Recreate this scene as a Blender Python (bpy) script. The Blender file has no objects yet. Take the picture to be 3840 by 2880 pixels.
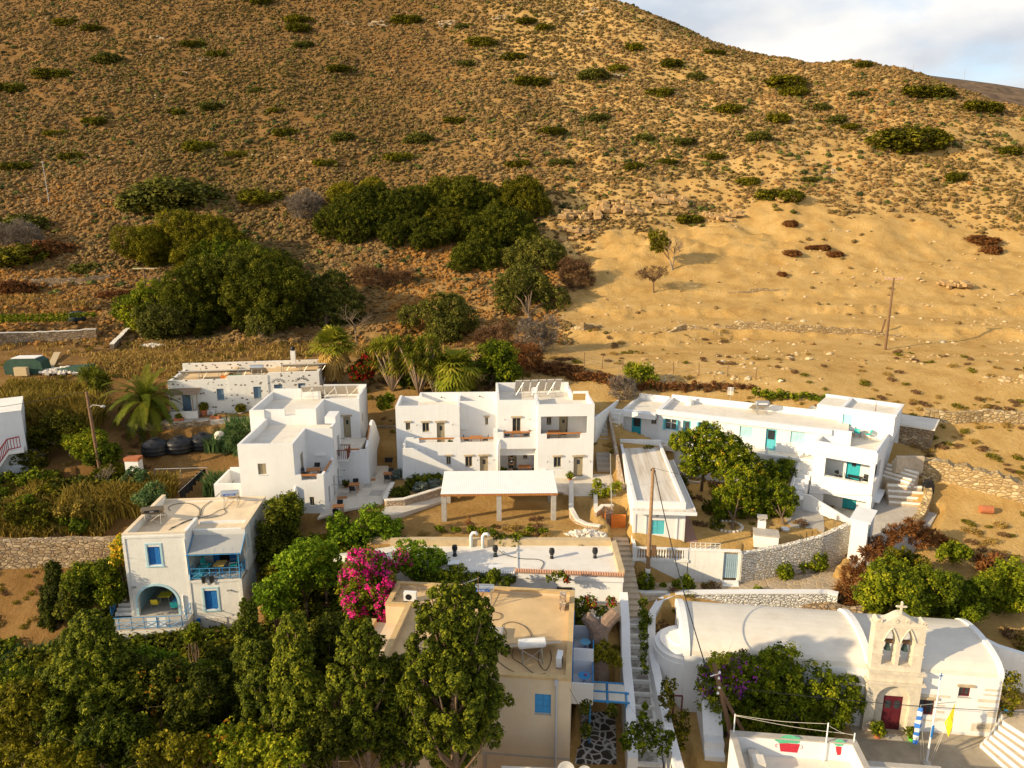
import bpy, math, random
import numpy as np
from mathutils import Vector, Matrix
random.seed(7); rng = np.random.default_rng(11)
R = math.radians
SC = bpy.context.scene
COL = SC.collection
FOC, PITCH, CAMZ = 2700.0, R(13.5), 30.0
CP, SP = math.cos(PITCH), math.sin(PITCH)
K = 3840/2212.0
def Zm(ox, oy, s): return lambda x, y: (ox+s*x, oy+s*y)
U = Zm(0, 0, K)
z1 = Zm(800,1360,.36166); z2 = Zm(1400,1360,.40687); z3 = Zm(2250,1400,.5425); z4 = Zm(350,1800,.36166)
z5 = Zm(1200,1950,.5425); z6 = Zm(2300,2100,.6962); zA = Zm(0,1100,.5425); zB = Zm(0,1900,.5425)
zC = Zm(1000,800,.5877); zD = Zm(2200,500,.7414)
def ray(p):
 x = (p[0]-1920)/FOC; y = (p[1]-1440)/FOC
 return (x, CP-y*SP, -(SP+y*CP))
def WY(p, Y):
 d = ray(p); t = Y/d[1]; return Vector((d[0]*t, Y, CAMZ+d[2]*t))
def WZ(p, z):
 d = ray(p); t = (z-CAMZ)/d[2]; return Vector((d[0]*t, d[1]*t, z))
def proj(X, Y, Z):
 dz = Z-CAMZ; zc = Y*CP-dz*SP; yc = -(Y*SP)-dz*CP
 return 1920+FOC*X/zc, 1440+FOC*yc/zc
def tag(o, label=None, cat=None, group=None, kind=None):
 if label: o['label'] = label
 if cat: o['category'] = cat
 if group: o['group'] = group
 if kind: o['kind'] = kind
 return o
def empty(name, loc=(0,0,0), rz=0.0, label=None, cat=None, group=None, parent=None):
 o = bpy.data.objects.new(name, None); COL.objects.link(o)
 o.empty_display_size = .3
 o.location = loc; o.rotation_euler = (0,0,rz)
 if parent: o.parent = parent
 return tag(o, label, cat, group)
def copy_tree(o, parent=None):
 c = o.copy(); COL.objects.link(c)
 if parent: c.parent = parent
 for ch in list(o.children): copy_tree(ch, c)
 return c
class MB:
 def __init__(s): s.v=[]; s.f=[]; s.m=[]; s.sm=False
 def add(s, vs, fs, mi=0):
  n=len(s.v); s.v += [tuple(v) for v in vs]; s.f += [tuple(i+n for i in f) for f in fs]; s.m += [mi]*len(fs); return s
 def box(s, x0,x1,y0,y1,z0,z1, mi=0):
  return s.add([(x0,y0,z0),(x1,y0,z0),(x1,y1,z0),(x0,y1,z0),(x0,y0,z1),(x1,y0,z1),(x1,y1,z1),(x0,y1,z1)],
    [(0,3,2,1),(4,5,6,7),(0,1,5,4),(1,2,6,5),(2,3,7,6),(3,0,4,7)], mi)
 def obox(s, c, ax, ay, az, mi=0):
  c=Vector(c); ax=Vector(ax); ay=Vector(ay); az=Vector(az)
  vs=[c+sx*ax+sy*ay+sz*az for sz in (-1,1) for sx,sy in ((-1,-1),(1,-1),(1,1),(-1,1))]
  return s.add(vs, [(0,3,2,1),(4,5,6,7),(0,1,5,4),(1,2,6,5),(2,3,7,6),(3,0,4,7)], mi)
 def prism(s, poly, z0, z1, mi=0):
  n=len(poly); zf0 = z0 if isinstance(z0,(list,tuple)) else [z0]*n; zf1 = z1 if isinstance(z1,(list,tuple)) else [z1]*n
  vs=[(p[0],p[1],a) for p,a in zip(poly,zf0)]+[(p[0],p[1],a) for p,a in zip(poly,zf1)]
  fs=[tuple(range(n-1,-1,-1)), tuple(range(n,2*n))]+[(i,(i+1)%n,n+(i+1)%n,n+i) for i in range(n)]
  return s.add(vs,fs,mi)
 def profile_y(s, poly, y0, y1, mi=0):   # poly in xz extruded along y
  n=len(poly); vs=[(p[0],y0,p[1]) for p in poly]+[(p[0],y1,p[1]) for p in poly]
  return s.add(vs,[tuple(range(n)), tuple(range(2*n-1,n-1,-1))]+[(n+i,n+(i+1)%n,(i+1)%n,i) for i in range(n)],mi)
 def profile_x(s, poly, x0, x1, mi=0):   # poly in yz extruded along x
  n=len(poly); vs=[(x0,p[0],p[1]) for p in poly]+[(x1,p[0],p[1]) for p in poly]
  return s.add(vs,[tuple(range(n-1,-1,-1)), tuple(range(n,2*n))]+[(i,(i+1)%n,n+(i+1)%n,n+i) for i in range(n)],mi)
 def tube(s, pts, r, seg=8, mi=0, cap=True):
  pts=[Vector(p) for p in pts]; n=len(pts)
  rs = r if isinstance(r,(list,tuple)) else [r]*n
  base=len(s.v); up=Vector((0,0,1)); vs=[]; prev=None
  for i,p in enumerate(pts):
   d=(pts[min(i+1,n-1)]-pts[max(i-1,0)])
   if d.length<1e-9: d=Vector((0,0,1))
   d.normalize()
   if prev is None:
    a=d.cross(up)
    if a.length<.05: a=d.cross(Vector((1,0,0)))
    a.normalize()
   else:
    a=prev-d*prev.dot(d)
    if a.length<1e-6: a=d.cross(up)
    a.normalize()
   prev=a; b=d.cross(a)
   for k in range(seg):
    t=2*math.pi*k/seg; vs.append(p+(a*math.cos(t)+b*math.sin(t))*rs[i])
  fs=[]
  for i in range(n-1):
   for k in range(seg):
    fs.append((i*seg+k, i*seg+(k+1)%seg, (i+1)*seg+(k+1)%seg, (i+1)*seg+k))
  if cap: fs.append(tuple(range(seg-1,-1,-1))); fs.append(tuple((n-1)*seg+k for k in range(seg)))
  return s.add(vs,fs,mi)
 def lathe(s, prof, c=(0,0,0), seg=14, mi=0, sx=1, sy=1):
  n=len(prof); vs=[]
  for r_,z in prof:
   for k in range(seg):
    t=2*math.pi*k/seg; vs.append((c[0]+r_*math.cos(t)*sx, c[1]+r_*math.sin(t)*sy, c[2]+z))
  fs=[(i*seg+k, i*seg+(k+1)%seg, (i+1)*seg+(k+1)%seg, (i+1)*seg+k) for i in range(n-1) for k in range(seg)]
  fs.append(tuple(range(seg-1,-1,-1))); fs.append(tuple((n-1)*seg+k for k in range(seg)))
  return s.add(vs,fs,mi)
 def panel(s, a, b, z0, z1, t, holes=(), mi=0):
  """wall from a to b (xy), outer face on the right-hand side looking a->b (i.e. -y for +x), thickness t inward"""
  a=Vector(a); b=Vector(b); L=(b-a).length; d=(b-a)/L; nin=Vector((-d.y,d.x))
  xs=sorted({0.0,L}|{min(max(h[0],0),L) for h in holes}|{min(max(h[1],0),L) for h in holes})
  zs=sorted({z0,z1}|{min(max(h[2],z0),z1) for h in holes}|{min(max(h[3],z0),z1) for h in holes})
  def P(x,z,dep): q=a+d*x+nin*dep; return (q.x,q.y,z)
  idx={}
  def V(x,z,dep):
   k=(round(x,4),round(z,4),dep)
   if k not in idx: idx[k]=len(s.v); s.v.append(P(x,z,dep))
   return idx[k]
  def solid(i,j):
   if i<0 or j<0 or i>=len(xs)-1 or j>=len(zs)-1: return False
   cx=(xs[i]+xs[i+1])/2; cz=(zs[j]+zs[j+1])/2
   return not any(h[0]<cx<h[1] and h[2]<cz<h[3] for h in holes)
  for i in range(len(xs)-1):
   for j in range(len(zs)-1):
    if not solid(i,j): continue
    x0,x1,u0,u1=xs[i],xs[i+1],zs[j],zs[j+1]
    F=[(V(x0,u0,0),V(x1,u0,0),V(x1,u1,0),V(x0,u1,0)), (V(x1,u0,t),V(x0,u0,t),V(x0,u1,t),V(x1,u1,t))]
    if not solid(i-1,j): F.append((V(x0,u0,t),V(x0,u0,0),V(x0,u1,0),V(x0,u1,t)))
    if not solid(i+1,j): F.append((V(x1,u0,0),V(x1,u0,t),V(x1,u1,t),V(x1,u1,0)))
    if not solid(i,j-1): F.append((V(x0,u0,t),V(x1,u0,t),V(x1,u0,0),V(x0,u0,0)))
    if not solid(i,j+1): F.append((V(x0,u1,0),V(x1,u1,0),V(x1,u1,t),V(x0,u1,t)))
    s.f+=F; s.m+=[mi]*len(F)
  return s
 def build(s, name, mats, parent=None, loc=None, rz=None, smooth=None):
  me=bpy.data.meshes.new(name); me.from_pydata(s.v,[],s.f)
  if not isinstance(mats,(list,tuple)): mats=[mats]
  for m in mats: me.materials.append(m)
  if any(s.m): me.polygons.foreach_set('material_index', s.m)
  if (s.sm if smooth is None else smooth): me.polygons.foreach_set('use_smooth',[True]*len(me.polygons))
  me.update()
  o=bpy.data.objects.new(name,me); COL.objects.link(o)
  if parent: o.parent=parent
  if loc is not None: o.location=loc
  if rz is not None: o.rotation_euler=(0,0,rz)
  return o
class Frame:
 """a building's own axes: origin, rotation; turns surveyed points into local coordinates"""
 def __init__(s, o, rz): s.o=Vector((o[0],o[1])); s.rz=rz; s.c=math.cos(rz); s.s=math.sin(rz)
 @staticmethod
 def edge(pa, pb, z):
  a=WZ(pa,z); b=WZ(pb,z); return Frame((a.x,a.y), math.atan2(b.y-a.y,b.x-a.x))
 def loc(s, x, y):
  dx=x-s.o.x; dy=y-s.o.y; return (dx*s.c+dy*s.s, -dx*s.s+dy*s.c)
 def wld(s, x, y, z=0): return Vector((s.o.x+x*s.c-y*s.s, s.o.y+x*s.s+y*s.c, z))
 def fy(s, p, y):       # point on the plane y=const -> (x, z)
  d=ray(p); c=s.loc(0,0); dl=(d[0]*s.c+d[1]*s.s, -d[0]*s.s+d[1]*s.c)
  t=(y-c[1])/dl[1]; return (c[0]+dl[0]*t, CAMZ+d[2]*t)
 def fx(s, p, x):       # point on the plane x=const -> (y, z)
  d=ray(p); c=s.loc(0,0); dl=(d[0]*s.c+d[1]*s.s, -d[0]*s.s+d[1]*s.c)
  t=(x-c[0])/dl[0]; return (c[1]+dl[1]*t, CAMZ+d[2]*t)
 def fz(s, p, z): w=WZ(p,z); return s.loc(w.x,w.y)
 def rect(s, pa, pb, y):
  a=s.fy(pa,y); b=s.fy(pb,y); return (min(a[0],b[0]),max(a[0],b[0]),min(a[1],b[1]),max(a[1],b[1]))
def lin(r,g,b):
 f=lambda c:(c/255/12.92) if c/255<=.04045 else ((c/255+.055)/1.055)**2.4
 return (f(r),f(g),f(b),1)
def newmat(name):
 m=bpy.data.materials.new(name); m.use_nodes=True; nt=m.node_tree
 return m, nt, nt.nodes['Principled BSDF']
def noise(nt, scale, detail=4, rough=.6, coord='Object', vec=None, dist=0):
 n=nt.nodes.new('ShaderNodeTexNoise'); n.inputs['Scale'].default_value=scale; n.inputs['Detail'].default_value=detail
 n.inputs['Roughness'].default_value=rough; n.inputs['Distortion'].default_value=dist
 if vec is None:
  t=nt.nodes.get('TC') or nt.nodes.new('ShaderNodeTexCoord'); t.name='TC'; vec=t.outputs[coord]
 nt.links.new(vec,n.inputs['Vector']); return n.outputs['Fac']
def ramp(nt, fac, stops):
 r=nt.nodes.new('ShaderNodeValToRGB'); e=r.color_ramp.elements
 while len(e)<len(stops): e.new(.5)
 for i,(p,c) in enumerate(stops): e[i].position=p; e[i].color=c if len(c)==4 else (*c,1)
 nt.links.new(fac,r.inputs['Fac']); return r.outputs['Color']
def mixc(nt, fac, a, b, mode='MIX'):
 m=nt.nodes.new('ShaderNodeMix'); m.data_type='RGBA'; m.blend_type=mode
 for s_,v in ((m.inputs[0],fac),(m.inputs[6],a),(m.inputs[7],b)):
  if isinstance(v,bpy.types.NodeSocket): nt.links.new(v,s_)
  else: s_.default_value=v if not isinstance(v,tuple) or len(v)==4 else (*v,1)
 return m.outputs[2]
def mathn(nt, op, a, b=0.0, c=None, clamp=False):
 m=nt.nodes.new('ShaderNodeMath'); m.operation=op; m.use_clamp=clamp
 for i,v in enumerate((a,b,c)):
  if v is None: continue
  if isinstance(v,bpy.types.NodeSocket): nt.links.new(v,m.inputs[i])
  else: m.inputs[i].default_value=v
 return m.outputs[0]
def bump(nt, bs, height, strength=.4, dist=.05):
 b=nt.nodes.new('ShaderNodeBump'); b.inputs['Strength'].default_value=strength; b.inputs['Distance'].default_value=dist
 nt.links.new(height,b.inputs['Height']); nt.links.new(b.outputs['Normal'],bs.inputs['Normal'])
def maprange(nt, v, a, b, c=0.0, d=1.0):
 m=nt.nodes.new('ShaderNodeMapRange')
 nt.links.new(v,m.inputs[0])
 for i,x in zip((1,2,3,4),(a,b,c,d)): m.inputs[i].default_value=x
 return m.outputs[0]
def plain(name, col, rough=.7, var=.12, scale=3.0, bmp=.0, bscale=20, metal=0.0, dirt=None, dirtcol=None, spec=.3):
 m,nt,bs=newmat(name)
 n=noise(nt,scale,5)
 c0=tuple(x*(1-var) for x in col[:3]); c1=tuple(min(1,x*(1+var)) for x in col[:3])
 c=ramp(nt,n,[(.3,c0),(.7,c1)])
 if dirt:
  d=maprange(nt,noise(nt,dirt[0],6,.7,dist=.5),dirt[1],dirt[2],0,dirt[3])
  c=mixc(nt,d,c,dirtcol)
 nt.links.new(c,bs.inputs['Base Color']); bs.inputs['Roughness'].default_value=rough; bs.inputs['Metallic'].default_value=metal
 bs.inputs['Specular IOR Level'].default_value=spec
 if bmp: bump(nt,bs,noise(nt,bscale,5,.6),bmp,.03)
 return m
def stonemat(name, cols, joint, scale=2.6, jw=.05, zs=1.9, bmp=.8, rough=.9, paint=None):
 """rubble masonry: voronoi cells flattened into courses, mortar joints, optional whitewash left thin"""
 m,nt,bs=newmat(name)
 tc=nt.nodes.new('ShaderNodeTexCoord'); tc.name='TC'
 mp=nt.nodes.new('ShaderNodeMapping'); mp.inputs['Scale'].default_value=(scale,scale,scale*zs)
 nv=nt.nodes.new('ShaderNodeTexNoise'); nv.inputs['Scale'].default_value=2.5
 nt.links.new(tc.outputs['Object'],nv.inputs['Vector'])
 ad=nt.nodes.new('ShaderNodeMixRGB'); ad.blend_type='ADD'; ad.inputs[0].default_value=.18
 nt.links.new(tc.outputs['Object'],ad.inputs[1]); nt.links.new(nv.outputs['Color'],ad.inputs[2])
 nt.links.new(ad.outputs[0],mp.inputs['Vector'])
 v1=nt.nodes.new('ShaderNodeTexVoronoi'); v1.feature='F1'; v1.inputs['Scale'].default_value=1; nt.links.new(mp.outputs[0],v1.inputs['Vector'])
 v2=nt.nodes.new('ShaderNodeTexVoronoi'); v2.feature='DISTANCE_TO_EDGE'; v2.inputs['Scale'].default_value=1; nt.links.new(mp.outputs[0],v2.inputs['Vector'])
 hs=nt.nodes.new('ShaderNodeSeparateColor'); nt.links.new(v1.outputs['Color'],hs.inputs[0])
 st=[(i/(len(cols)-1)*.8+.1,c) for i,c in enumerate(cols)]
 c=ramp(nt,hs.outputs[0],st)
 c=mixc(nt,.3,c,ramp(nt,noise(nt,5,4),[(.3,(.45,.42,.4)),(.7,(1,1,1))]),'MULTIPLY')
 jm=maprange(nt,v2.outputs['Distance'],0,jw,1,0)
 c=mixc(nt,jm,c,joint)
 nt.links.new(c,bs.inputs['Base Color']); bs.inputs['Roughness'].default_value=rough; bs.inputs['Specular IOR Level'].default_value=.2
 h=mathn(nt,'ADD',maprange(nt,v2.outputs['Distance'],0,jw*2.2,0,1),mathn(nt,'MULTIPLY',hs.outputs[1],.8))
 bump(nt,bs,h,bmp,.08)
 return m
def speckle(name, base, spot, scale=1.6, th=.16, zs=1.5, presence=.5):
 """white render with bare stones left showing"""
 m,nt,bs=newmat(name)
 tc=nt.nodes.new('ShaderNodeTexCoord'); tc.name='TC'
 mp=nt.nodes.new('ShaderNodeMapping'); mp.inputs['Scale'].default_value=(scale,scale,scale*zs)
 nt.links.new(tc.outputs['Object'],mp.inputs['Vector'])
 v1=nt.nodes.new('ShaderNodeTexVoronoi'); v1.feature='F1'; v1.inputs['Scale'].default_value=1; nt.links.new(mp.outputs[0],v1.inputs['Vector'])
 hs=nt.nodes.new('ShaderNodeSeparateColor'); nt.links.new(v1.outputs['Color'],hs.inputs[0])
 d=mathn(nt,'ADD',v1.outputs['Distance'],mathn(nt,'MULTIPLY',noise(nt,9,3),.12))
 msk=mathn(nt,'MULTIPLY',mathn(nt,'LESS_THAN',d,th+.06),mathn(nt,'LESS_THAN',hs.outputs[0],presence))
 c=mixc(nt,msk,ramp(nt,noise(nt,2.2,5),[(.3,tuple(x*.9 for x in base)),(.7,base)]),ramp(nt,hs.outputs[1],[(.2,spot),(.8,tuple(x*1.7 for x in spot))]))
 nt.links.new(c,bs.inputs['Base Color']); bs.inputs['Roughness'].default_value=.9
 bump(nt,bs,mathn(nt,'ADD',noise(nt,12,4),msk),.5,.03)
 return m
WHITE=(.745,.74,.73)
def streaks(m, k=.16):
 nt=m.node_tree; bs=nt.nodes['Principled BSDF']; src=bs.inputs['Base Color'].links[0].from_socket; tc=nt.nodes['TC']
 mp=nt.nodes.new('ShaderNodeMapping'); mp.inputs['Scale'].default_value=(2.6,2.6,.22); nt.links.new(tc.outputs['Object'],mp.inputs['Vector'])
 f=maprange(nt,noise(nt,1.5,6,.7,vec=mp.outputs[0]),.52,.78,0,k*2.2); f2=maprange(nt,noise(nt,.45,5,.65),.45,.7,0,k)
 c=mixc(nt,mathn(nt,'ADD',f,f2,clamp=True),src,(.58,.54,.47,1)); nt.links.new(c,bs.inputs['Base Color'])
M={}
M['white']=plain('whitewash',WHITE,.75,.03,1.2,.25,9,dirt=(.9,.62,.85,.22),dirtcol=(.62,.56,.46,1))
M['white2']=plain('limewash_rough',(.80,.78,.73),.85,.05,1.5,.5,7,dirt=(1.3,.58,.8,.35),dirtcol=(.55,.46,.33,1))
M['whitebumpy']=plain('textured_render',(.77,.75,.70),.9,.05,2,.9,16,dirt=(1,.6,.85,.3),dirtcol=(.5,.43,.33,1))
M['roofcream']=plain('roof_screed',(.70,.64,.55),.9,.08,1.2,.2,25,dirt=(.8,.52,.75,.4),dirtcol=(.45,.36,.25,1))
M['rooftan']=plain('roof_concrete_tan',(.60,.42,.22),.9,.12,.7,.25,20,dirt=(.6,.5,.75,.5),dirtcol=(.36,.24,.13,1))
M['rooftan2']=plain('roof_concrete_pale',(.72,.58,.40),.9,.10,.7,.25,20,dirt=(.6,.52,.8,.4),dirtcol=(.45,.28,.14,1))
M['beige']=plain('beige_render',(.62,.49,.33),.9,.06,.9,.3,18,dirt=(.7,.55,.85,.35),dirtcol=(.38,.29,.19,1))
M['ochre']=plain('ochre_band',(.55,.38,.18),.9,.12,2,.3,18)
streaks(M['white']); streaks(M['white2'],.3); streaks(M['whitebumpy'],.2); streaks(M['beige'],.25)
M['conc']=plain('concrete',(.42,.38,.33),.9,.12,1.5,.3,15,dirt=(.8,.5,.8,.5),dirtcol=(.25,.2,.15,1))
M['paving']=plain('court_paving',(.62,.55,.45),.9,.1,1.0,.2,20,dirt=(.7,.5,.8,.4),dirtcol=(.40,.33,.24,1))
M['blue']=plain('blue_paint',(.022,.16,.46),.5,.12,4)
M['bluel']=plain('light_blue_paint',(.05,.27,.55),.5,.12,4)
M['paleblue']=plain('pale_blue_paint',(.42,.62,.68),.7,.06,4)
M['turq']=plain('turquoise_paint',(.10,.46,.52),.5,.1,4)
M['turqd']=plain('turquoise_deep',(.03,.36,.42),.5,.1,4)
M['slate']=plain('slate_blue_paint',(.12,.19,.26),.6,.12,4)
M['olivewood']=plain('olive_painted_wood',(.33,.27,.17),.6,.08,3)
M['wood']=plain('oiled_wood',(.42,.17,.05),.55,.25,5,.2,30)
M['wooddk']=plain('weathered_pole_wood',(.17,.095,.05),.85,.25,4,.4,30)
M['maroon']=plain('maroon_paint',(.10,.012,.02),.5,.15,4)
M['redwood']=plain('red_rail_paint',(.35,.03,.03),.6,.15,4)
M['orange']=plain('orange_gate_paint',(.62,.19,.03),.6,.15,4)
M['glass']=plain('window_glass',(.035,.04,.045),.08,.2,1,spec=.6)
M['dark']=plain('dark_interior',(.02,.018,.016),.9)
M['black']=plain('black_plastic',(.018,.018,.02),.45,.2,3)
M['blackcloth']=plain('black_cloth',(.012,.012,.014),.9,.2,8)
M['steel']=plain('galvanised_steel',(.5,.5,.48),.4,.1,4,metal=.7)
M['steelsh']=plain('bright_tank_steel',(.62,.61,.58),.28,.08,3,metal=.85)
M['panel']=plain('panel_backing',(.50,.44,.36),.5,.1,2)
M['panelglass']=plain('collector_glass',(.03,.035,.045),.12,.1,2,spec=.7)
M['greymetal']=plain('grey_metal',(.25,.25,.25),.5,.1,3)
M['canvas']=plain('grey_canvas',(.36,.36,.35),.9,.05,2,.15,40)
M['corr']=plain('white_sheet_roof',(.80,.79,.76),.6,.03,1)
M['block']=plain('concrete_block',(.42,.39,.35),.95,.12,3,.5,25)
M['yellow']=plain('yellow_paint',(.72,.58,.04),.5,.08,3)
M['yellowcloth']=plain('yellow_flag_cloth',(.85,.62,.02),.8,.08,3)
M['turqcloth']=plain('turquoise_sling_cloth',(.03,.45,.45),.8,.08,3)
M['skin']=plain('skin',(.42,.23,.14),.6,.08,6)
M['tshirt']=plain('dark_tshirt_cloth',(.045,.04,.035),.9,.1,6)
M['shorts']=plain('black_shorts_cloth',(.015,.015,.018),.9,.1,6)
M['hair']=plain('dark_hair',(.02,.013,.01),.7,.2,20)
M['terracotta']=plain('terracotta',(.42,.14,.06),.8,.15,5)
M['tile']=plain('clay_tiles',(.52,.28,.17),.85,.2,5)
M['green']=plain('green_net_cloth',(.02,.09,.04),.8,.2,4)
M['bluecloth']=plain('blue_cloth',(.02,.10,.42),.8,.05,5)
M['whitecloth']=plain('white_cloth',(.75,.74,.72),.85,.05,5)
M['bronze']=plain('bell_bronze',(.07,.11,.09),.5,.3,6,metal=.5)
M['marble']=plain('belfry_stone',(.60,.53,.42),.85,.14,2.5,.5,12,dirt=(2.2,.52,.75,.5),dirtcol=(.33,.24,.14,1))
M['bark']=plain('tree_bark',(.15,.10,.06),.95,.3,6,.8,18)
M['barkpale']=plain('dry_bark',(.30,.22,.15),.95,.3,6,.8,18)
M['stone']=stonemat('dry_stone_tan',[(.30,.20,.11),(.42,.31,.18),(.26,.19,.13),(.50,.38,.24)],(.09,.06,.035,1),2.4,.06)
M['stonepink']=stonemat('bonded_stone',[(.46,.30,.20),(.55,.42,.28),(.40,.28,.2),(.60,.48,.36)],(.48,.40,.30,1),3.2,.09)
M['stonewhite']=stonemat('whitewashed_rubble',[(.78,.74,.66),(.80,.78,.73),(.70,.62,.50),(.80,.78,.74)],(.56,.47,.34,1),3.0,.09,bmp=1)
M['stonewhite2']=stonemat('freshly_limewashed_rubble',[(.80,.79,.77),(.82,.81,.79),(.78,.77,.74),(.82,.81,.79)],(.62,.60,.57,1),3.0,.08,bmp=1)
M['speck']=speckle('white_render_bare_stones',(.78,.75,.68),(.13,.10,.075),1.9,.26,1.5,.75)
M['speck2']=speckle('base_render_bare_stones',(.74,.70,.62),(.30,.18,.09),3.6,.27,2.0,.9)
M['rock']=plain('pale_rock',(.48,.38,.25),.95,.25,2,.8,6,dirt=(1.2,.45,.7,.5),dirtcol=(.27,.19,.11,1))
M['rubble']=plain('white_rubble_stone',(.62,.56,.48),.95,.2,2,.6,8)
M['steps']=plain('step_concrete',(.52,.42,.30),.95,.15,1.6,.4,14,dirt=(1.5,.5,.75,.5),dirtcol=(.25,.17,.1,1))
# TERRAIN
CT=[]   # control points in world coordinates
def cy(u,v,Y): w=WY(U(u,v),Y); CT.append((w.x,w.y,w.z))
def cw(x,y,z): CT.append((x,y,z))
for v,Y,us in ((755,90,(0,300,700,1000,1300,1600,1912,2212)),(700,101,(0,400,800,1200,1500,1800,2212)),(600,118,(0,400,800,1200,1500,1800,2212)),
    (500,133,(0,400,800,1200,1600,2000,2212)),(400,148,(0,400,800,1200,1600,2000,2300)),(300,165,(-200,200,600,1000,1400,1800,2100)),
    (200,187,(-200,200,600,1000,1400,1700)),(100,213,(-200,200,600,1000,1380)),(0,240,(-200,200,600,900,1100))):
 for u in us: cy(u,v,Y)
sky=[(1280,0,246),(1340,14,243),(1420,45,240),(1530,85,236),(1600,108,232),(1680,128,228),(1800,148,222),(1900,156,215),(2000,168,208),(2080,192,200),(2150,215,193),(2212,240,186),(2330,300,176)]
for u,v,Y in sky:
 cy(u,v,Y); w=WY(U(u,v),Y+45); CT.append((w.x*1.02,w.y,w.z-24)); w=WY(U(u,v),Y+110); CT.append((w.x*1.05,w.y,w.z-62))
for u in (-300,100,500,900): cy(u,-90,285); cy(u,-150,340)
cw(30,330,105); cw(60,400,80); cw(-100,420,170); cw(-200,420,180)
for x,y,z in ((-75,92,15),(-75,80,12.5),(-50,80,12.6),(-30,80,12.5),(-10,80,12),(10,80,12.2),(30,79,12.4),(55,79,12.4),(75,80,12.6),
    (-70,70,9.6),(-45,71,9.7),(-28,72,9.8),(-12,72,9.5),(0,72,9.8),(12,72,10),(30,73,11),(50,70,9.8),(70,70,9.8),
    (-70,62,6.5),(-45,64,7.2),(-32,64,7.2),(-12,62,6.3),(0,61,6.4),(14,62,6.3),(30,62,5.3),(42,62,7.0),(60,60,6.5),
    (-60,54,5.6),(-42,54,5.6),(-22,53,4.5),(-10,54,5.6),(0,54,5.5),(10,54,5.8),(18,54,4.9),(30,54,4.4),(40,52,3.8),(55,52,3.6),
    (-60,46,-1.0),(-42,46,-1.0),(-28,46,1.2),(-15,46,2.6),(0,47,3.0),(10,47,3.4),(18,48,2.2),(30,48,2.6),(40,45,3.0),(55,45,3.0),
    (-50,38,-3),(-30,38,-2),(-15,38,-.6),(0,38,.2),(10,38,.2),(20,37,0),(30,37,0),(40,37,.6),(55,37,1.5),
    (-50,28,-6),(-30,28,-5),(-10,28,-3),(5,28,-2.5),(20,28,-3),(40,28,-2),(-40,10,-12),(0,10,-10),(40,10,-10),(0,-20,-18),(-80,-20,-20),(80,-20,-18),(-90,30,-7),(90,30,-3),(-100,60,6),(100,60,6)):
 cw(x,y,z)
CTa=np.array(CT); SCL=60.0
def _phi(r2): r2=np.maximum(r2,1e-12); return .5*r2*np.log(r2)
_P=CTa[:,:2]/SCL; _n=len(_P)
_A=_phi(((_P[:,None,:]-_P[None,:,:])**2).sum(-1))+np.eye(_n)*2e-4
_B=np.hstack([np.ones((_n,1)),_P]); _S=np.zeros((_n+3,_n+3)); _S[:_n,:_n]=_A; _S[:_n,_n:]=_B; _S[_n:,:_n]=_B.T
_w=np.linalg.solve(_S,np.concatenate([CTa[:,2],np.zeros(3)]))
def _hash(ix,iy,s):
 h=(ix*374761393+iy*668265263+s*1442695041)&0xffffffff
 h=((h^(h>>13))*1274126177)&0xffffffff
 return ((h^(h>>16))&0xffff)/65535.0
def vnoise(x,y,s=0):
 ix=np.floor(x).astype(np.int64); iy=np.floor(y).astype(np.int64); fx=x-ix; fy=y-iy
 fx=fx*fx*(3-2*fx); fy=fy*fy*(3-2*fy)
 a=_hash(ix,iy,s); b=_hash(ix+1,iy,s); c=_hash(ix,iy+1,s); d=_hash(ix+1,iy+1,s)
 return (a+(b-a)*fx)*(1-fy)+(c+(d-c)*fx)*fy-.5
def fbm(x,y,o=4,s=0):
 t=0; a=1
 for i in range(o): t=t+a*vnoise(x,y,s+i); x=x*2.03+17; y=y*2.03+5; a*=.5
 return t
def sstep(a,b,x): t=np.clip((x-a)/(b-a),0,1); return t*t*(3-2*t)
PADS=[]   # (polygon xy, z or (z0,gx,gy,x0,y0))
def inpoly(x,y,poly):
 ins=np.zeros(x.shape,bool); n=len(poly)
 for i in range(n):
  x0,y0=poly[i]; x1,y1=poly[(i+1)%n]
  c=((y0>y)!=(y1>y));
  with np.errstate(divide='ignore',invalid='ignore'): xi=(x1-x0)*(y-y0)/(y1-y0+1e-12)+x0
  ins^=c&(x<xi)
 return ins
def hbase(x,y):
 x=np.asarray(x,float); y=np.asarray(y,float); sh=x.shape; xf=x.ravel(); yf=y.ravel(); out=np.empty_like(xf)
 for i in range(0,len(xf),20000):
  px=xf[i:i+20000]/SCL; py=yf[i:i+20000]/SCL
  r2=(px[:,None]-_P[None,:,0])**2+(py[:,None]-_P[None,:,1])**2
  out[i:i+20000]=_phi(r2)@_w[:_n]+_w[_n]+_w[_n+1]*px+_w[_n+2]*py
 return out.reshape(sh)
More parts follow.
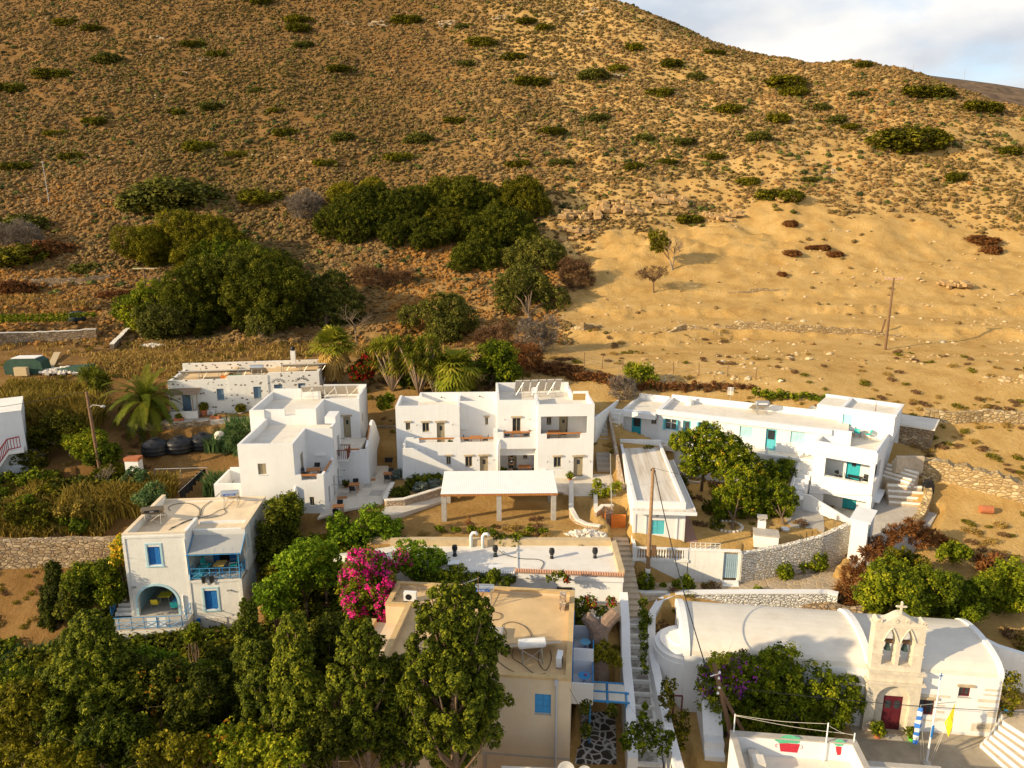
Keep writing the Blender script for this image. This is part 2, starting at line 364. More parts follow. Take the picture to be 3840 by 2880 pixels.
def height(x,y,pads=True):
 x=np.asarray(x,float); y=np.asarray(y,float)
 z=hbase(x,y)
 k=sstep(84,112,y); k2=sstep(150,230,y)
 fm=sstep(2,16,x)*(1-sstep(112,135,y))
 z=z+k*((2.2-1.8*fm)*fbm(x/19,y/14,3,3)+(.9-.7*fm)*fbm(x/6.5,y/4.5,3,9)+.35*np.abs(fbm(x/1.9,y/1.1,3,60)))+.16*fbm(x/2.3,y/2.3,3,21)*(.25+.75*sstep(74,84,y)) + k2*2.0*fbm(x/34,y/26,3,31)
 tb=np.exp(-((y-98)/14.0)**2)*sstep(78,86,y)
 ph=(z+.8*fbm(x/16,y/16,2,40))/2.1
 z=z+tb*0.6*(sstep(.35,.65,ph-np.floor(ph))-(ph-np.floor(ph)))*2.1
 rk=np.exp(-((x-24)/26.0)**2-((y-(128+.05*x))/6.0)**2)
 z=z+rk*1.8*np.sin(y*2.1+3*fbm(x/5,y/5,3,50))*.35+rk*1.4*fbm(x/2.5,y/1.2,3,52)
 if pads:
  for poly,pz in PADS:
   m=inpoly(x,y,poly)
   if isinstance(pz,tuple): zz=pz[0]+pz[1]*(x-pz[3])+pz[2]*(y-pz[4])
   else: zz=pz
   z=np.where(m,zz,z)
 return z
def H(x,y): return float(height(np.array([x]),np.array([y]))[0])
def G(p, y0=26, y1=330):
 """where the sight line through a surveyed point meets the ground"""
 d=ray(p); Y=np.concatenate([np.arange(y0,130,.25),np.arange(130,y1,.8)]); t=Y/d[1]
 X=d[0]*t; Zr=CAMZ+d[2]*t; hz=height(X,Y); below=np.nonzero(Zr<hz)[0]
 if len(below)==0: i=len(Y)-1
 else: i=int(below[0])
 if i>0 and len(below):
  a=Zr[i-1]-hz[i-1]; b=hz[i]-Zr[i]; f=a/(a+b+1e-9); Yi=Y[i-1]+(Y[i]-Y[i-1])*f
 else: Yi=Y[i]
 t=Yi/d[1]; return Vector((d[0]*t,Yi,CAMZ+d[2]*t))
def GU(u,v): return G(U(u,v))
def pad(poly, z): PADS.append(([(p[0],p[1]) for p in poly], z))
def FP(F, pts): return [F.wld(x,y)[:2] for x,y in pts]
# BUILDING AXES AND LEVELLED GROUND
_q0=WZ(z2(2040,382),13.1); F3=Frame((_q0.x,_q0.y),R(2.4))                # two storey guest house, origin at its right front corner
F2=Frame((-21.8,54.4),R(2.0))                                         # stepped house left of it, origin front left corner
FB=Frame((-27.1,46.15),R(4.5))                                        # house with blue shutters
FE=Frame((3.09,33.03),R(-6.0))                                        # beige house, origin right front corner
_q0=WZ(z3(1915,540),10.2); F4=Frame((_q0.x,_q0.y),R(-35.5))              # end block of the turquoise house, origin right front corner
_q0=WZ(z3(420,250),10.9); F5=Frame((14.7313,68.7402),R(-25.5))               # its long wing, origin at left end of the front wall
FS=Frame((9.51,52.44),R(-4.0))                                        # small flat roofed house, origin front left corner
FC=Frame((28.2,36.2),R(-7.3))                                         # church, origin right front corner
FW=Frame((7.7,45.4),R(1.5))                                           # low white roofed house
FH=Frame((-34.5,71.6),R(8.5))                                         # old speckled house behind
FR=Frame((17.1,31.1),R(-16))                                          # roof terrace with the painted pots
pad([(-19,52.5),(-13.5,55.5),(-8.5,57.6),(-6.4,59.3),(4.3,59.3),(5,57.2),(9.4,57.2),(9.8,63),(-10.6,63),(-11.5,66),(-16,66),(-19,60)],6.05)
pad([(-10.9,62.9),(9.6,62.9),(9.2,66),(-10.9,65.5)],6.04)
pad([(-11,50.1),(6.6,50.1),(6.6,57.2),(5,57.2),(4.3,59.3),(-6.4,59.3),(-8.5,57.6),(-12,56)],5.4)
pad([(7.6,53.3),(9.6,53.3),(9.6,57.2),(7.6,57.2)],4.6)
pad([(13.6,52.0),(16.5,51.6),(21,52.6),(28.6,56.4),(28,60),(19,69),(15.2,69),(14,60)],4.65)
pad([(9.35,44.8),(10.3,46.5),(11.9,47.5),(23.2,47.6),(26,51),(29,54.6),(26,54.4),(21,51.6),(17.5,50.6),(9.3,50.2)],2.35)
pad([(10.2,33),(12.5,31.5),(34,27.5),(36,30),(30,37.5),(28,43),(10.5,45.6)],0.0)
pad(FP(FB,[(-1.2,-1.8),(8.8,-1.8),(8.8,8),(-1.2,8)]),0.4)
pad(FP(FE,[(-13,-.2),(.2,-.2),(.2,10),(-13,10)]),-.2)
pad([(3.4,31.5),(6.6,31.5),(6.9,42.6),(4.6,42.6)],-.6)
pad(FP(FH,[(-4,-.6),(14,-.6),(14,6),(-4,6)]),9.4)
pad([(-38,63.2),(-26,65.0),(-26.5,68),(-29,69.4),(-41,67)],7.6)
pad([(-48,59.9),(-36.5,60.8),(-37.5,62.6),(-48,61.9)],6.1)
pad(FP(F4,[(-5,-3.2),(.2,-3.2),(.2,7),(-5,7)]),3.72)
pad(FP(F4,[(-.6,-9.2),(3.4,-9.2),(3.4,1),(.2,1)]),3.3)
pad(FP(F5,[(-3.6,-1.2),(2.0,-1.2),(2.0,5),(-3.6,5)]),7.6)
FP2=Frame((18.0,32.3),R(-6.3))
pad([(7.85,44.9),(9.4,44.9),(9.35,53.5),(7.85,53.5)],(2.1,0,.25,0,44.9))
pad([(6.3,33.4),(8.5,33.4),(9.2,44.9),(7.5,44.9)],(-.7,0,.24,0,34))
_g=F4.wld(1,-7); pad(FP(F4,[(.1,-9.2),(3.6,-9.2),(5.0,-2),(5.2,3.6),(.1,4.6)]),(3.28,.0697,.0977,_g.x,_g.y))
# VEGETATION LIBRARY
def leafmat(name, cols, trans=.25, rough=.6):
 m,nt,bs=newmat(name)
 a=nt.nodes.new('ShaderNodeAttribute'); a.attribute_name='tint'
 st=[(i/(len(cols)-1),c) for i,c in enumerate(cols)]
 c=ramp(nt,a.outputs['Fac'],st)
 nt.links.new(c,bs.inputs['Base Color']); bs.inputs['Roughness'].default_value=rough; bs.inputs['Specular IOR Level'].default_value=.05
 if trans:
  tr=nt.nodes.new('ShaderNodeBsdfTranslucent'); nt.links.new(c,tr.inputs['Color'])
  mx=nt.nodes.new('ShaderNodeMixShader'); mx.inputs[0].default_value=trans
  nt.links.new(bs.outputs[0],mx.inputs[1]); nt.links.new(tr.outputs[0],mx.inputs[2])
  nt.links.new(mx.outputs[0],nt.nodes['Material Output'].inputs['Surface'])
 return m
L={}
L['cypress']=leafmat('cypress_leaves',[(.012,.019,.002),(.044,.059,.005),(.124,.144,.010),(.267,.259,.018)],.15)
L['green']=leafmat('green_leaves',[(.026,.040,.004),(.073,.100,.006),(.160,.193,.010),(.350,.340,.018)])
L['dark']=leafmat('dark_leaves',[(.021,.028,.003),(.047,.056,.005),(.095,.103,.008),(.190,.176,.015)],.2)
L['olive']=leafmat('olive_leaves',[(.039,.043,.008),(.084,.087,.014),(.157,.153,.024),(.269,.235,.042)])
L['yellowgreen']=leafmat('yellowgreen_leaves',[(.039,.039,.004),(.095,.092,.006),(.190,.168,.010),(.336,.275,.018)])
L['citrus']=leafmat('citrus_leaves',[(.034,.051,.004),(.095,.128,.006),(.190,.224,.011),(.370,.347,.018)])
L['feather']=leafmat('feathery_leaves',[(.036,.064,.004),(.087,.153,.007),(.174,.258,.012),(.320,.399,.021)])
L['brown']=leafmat('brown_twigs',[(.06,.03,.015),(.12,.06,.028),(.20,.11,.05),(.28,.17,.09)],.1)
L['rust']=leafmat('rust_twigs',[(.07,.025,.010),(.14,.055,.018),(.24,.10,.03),(.32,.15,.05)],.1)
L['greytwig']=leafmat('grey_twigs',[(.10,.075,.055),(.18,.14,.10),(.26,.21,.16),(.34,.28,.22)],.1)
L['gold']=leafmat('golden_grass',[(.16,.09,.025),(.28,.17,.04),(.42,.27,.07),(.5,.36,.12)],.2)
L['reed']=leafmat('reed_leaves',[(.08,.065,.012),(.18,.13,.022),(.34,.24,.04),(.5,.36,.07)],.2)
L['reedgreen']=leafmat('green_cane_leaves',[(.03,.06,.02),(.06,.11,.035),(.10,.16,.05),(.2,.24,.09)],.2)
L['magenta']=leafmat('magenta_bracts',[(.5,.01,.14),(.75,.02,.25),(.85,.05,.33),(.9,.12,.45)],.3)
L['purple']=leafmat('purple_bracts',[(.18,.015,.22),(.32,.03,.36),(.45,.06,.45),(.5,.12,.5)],.3)
L['red']=leafmat('red_bracts',[(.18,.005,.008),(.35,.01,.012),(.5,.02,.02),(.6,.06,.04)],.3)
L['yellow']=leafmat('yellow_flowers',[(.5,.3,.02),(.65,.42,.03),(.8,.5,.03),(.8,.6,.1)],.3)
L['palm']=leafmat('palm_leaflets',[(.034,.051,.005),(.078,.102,.008),(.157,.173,.015),(.291,.255,.030)],.2)
L['fan']=leafmat('fan_palm_leaves',[(.067,.092,.007),(.146,.173,.012),(.269,.265,.024),(.448,.388,.048)],.2)
L['skirt']=leafmat('dead_palm_leaves',[(.22,.12,.03),(.36,.21,.05),(.48,.30,.08),(.55,.38,.12)],.2)
L['grey']=leafmat('silver_herb_leaves',[(.07,.09,.07),(.12,.15,.12),(.18,.21,.17),(.25,.28,.23)],.1)
def raw_mesh(name, V, F4, tint, mat, parent=None, loc=None, matidx=None):
 """V (n,3), F4 (m,4) quads, tint (m,)"""
 me=bpy.data.meshes.new(name); n=len(V); m=len(F4)
 me.vertices.add(n); me.vertices.foreach_set('co', np.ascontiguousarray(V,dtype=np.float32).ravel())
 me.loops.add(m*4); me.loops.foreach_set('vertex_index', np.ascontiguousarray(F4,dtype=np.int32).ravel())
 me.polygons.add(m); me.polygons.foreach_set('loop_start', np.arange(0,m*4,4,dtype=np.int32)); me.polygons.foreach_set('loop_total', np.full(m,4,dtype=np.int32))
 at=me.attributes.new('tint','FLOAT','FACE'); at.data.foreach_set('value', np.clip(tint,0,1).astype(np.float32))
 for q in (mat if isinstance(mat,(list,tuple)) else [mat]): me.materials.append(q)
 if matidx is not None: me.polygons.foreach_set('material_index', matidx.astype(np.int32))
 me.update(calc_edges=True)
 o=bpy.data.objects.new(name,me); COL.objects.link(o)
 if parent: o.parent=parent
 if loc is not None: o.location=loc
 return o
def unit(a): return a/np.maximum(np.linalg.norm(a,axis=-1,keepdims=True),1e-9)
def rdir(n): return unit(rng.normal(size=(n,3)))
def leaf_quads(C, N, S, aspect=1.6, along=None, curl=.0):
 """diamond leaves: centre C, normal N, size S"""
 n=len(C); T=rdir(n) if along is None else along
 N=unit(N); T=unit(T-N*(T*N).sum(1,keepdims=True)+1e-6); B=np.cross(N,T)
 S=np.broadcast_to(np.asarray(S,float),(n,))[:,None]
 V=np.stack([C-T*S*aspect*.5, C+B*S*.5+N*S*curl, C+T*S*aspect*.5, C-B*S*.5+N*S*curl],1).reshape(-1,3)
 return V, np.arange(4*n).reshape(n,4)
def blob_leaves(blobs, leaf=.16, cov=1.6, clump=.55, up=.35, flat=1.0, fill=.25, aspect=1.5, radial=False, tb=.45, tv=.22, rag=.22, gap=0.0, nz=.45, nd=0.0):
 """leaf clumps spread over a set of ellipsoids; returns V,F,tint"""
 VC=[];NC=[];TT=[];RD=[]
 B=[(np.array(b[:3],float), np.array(b[3] if isinstance(b[3],(tuple,list)) else (b[3],)*3,float)) for b in blobs]
 for bi,(c,r) in enumerate(B):
  rm=float(np.mean(r)); area=4*math.pi*rm*rm
  cl=min(clump,rm*.55); ncl=max(5,int(area/(cl*cl*1.5)))
  nl=max(6,int(cov*area/(leaf*leaf*aspect*.5)/ncl))
  nf=int(ncl*fill)
  D=rdir(ncl+nf); k=np.concatenate([rng.uniform(1-rag,1+rag*.45,ncl),rng.uniform(.25,.8,nf)])
  P=c+D*r*k[:,None]
  keep=np.ones(len(P),bool)
  for bj,(c2,r2) in enumerate(B):
   if bj!=bi: keep&=~((((P-c2)/(r2*.72))**2).sum(1)<1)
  if gap: keep&=rng.random(len(P))>gap
  P=P[keep]; D=D[keep]
  if len(P)==0: continue
  ct=tb+rng.normal(size=len(P))*tv
  cs=cl*rng.uniform(.6,1.3,len(P))
  d2=rdir(len(P)*nl).reshape(len(P),nl,3); d2=unit(d2+D[:,None,:]*.5+np.array([0,0,up*.6]))
  rr=rng.uniform(.35,1.05,(len(P),nl,1))
  Q=P[:,None,:]+d2*rr*cs[:,None,None]*np.array([1,1,flat])
  VC.append(Q.reshape(-1,3));
  Nn=unit(d2*.7+D[:,None,:]*nd+np.array([0,0,up])+rng.normal(size=d2.shape)*nz); NC.append(Nn.reshape(-1,3))
  RD.append(unit(d2+D[:,None,:]*.8+rng.normal(size=d2.shape)*.25).reshape(-1,3))
  TT.append((ct[:,None]+rng.normal(size=(len(P),nl))*.12).ravel())
 C=np.concatenate(VC); N=np.concatenate(NC); T=np.concatenate(TT); RD_=np.concatenate(RD)
 S=leaf*rng.uniform(.6,1.35,len(C))
 if radial:
  Nr=np.cross(RD_,rdir(len(C))); V,F=leaf_quads(C,Nr,S,aspect,along=RD_)
 else: V,F=leaf_quads(C,N,S,aspect)
 return V,F,T
def px_blobs(bl, Y):
 out=[]
 for b in bl:
  u,v,r=b[:3]; dY=b[3] if len(b)>3 else 0; fl=b[4] if len(b)>4 else 1.0
  w=WY(U(u,v),Y+dY); zc=w.y*CP-(w.z-CAMZ)*SP; rr=r*K*zc/FOC
  out.append((w.x,w.y,w.z,(rr,rr,rr*fl)))
 return out
def limbs(base, tips, r0, mat_, parent, name='trunk', fork=.35, lean=None, seg=7):
 mb=MB(); base=Vector(base); cen=sum((Vector(t) for t in tips),Vector())/len(tips)
 fk=base.lerp(cen,fork); fk.x=base.x+(fk.x-base.x)*.6; fk.y=base.y+(fk.y-base.y)*.6
 if lean: fk+=Vector(lean)
 mid=base.lerp(fk,.5)+Vector((random.uniform(-.1,.1),random.uniform(-.1,.1),0))*r0*4
 mb.tube([base-Vector((0,0,.3)),base+Vector((0,0,.02)),mid,fk],[r0*1.5,r0*1.15,r0*.9,r0*.75],seg)
 if len(tips)>14:
  top=max(t[2] for t in tips)*.9; ax=[fk.lerp(Vector((cen.x,cen.y,top)),k/4)+Vector((random.uniform(-.12,.12),random.uniform(-.12,.12),0)) for k in range(5)]
  mb.tube([fk]+ax[1:],[r0*.75,r0*.6,r0*.45,r0*.3,r0*.1],seg)
  for t in tips:
   t=Vector(t); h=math.hypot(t.x-cen.x,t.y-cen.y); z=max(fk.z*.6,t.z-h*1.6-1); f=(z-fk.z)/max(.1,top-fk.z); p=fk.lerp(ax[4],min(.95,max(0,f))); m1=p.lerp(t,.5)+Vector(((t.x-p.x)*.12,(t.y-p.y)*.12,-.25)); mb.tube([p,m1,t],[r0*.26,r0*.17,r0*.07],5)
  mb.sm=True; return mb.build(name,mat_,parent)
 for t in tips:
  t=Vector(t); d=(t-fk); m1=fk+d*.4+Vector((random.uniform(-.1,.1),random.uniform(-.1,.1),random.uniform(0,.15)))*d.length
  mb.tube([fk-Vector((0,0,r0*.3)),m1,t],[r0*.55,r0*.32,r0*.12],max(5,seg-2))
  for _ in range(3):
   e=m1.lerp(t,random.uniform(.2,.9)); q=e+Vector((random.uniform(-1,1),random.uniform(-1,1),random.uniform(-.2,1)))*d.length*.3
   mb.tube([e,q],[r0*.16,r0*.05],4)
 mb.sm=True
 return mb.build(name,mat_,parent)
def relative(blobs, base):
 return [(b[0]-base[0],b[1]-base[1],b[2]-base[2],b[3]) for b in blobs]
def tree(name, label, cat, bl, Y, mat='green', base=None, trunk=.16, group=None, bark='bark', extra=None, fork=.35, **kw):
 """a tree surveyed as crown lobes (u, v, radius, distance offset, flattening)"""
 if not Y:      # stands where its lowest leaves touch the slope
  vb=max(b[1]+b[2]*.8 for b in bl); Y=GU(sum(b[0] for b in bl)/len(bl),vb).y+max(b[2] for b in bl)*.02; d=max(b[1] for b in bl)-min(b[1] for b in bl)+1; bl=[(b[0],b[1],b[2],(b[3] if len(b)>3 else 0)+(vb-b[1])*.045,*b[4:]) for b in bl]
 B=px_blobs(bl,Y)
 if base is None:
  bx=sum(b[0] for b in B)/len(B); by=sum(b[1] for b in B)/len(B)
 else: w=GU(*base); bx,by=w.x,w.y
 bz=H(bx,by); root=empty(name,(bx,by,bz),0,label,cat,group); Br=relative(B,(bx,by,bz))
 V,F,T=blob_leaves(Br,**kw); raw_mesh('crown' if trunk else 'foliage',V,F,T,L[mat],root)
 if trunk: limbs((0,0,0),[(b[0],b[1],b[2]) for b in (random.sample(Br,34) if len(Br)>60 else sorted(Br,key=lambda b:-b[3][0])[:7])],trunk,M[bark],root,fork=fork)
 if extra:
  for nm,mt,frac,lf,sub in extra:     # flowers scattered over the outer crown
   Bs=[Br[i] for i in sub] if sub else Br
   k2=dict(leaf=lf,cov=frac,clump=kw.get('clump',.55)*.75,fill=0,aspect=1.2,rag=.1,gap=.35 if frac>.1 else .93); V,F,T=blob_leaves([(b[0],b[1],b[2],tuple(x*1.04 for x in b[3])) for b in Bs],**k2)
   raw_mesh(nm,V,F,T,L[mt],root)['kind']='stuff'
 return root
def shrub(name, label, cat, bl, Y, mat, **kw): return tree(name,label,cat,bl,Y,mat,trunk=0,**kw)
def twigs(root, base, n, length, spread, r, mat_, name='branches', up=1.0, levels=3, seg=4):
 """bare branching crown"""
 mb=MB()
 def grow(p,d,l,r_,lv):
  q=p+d*l*.5+Vector((random.uniform(-1,1),random.uniform(-1,1),random.uniform(-.5,.5)))*l*.06; e=p+d*l
  mb.tube([p,q,e],[r_,r_*.8,r_*.55],seg if lv<levels-1 else 3,cap=False)
  if lv<levels:
   for _ in range(3 if lv else n):
    nd=(d*up*.6+Vector((random.uniform(-1,1),random.uniform(-1,1),random.uniform(-.3,.9)))*spread).normalized()
    grow(p.lerp(e,random.uniform(.55,1)),nd,l*random.uniform(.55,.8),r_*.55,lv+1)
 grow(Vector(base),Vector((random.uniform(-.1,.1),0,1)).normalized(),length,r,0)
 mb.sm=True
 return mb.build(name,mat_,root)
def blades(root, name, C, h, w, matname, lean=.35, bend=.3, hv=.4):
 """upright curved grass or reed blades at points C (n,3)"""
 n=len(C); h=h*rng.uniform(1-hv,1+hv*.5,n); a=rng.uniform(0,2*np.pi,n); ld=np.stack([np.cos(a),np.sin(a),np.zeros(n)],1)
 t=ld*rng.uniform(0,lean,n)[:,None]; m=C+np.stack([np.zeros(n),np.zeros(n),h*.55],1)+t*h[:,None]*.4
 e=C+np.stack([np.zeros(n),np.zeros(n),h*(1-bend*.5)],1)+t*h[:,None]+ld*(bend*h*rng.uniform(0,1,n))[:,None]*.8
 b=rng.uniform(0,2*np.pi,n); wd=np.stack([np.cos(b),np.sin(b),np.zeros(n)],1)*w
 V=np.stack([C-wd*.5,C+wd*.5,m+wd*.6,m-wd*.6, m-wd*.6,m+wd*.6,e+wd*.12,e-wd*.12],1).reshape(-1,3)
 F=np.arange(8*n).reshape(2*n,4); T=np.repeat(rng.normal(.5,.22,n),2)
 return raw_mesh(name,V,F,T,L[matname],root)
def frond_palm(root, top, n, length, leafl, matname, droop=1.0, name='fronds', w=.045, elev=(-.5,1.3)):
 """feather palm fronds as arched ribs with rows of leaflets"""
 Vs=[];T=[]
 for i in range(n):
  az=i*2.39996+random.uniform(-.2,.2); el=elev[0]+(elev[1]-elev[0])*((i+.5)/n)**.8; l=length*random.uniform(.85,1.1)
  d=np.array([math.cos(az)*math.cos(el),math.sin(az)*math.cos(el),math.sin(el)]); p=np.array(top,float); m=22; pts=[]; dirs=[]
  for k in range(m):
   pts.append(p.copy()); dirs.append(d.copy()); p=p+d*l/m; d=d+np.array([0,0,-.085*droop*(1+.5*k/m)]); d/=np.linalg.norm(d)
  tt=random.gauss(.45,.18)
  for k in range(1,m):
   side=np.cross(dirs[k],[0,0,1]); side/=max(np.linalg.norm(side),1e-6); upv=np.cross(side,dirs[k])
   a=pts[k-1]; b=pts[k]; Vs+= [a-side*.02,a+side*.02,b+side*.018,b-side*.018]; T.append(.2)
   ll=leafl*math.sin(math.pi*min(1,.12+k/m*.86))**.6
   for s_ in (-1,1):
    for q in (0,.5):
     o=a+(b-a)*q; dr=side*s_*.8+dirs[k]*.65+upv*.25+np.array([0,0,-.12]); dr/=np.linalg.norm(dr); wv=dirs[k]*w
     Vs+=[o-wv*.5,o+wv*.5,o+dr*ll+wv*.3-np.array([0,0,.12*ll]),o+dr*ll-wv*.3-np.array([0,0,.12*ll])]; T.append(tt+random.gauss(0,.08))
 V=np.array(Vs); return raw_mesh(name,V,np.arange(len(V)).reshape(-1,4),np.array(T),L[matname],root)
def fan_palm(root, top, n, pet, fr, matname, name='fronds', elev=(-.9,1.3), seg=15, tb=.5, hang=0):
 Vs=[];T=[]
 for i in range(n):
  az=i*2.39996+random.uniform(-.3,.3); el=elev[0]+(elev[1]-elev[0])*((i+.5)/n); l=pet*random.uniform(.7,1.15)
  d=Vector((math.cos(az)*math.cos(el),math.sin(az)*math.cos(el),math.sin(el))); p=Vector(top); c=p+d*l+Vector((0,0,-.15*l)); side=d.cross(Vector((0,0,1))).normalized(); upv=side.cross(d)
  Vs+=[p-side*.02,p+side*.02,c+side*.02,c-side*.02]; T.append(.3); tt=random.gauss(tb,.18); r=fr*random.uniform(.8,1.15)
  fd=(d*.8+Vector((0,0,-.45-hang))).normalized()
  for k in range(seg):
   a=(k/(seg-1)-.5)*2*1.9; dr=(fd*math.cos(a)+side*math.sin(a)+upv*random.uniform(-.08,.12)).normalized(); mid=c+dr*r*.55; w=(side*math.cos(a)-fd*math.sin(a))*r*.085; e=c+dr*r+Vector((0,0,-.22*r))
   Vs+=[c,mid-w,e,mid+w]; T.append(tt+random.gauss(0,.1))
 V=np.array([tuple(v) for v in Vs]); return raw_mesh(name,V,np.arange(len(V)).reshape(-1,4),np.array(T),L[matname],root)
def rosette(Vs,T,c,n,l,w,tb,down=-.5):
 for i in range(n):
  az=i*2.39996; el=down+(1.45-down)*((i+.5)/n); d=Vector((math.cos(az)*math.cos(el),math.sin(az)*math.cos(el),math.sin(el))); side=d.cross(Vector((0,0,1)))
  side=side.normalized()*w if side.length>.01 else Vector((w,0,0)); ll=l*random.uniform(.8,1.1); e=c+d*ll+Vector((0,0,-.12*ll)); m=c+d*ll*.5
  Vs+=[c,m-side,e,m+side]; T.append(random.gauss(tb,.15))
def dead_skirt(root,z0,z1,r,n,name='dead_fronds'):
 a=rng.uniform(0,6.283,n); rr=r*rng.uniform(.55,1.05,n); z=rng.uniform(z0+(z1-z0)*.35,z1,n); l=rng.uniform(.6,1.3,n); d=np.stack([np.cos(a),np.sin(a),a*0],1); t=np.stack([-np.sin(a),np.cos(a),a*0],1)*.06
 A=d*(rr*.75)[:,None]+np.stack([a*0,a*0,z],1); B=d*rr[:,None]+np.stack([a*0,a*0,np.maximum(z-l,z0)],1)
 V=np.stack([A-t,A+t,B+t*.6,B-t*.6],1).reshape(-1,3); return raw_mesh(name,V,np.arange(4*n).reshape(n,4),rng.normal(.55,.25,n),L['skirt'],root)
# GROUND MESH, HILL SCRUB, SKY, LIGHT
def soilmat():
 m,nt,bs=newmat('dry_soil')
 n1=noise(nt,.035,5,.55); n2=noise(nt,.35,6,.65); n3=noise(nt,3.2,8,.75)
 tc=nt.nodes['TC']; sx=nt.nodes.new('ShaderNodeSeparateXYZ'); nt.links.new(tc.outputs['Object'],sx.inputs[0])
 xr=maprange(nt,mathn(nt,'ADD',sx.outputs['X'],mathn(nt,'MULTIPLY',n1,30)),-12,28,0,1)
 xr=mathn(nt,'MULTIPLY',xr,1,clamp=True)
 a=ramp(nt,n2,[(.3,(.17,.092,.03)),(.5,(.24,.132,.045)),(.72,(.31,.185,.07))])
 b=ramp(nt,n2,[(.3,(.45,.265,.085)),(.5,(.56,.355,.125)),(.72,(.64,.43,.175))])
 c=mixc(nt,xr,a,b)
 c=mixc(nt,.5,c,ramp(nt,n3,[(.3,(.6,.55,.5)),(.7,(1,1,1))]),'MULTIPLY')
 pe=maprange(nt,noise(nt,7,3,.8),.66,.72,0,.65); c=mixc(nt,pe,c,(.60,.46,.28,1))
 nt.links.new(c,bs.inputs['Base Color']); bs.inputs['Roughness'].default_value=1; bs.inputs['Specular IOR Level'].default_value=.05
 bump(nt,bs,mathn(nt,'ADD',mathn(nt,'MULTIPLY',n2,1.0),mathn(nt,'MULTIPLY',n3,1.4)),.6,.3)
 return m
M['soil']=soilmat()
def build_ground():
 ys=np.concatenate([np.linspace(-40,24,16,endpoint=False),np.arange(24,92,.34),92+np.cumsum(np.full(0,0))])
 yy=[92.0];
 while yy[-1]<345: yy.append(yy[-1]+.34+ (yy[-1]-92)*.0065)
 yy+=list(np.linspace(yy[-1]+6,700,30)); ys=np.concatenate([ys,yy])
 nu=430; us=np.linspace(-1,1,nu)
 Yg,Ug=np.meshgrid(ys,us,indexing='ij'); X=Ug*(.80*np.maximum(Yg,30)+14)
 Z=height(X,Yg)
 V=np.stack([X,Yg,Z],-1).reshape(-1,3); r=len(ys)
 i=np.arange(r-1)[:,None]*nu+np.arange(nu-1)[None,:]; F=np.stack([i,i+1,i+nu+1,i+nu],-1).reshape(-1,4)
 o=raw_mesh('ground',V,F,np.zeros(len(F)),M['soil']); o.data.attributes.remove(o.data.attributes['tint'])
 o.data.polygons.foreach_set('use_smooth',[True]*len(o.data.polygons))
 tag(o,'dry tan and brown earth of the hillside and village terraces',None,None,'structure')
 return o
build_ground()
def far_ridge():
 pts=[(1500,190),(1700,150),(1760,142),(1870,142),(1960,157),(2080,172),(2150,181),(2212,191),(2330,215),(2500,260)]
 us=np.linspace(1500,2500,90); vs=np.interp(us,[p[0] for p in pts],[p[1] for p in pts]); rows=40; V=[]
 for j in range(rows):
  for u,v in zip(us,vs):
   w=WY(U(u,v),430); t=j/(rows-1); y=430-170*t if t<=.8 else 430+ (t-.8)*500;
   z=w.z-(95*t**1.1 if t<=.8 else (t-.8)*300)
   V.append((w.x*(y/430),y,z+ (0 if j==0 else 3*float(fbm(np.array([w.x/30]),np.array([y/22]),3,70)[0]))))
 V=np.array(V).reshape(rows,90,3); top=V[int(.8*rows)+1:][::-1]; V=np.concatenate([top,V[:int(.8*rows)+1]]); r=len(V); V=V.reshape(-1,3)
 i=np.arange(r-1)[:,None]*90+np.arange(89)[None,:]; F=np.stack([i,i+90,i+91,i+1],-1).reshape(-1,4)
 m=plain('far_scrub_slope',(.13,.085,.05),1,.5,.25,.8,.6)
 o=raw_mesh('far_hill',V,F,np.zeros(len(F)),m); tag(o,'darker ridge rising behind the near hill on the right',None,None,'structure')
 o.data.polygons.foreach_set('use_smooth',[True]*len(o.data.polygons))
far_ridge()
def lump_source(name, sub, amp, sq, mat, seed, spiky=0):
 import bmesh
 bm=bmesh.new(); bmesh.ops.create_icosphere(bm,subdivisions=sub,radius=.5)
 rr=random.Random(seed)
 for v in bm.verts:
  k=1+rr.uniform(-amp,amp); v.co=Vector((v.co.x*k,v.co.y*k,v.co.z*k*sq+.12))
 me=bpy.data.meshes.new(name); bm.to_mesh(me); bm.free(); me.materials.append(mat)
 return bpy.data.objects.new(name,me)
def instmat(name, cols, rough=.95):
 m,nt,bs=newmat(name); a=nt.nodes.new('ShaderNodeAttribute'); a.attribute_name='tint'; a.attribute_type='INSTANCER'
 c=ramp(nt,a.outputs['Fac'],[(i/(len(cols)-1),q) for i,q in enumerate(cols)])
 c=mixc(nt,.6,c,ramp(nt,noise(nt,6,3,.7),[(.35,(.4,.4,.4)),(.65,(1.15,1.15,1.15))]),'MULTIPLY')
 nt.links.new(c,bs.inputs['Base Color']); bs.inputs['Roughness'].default_value=rough; bs.inputs['Specular IOR Level'].default_value=.05
 return m
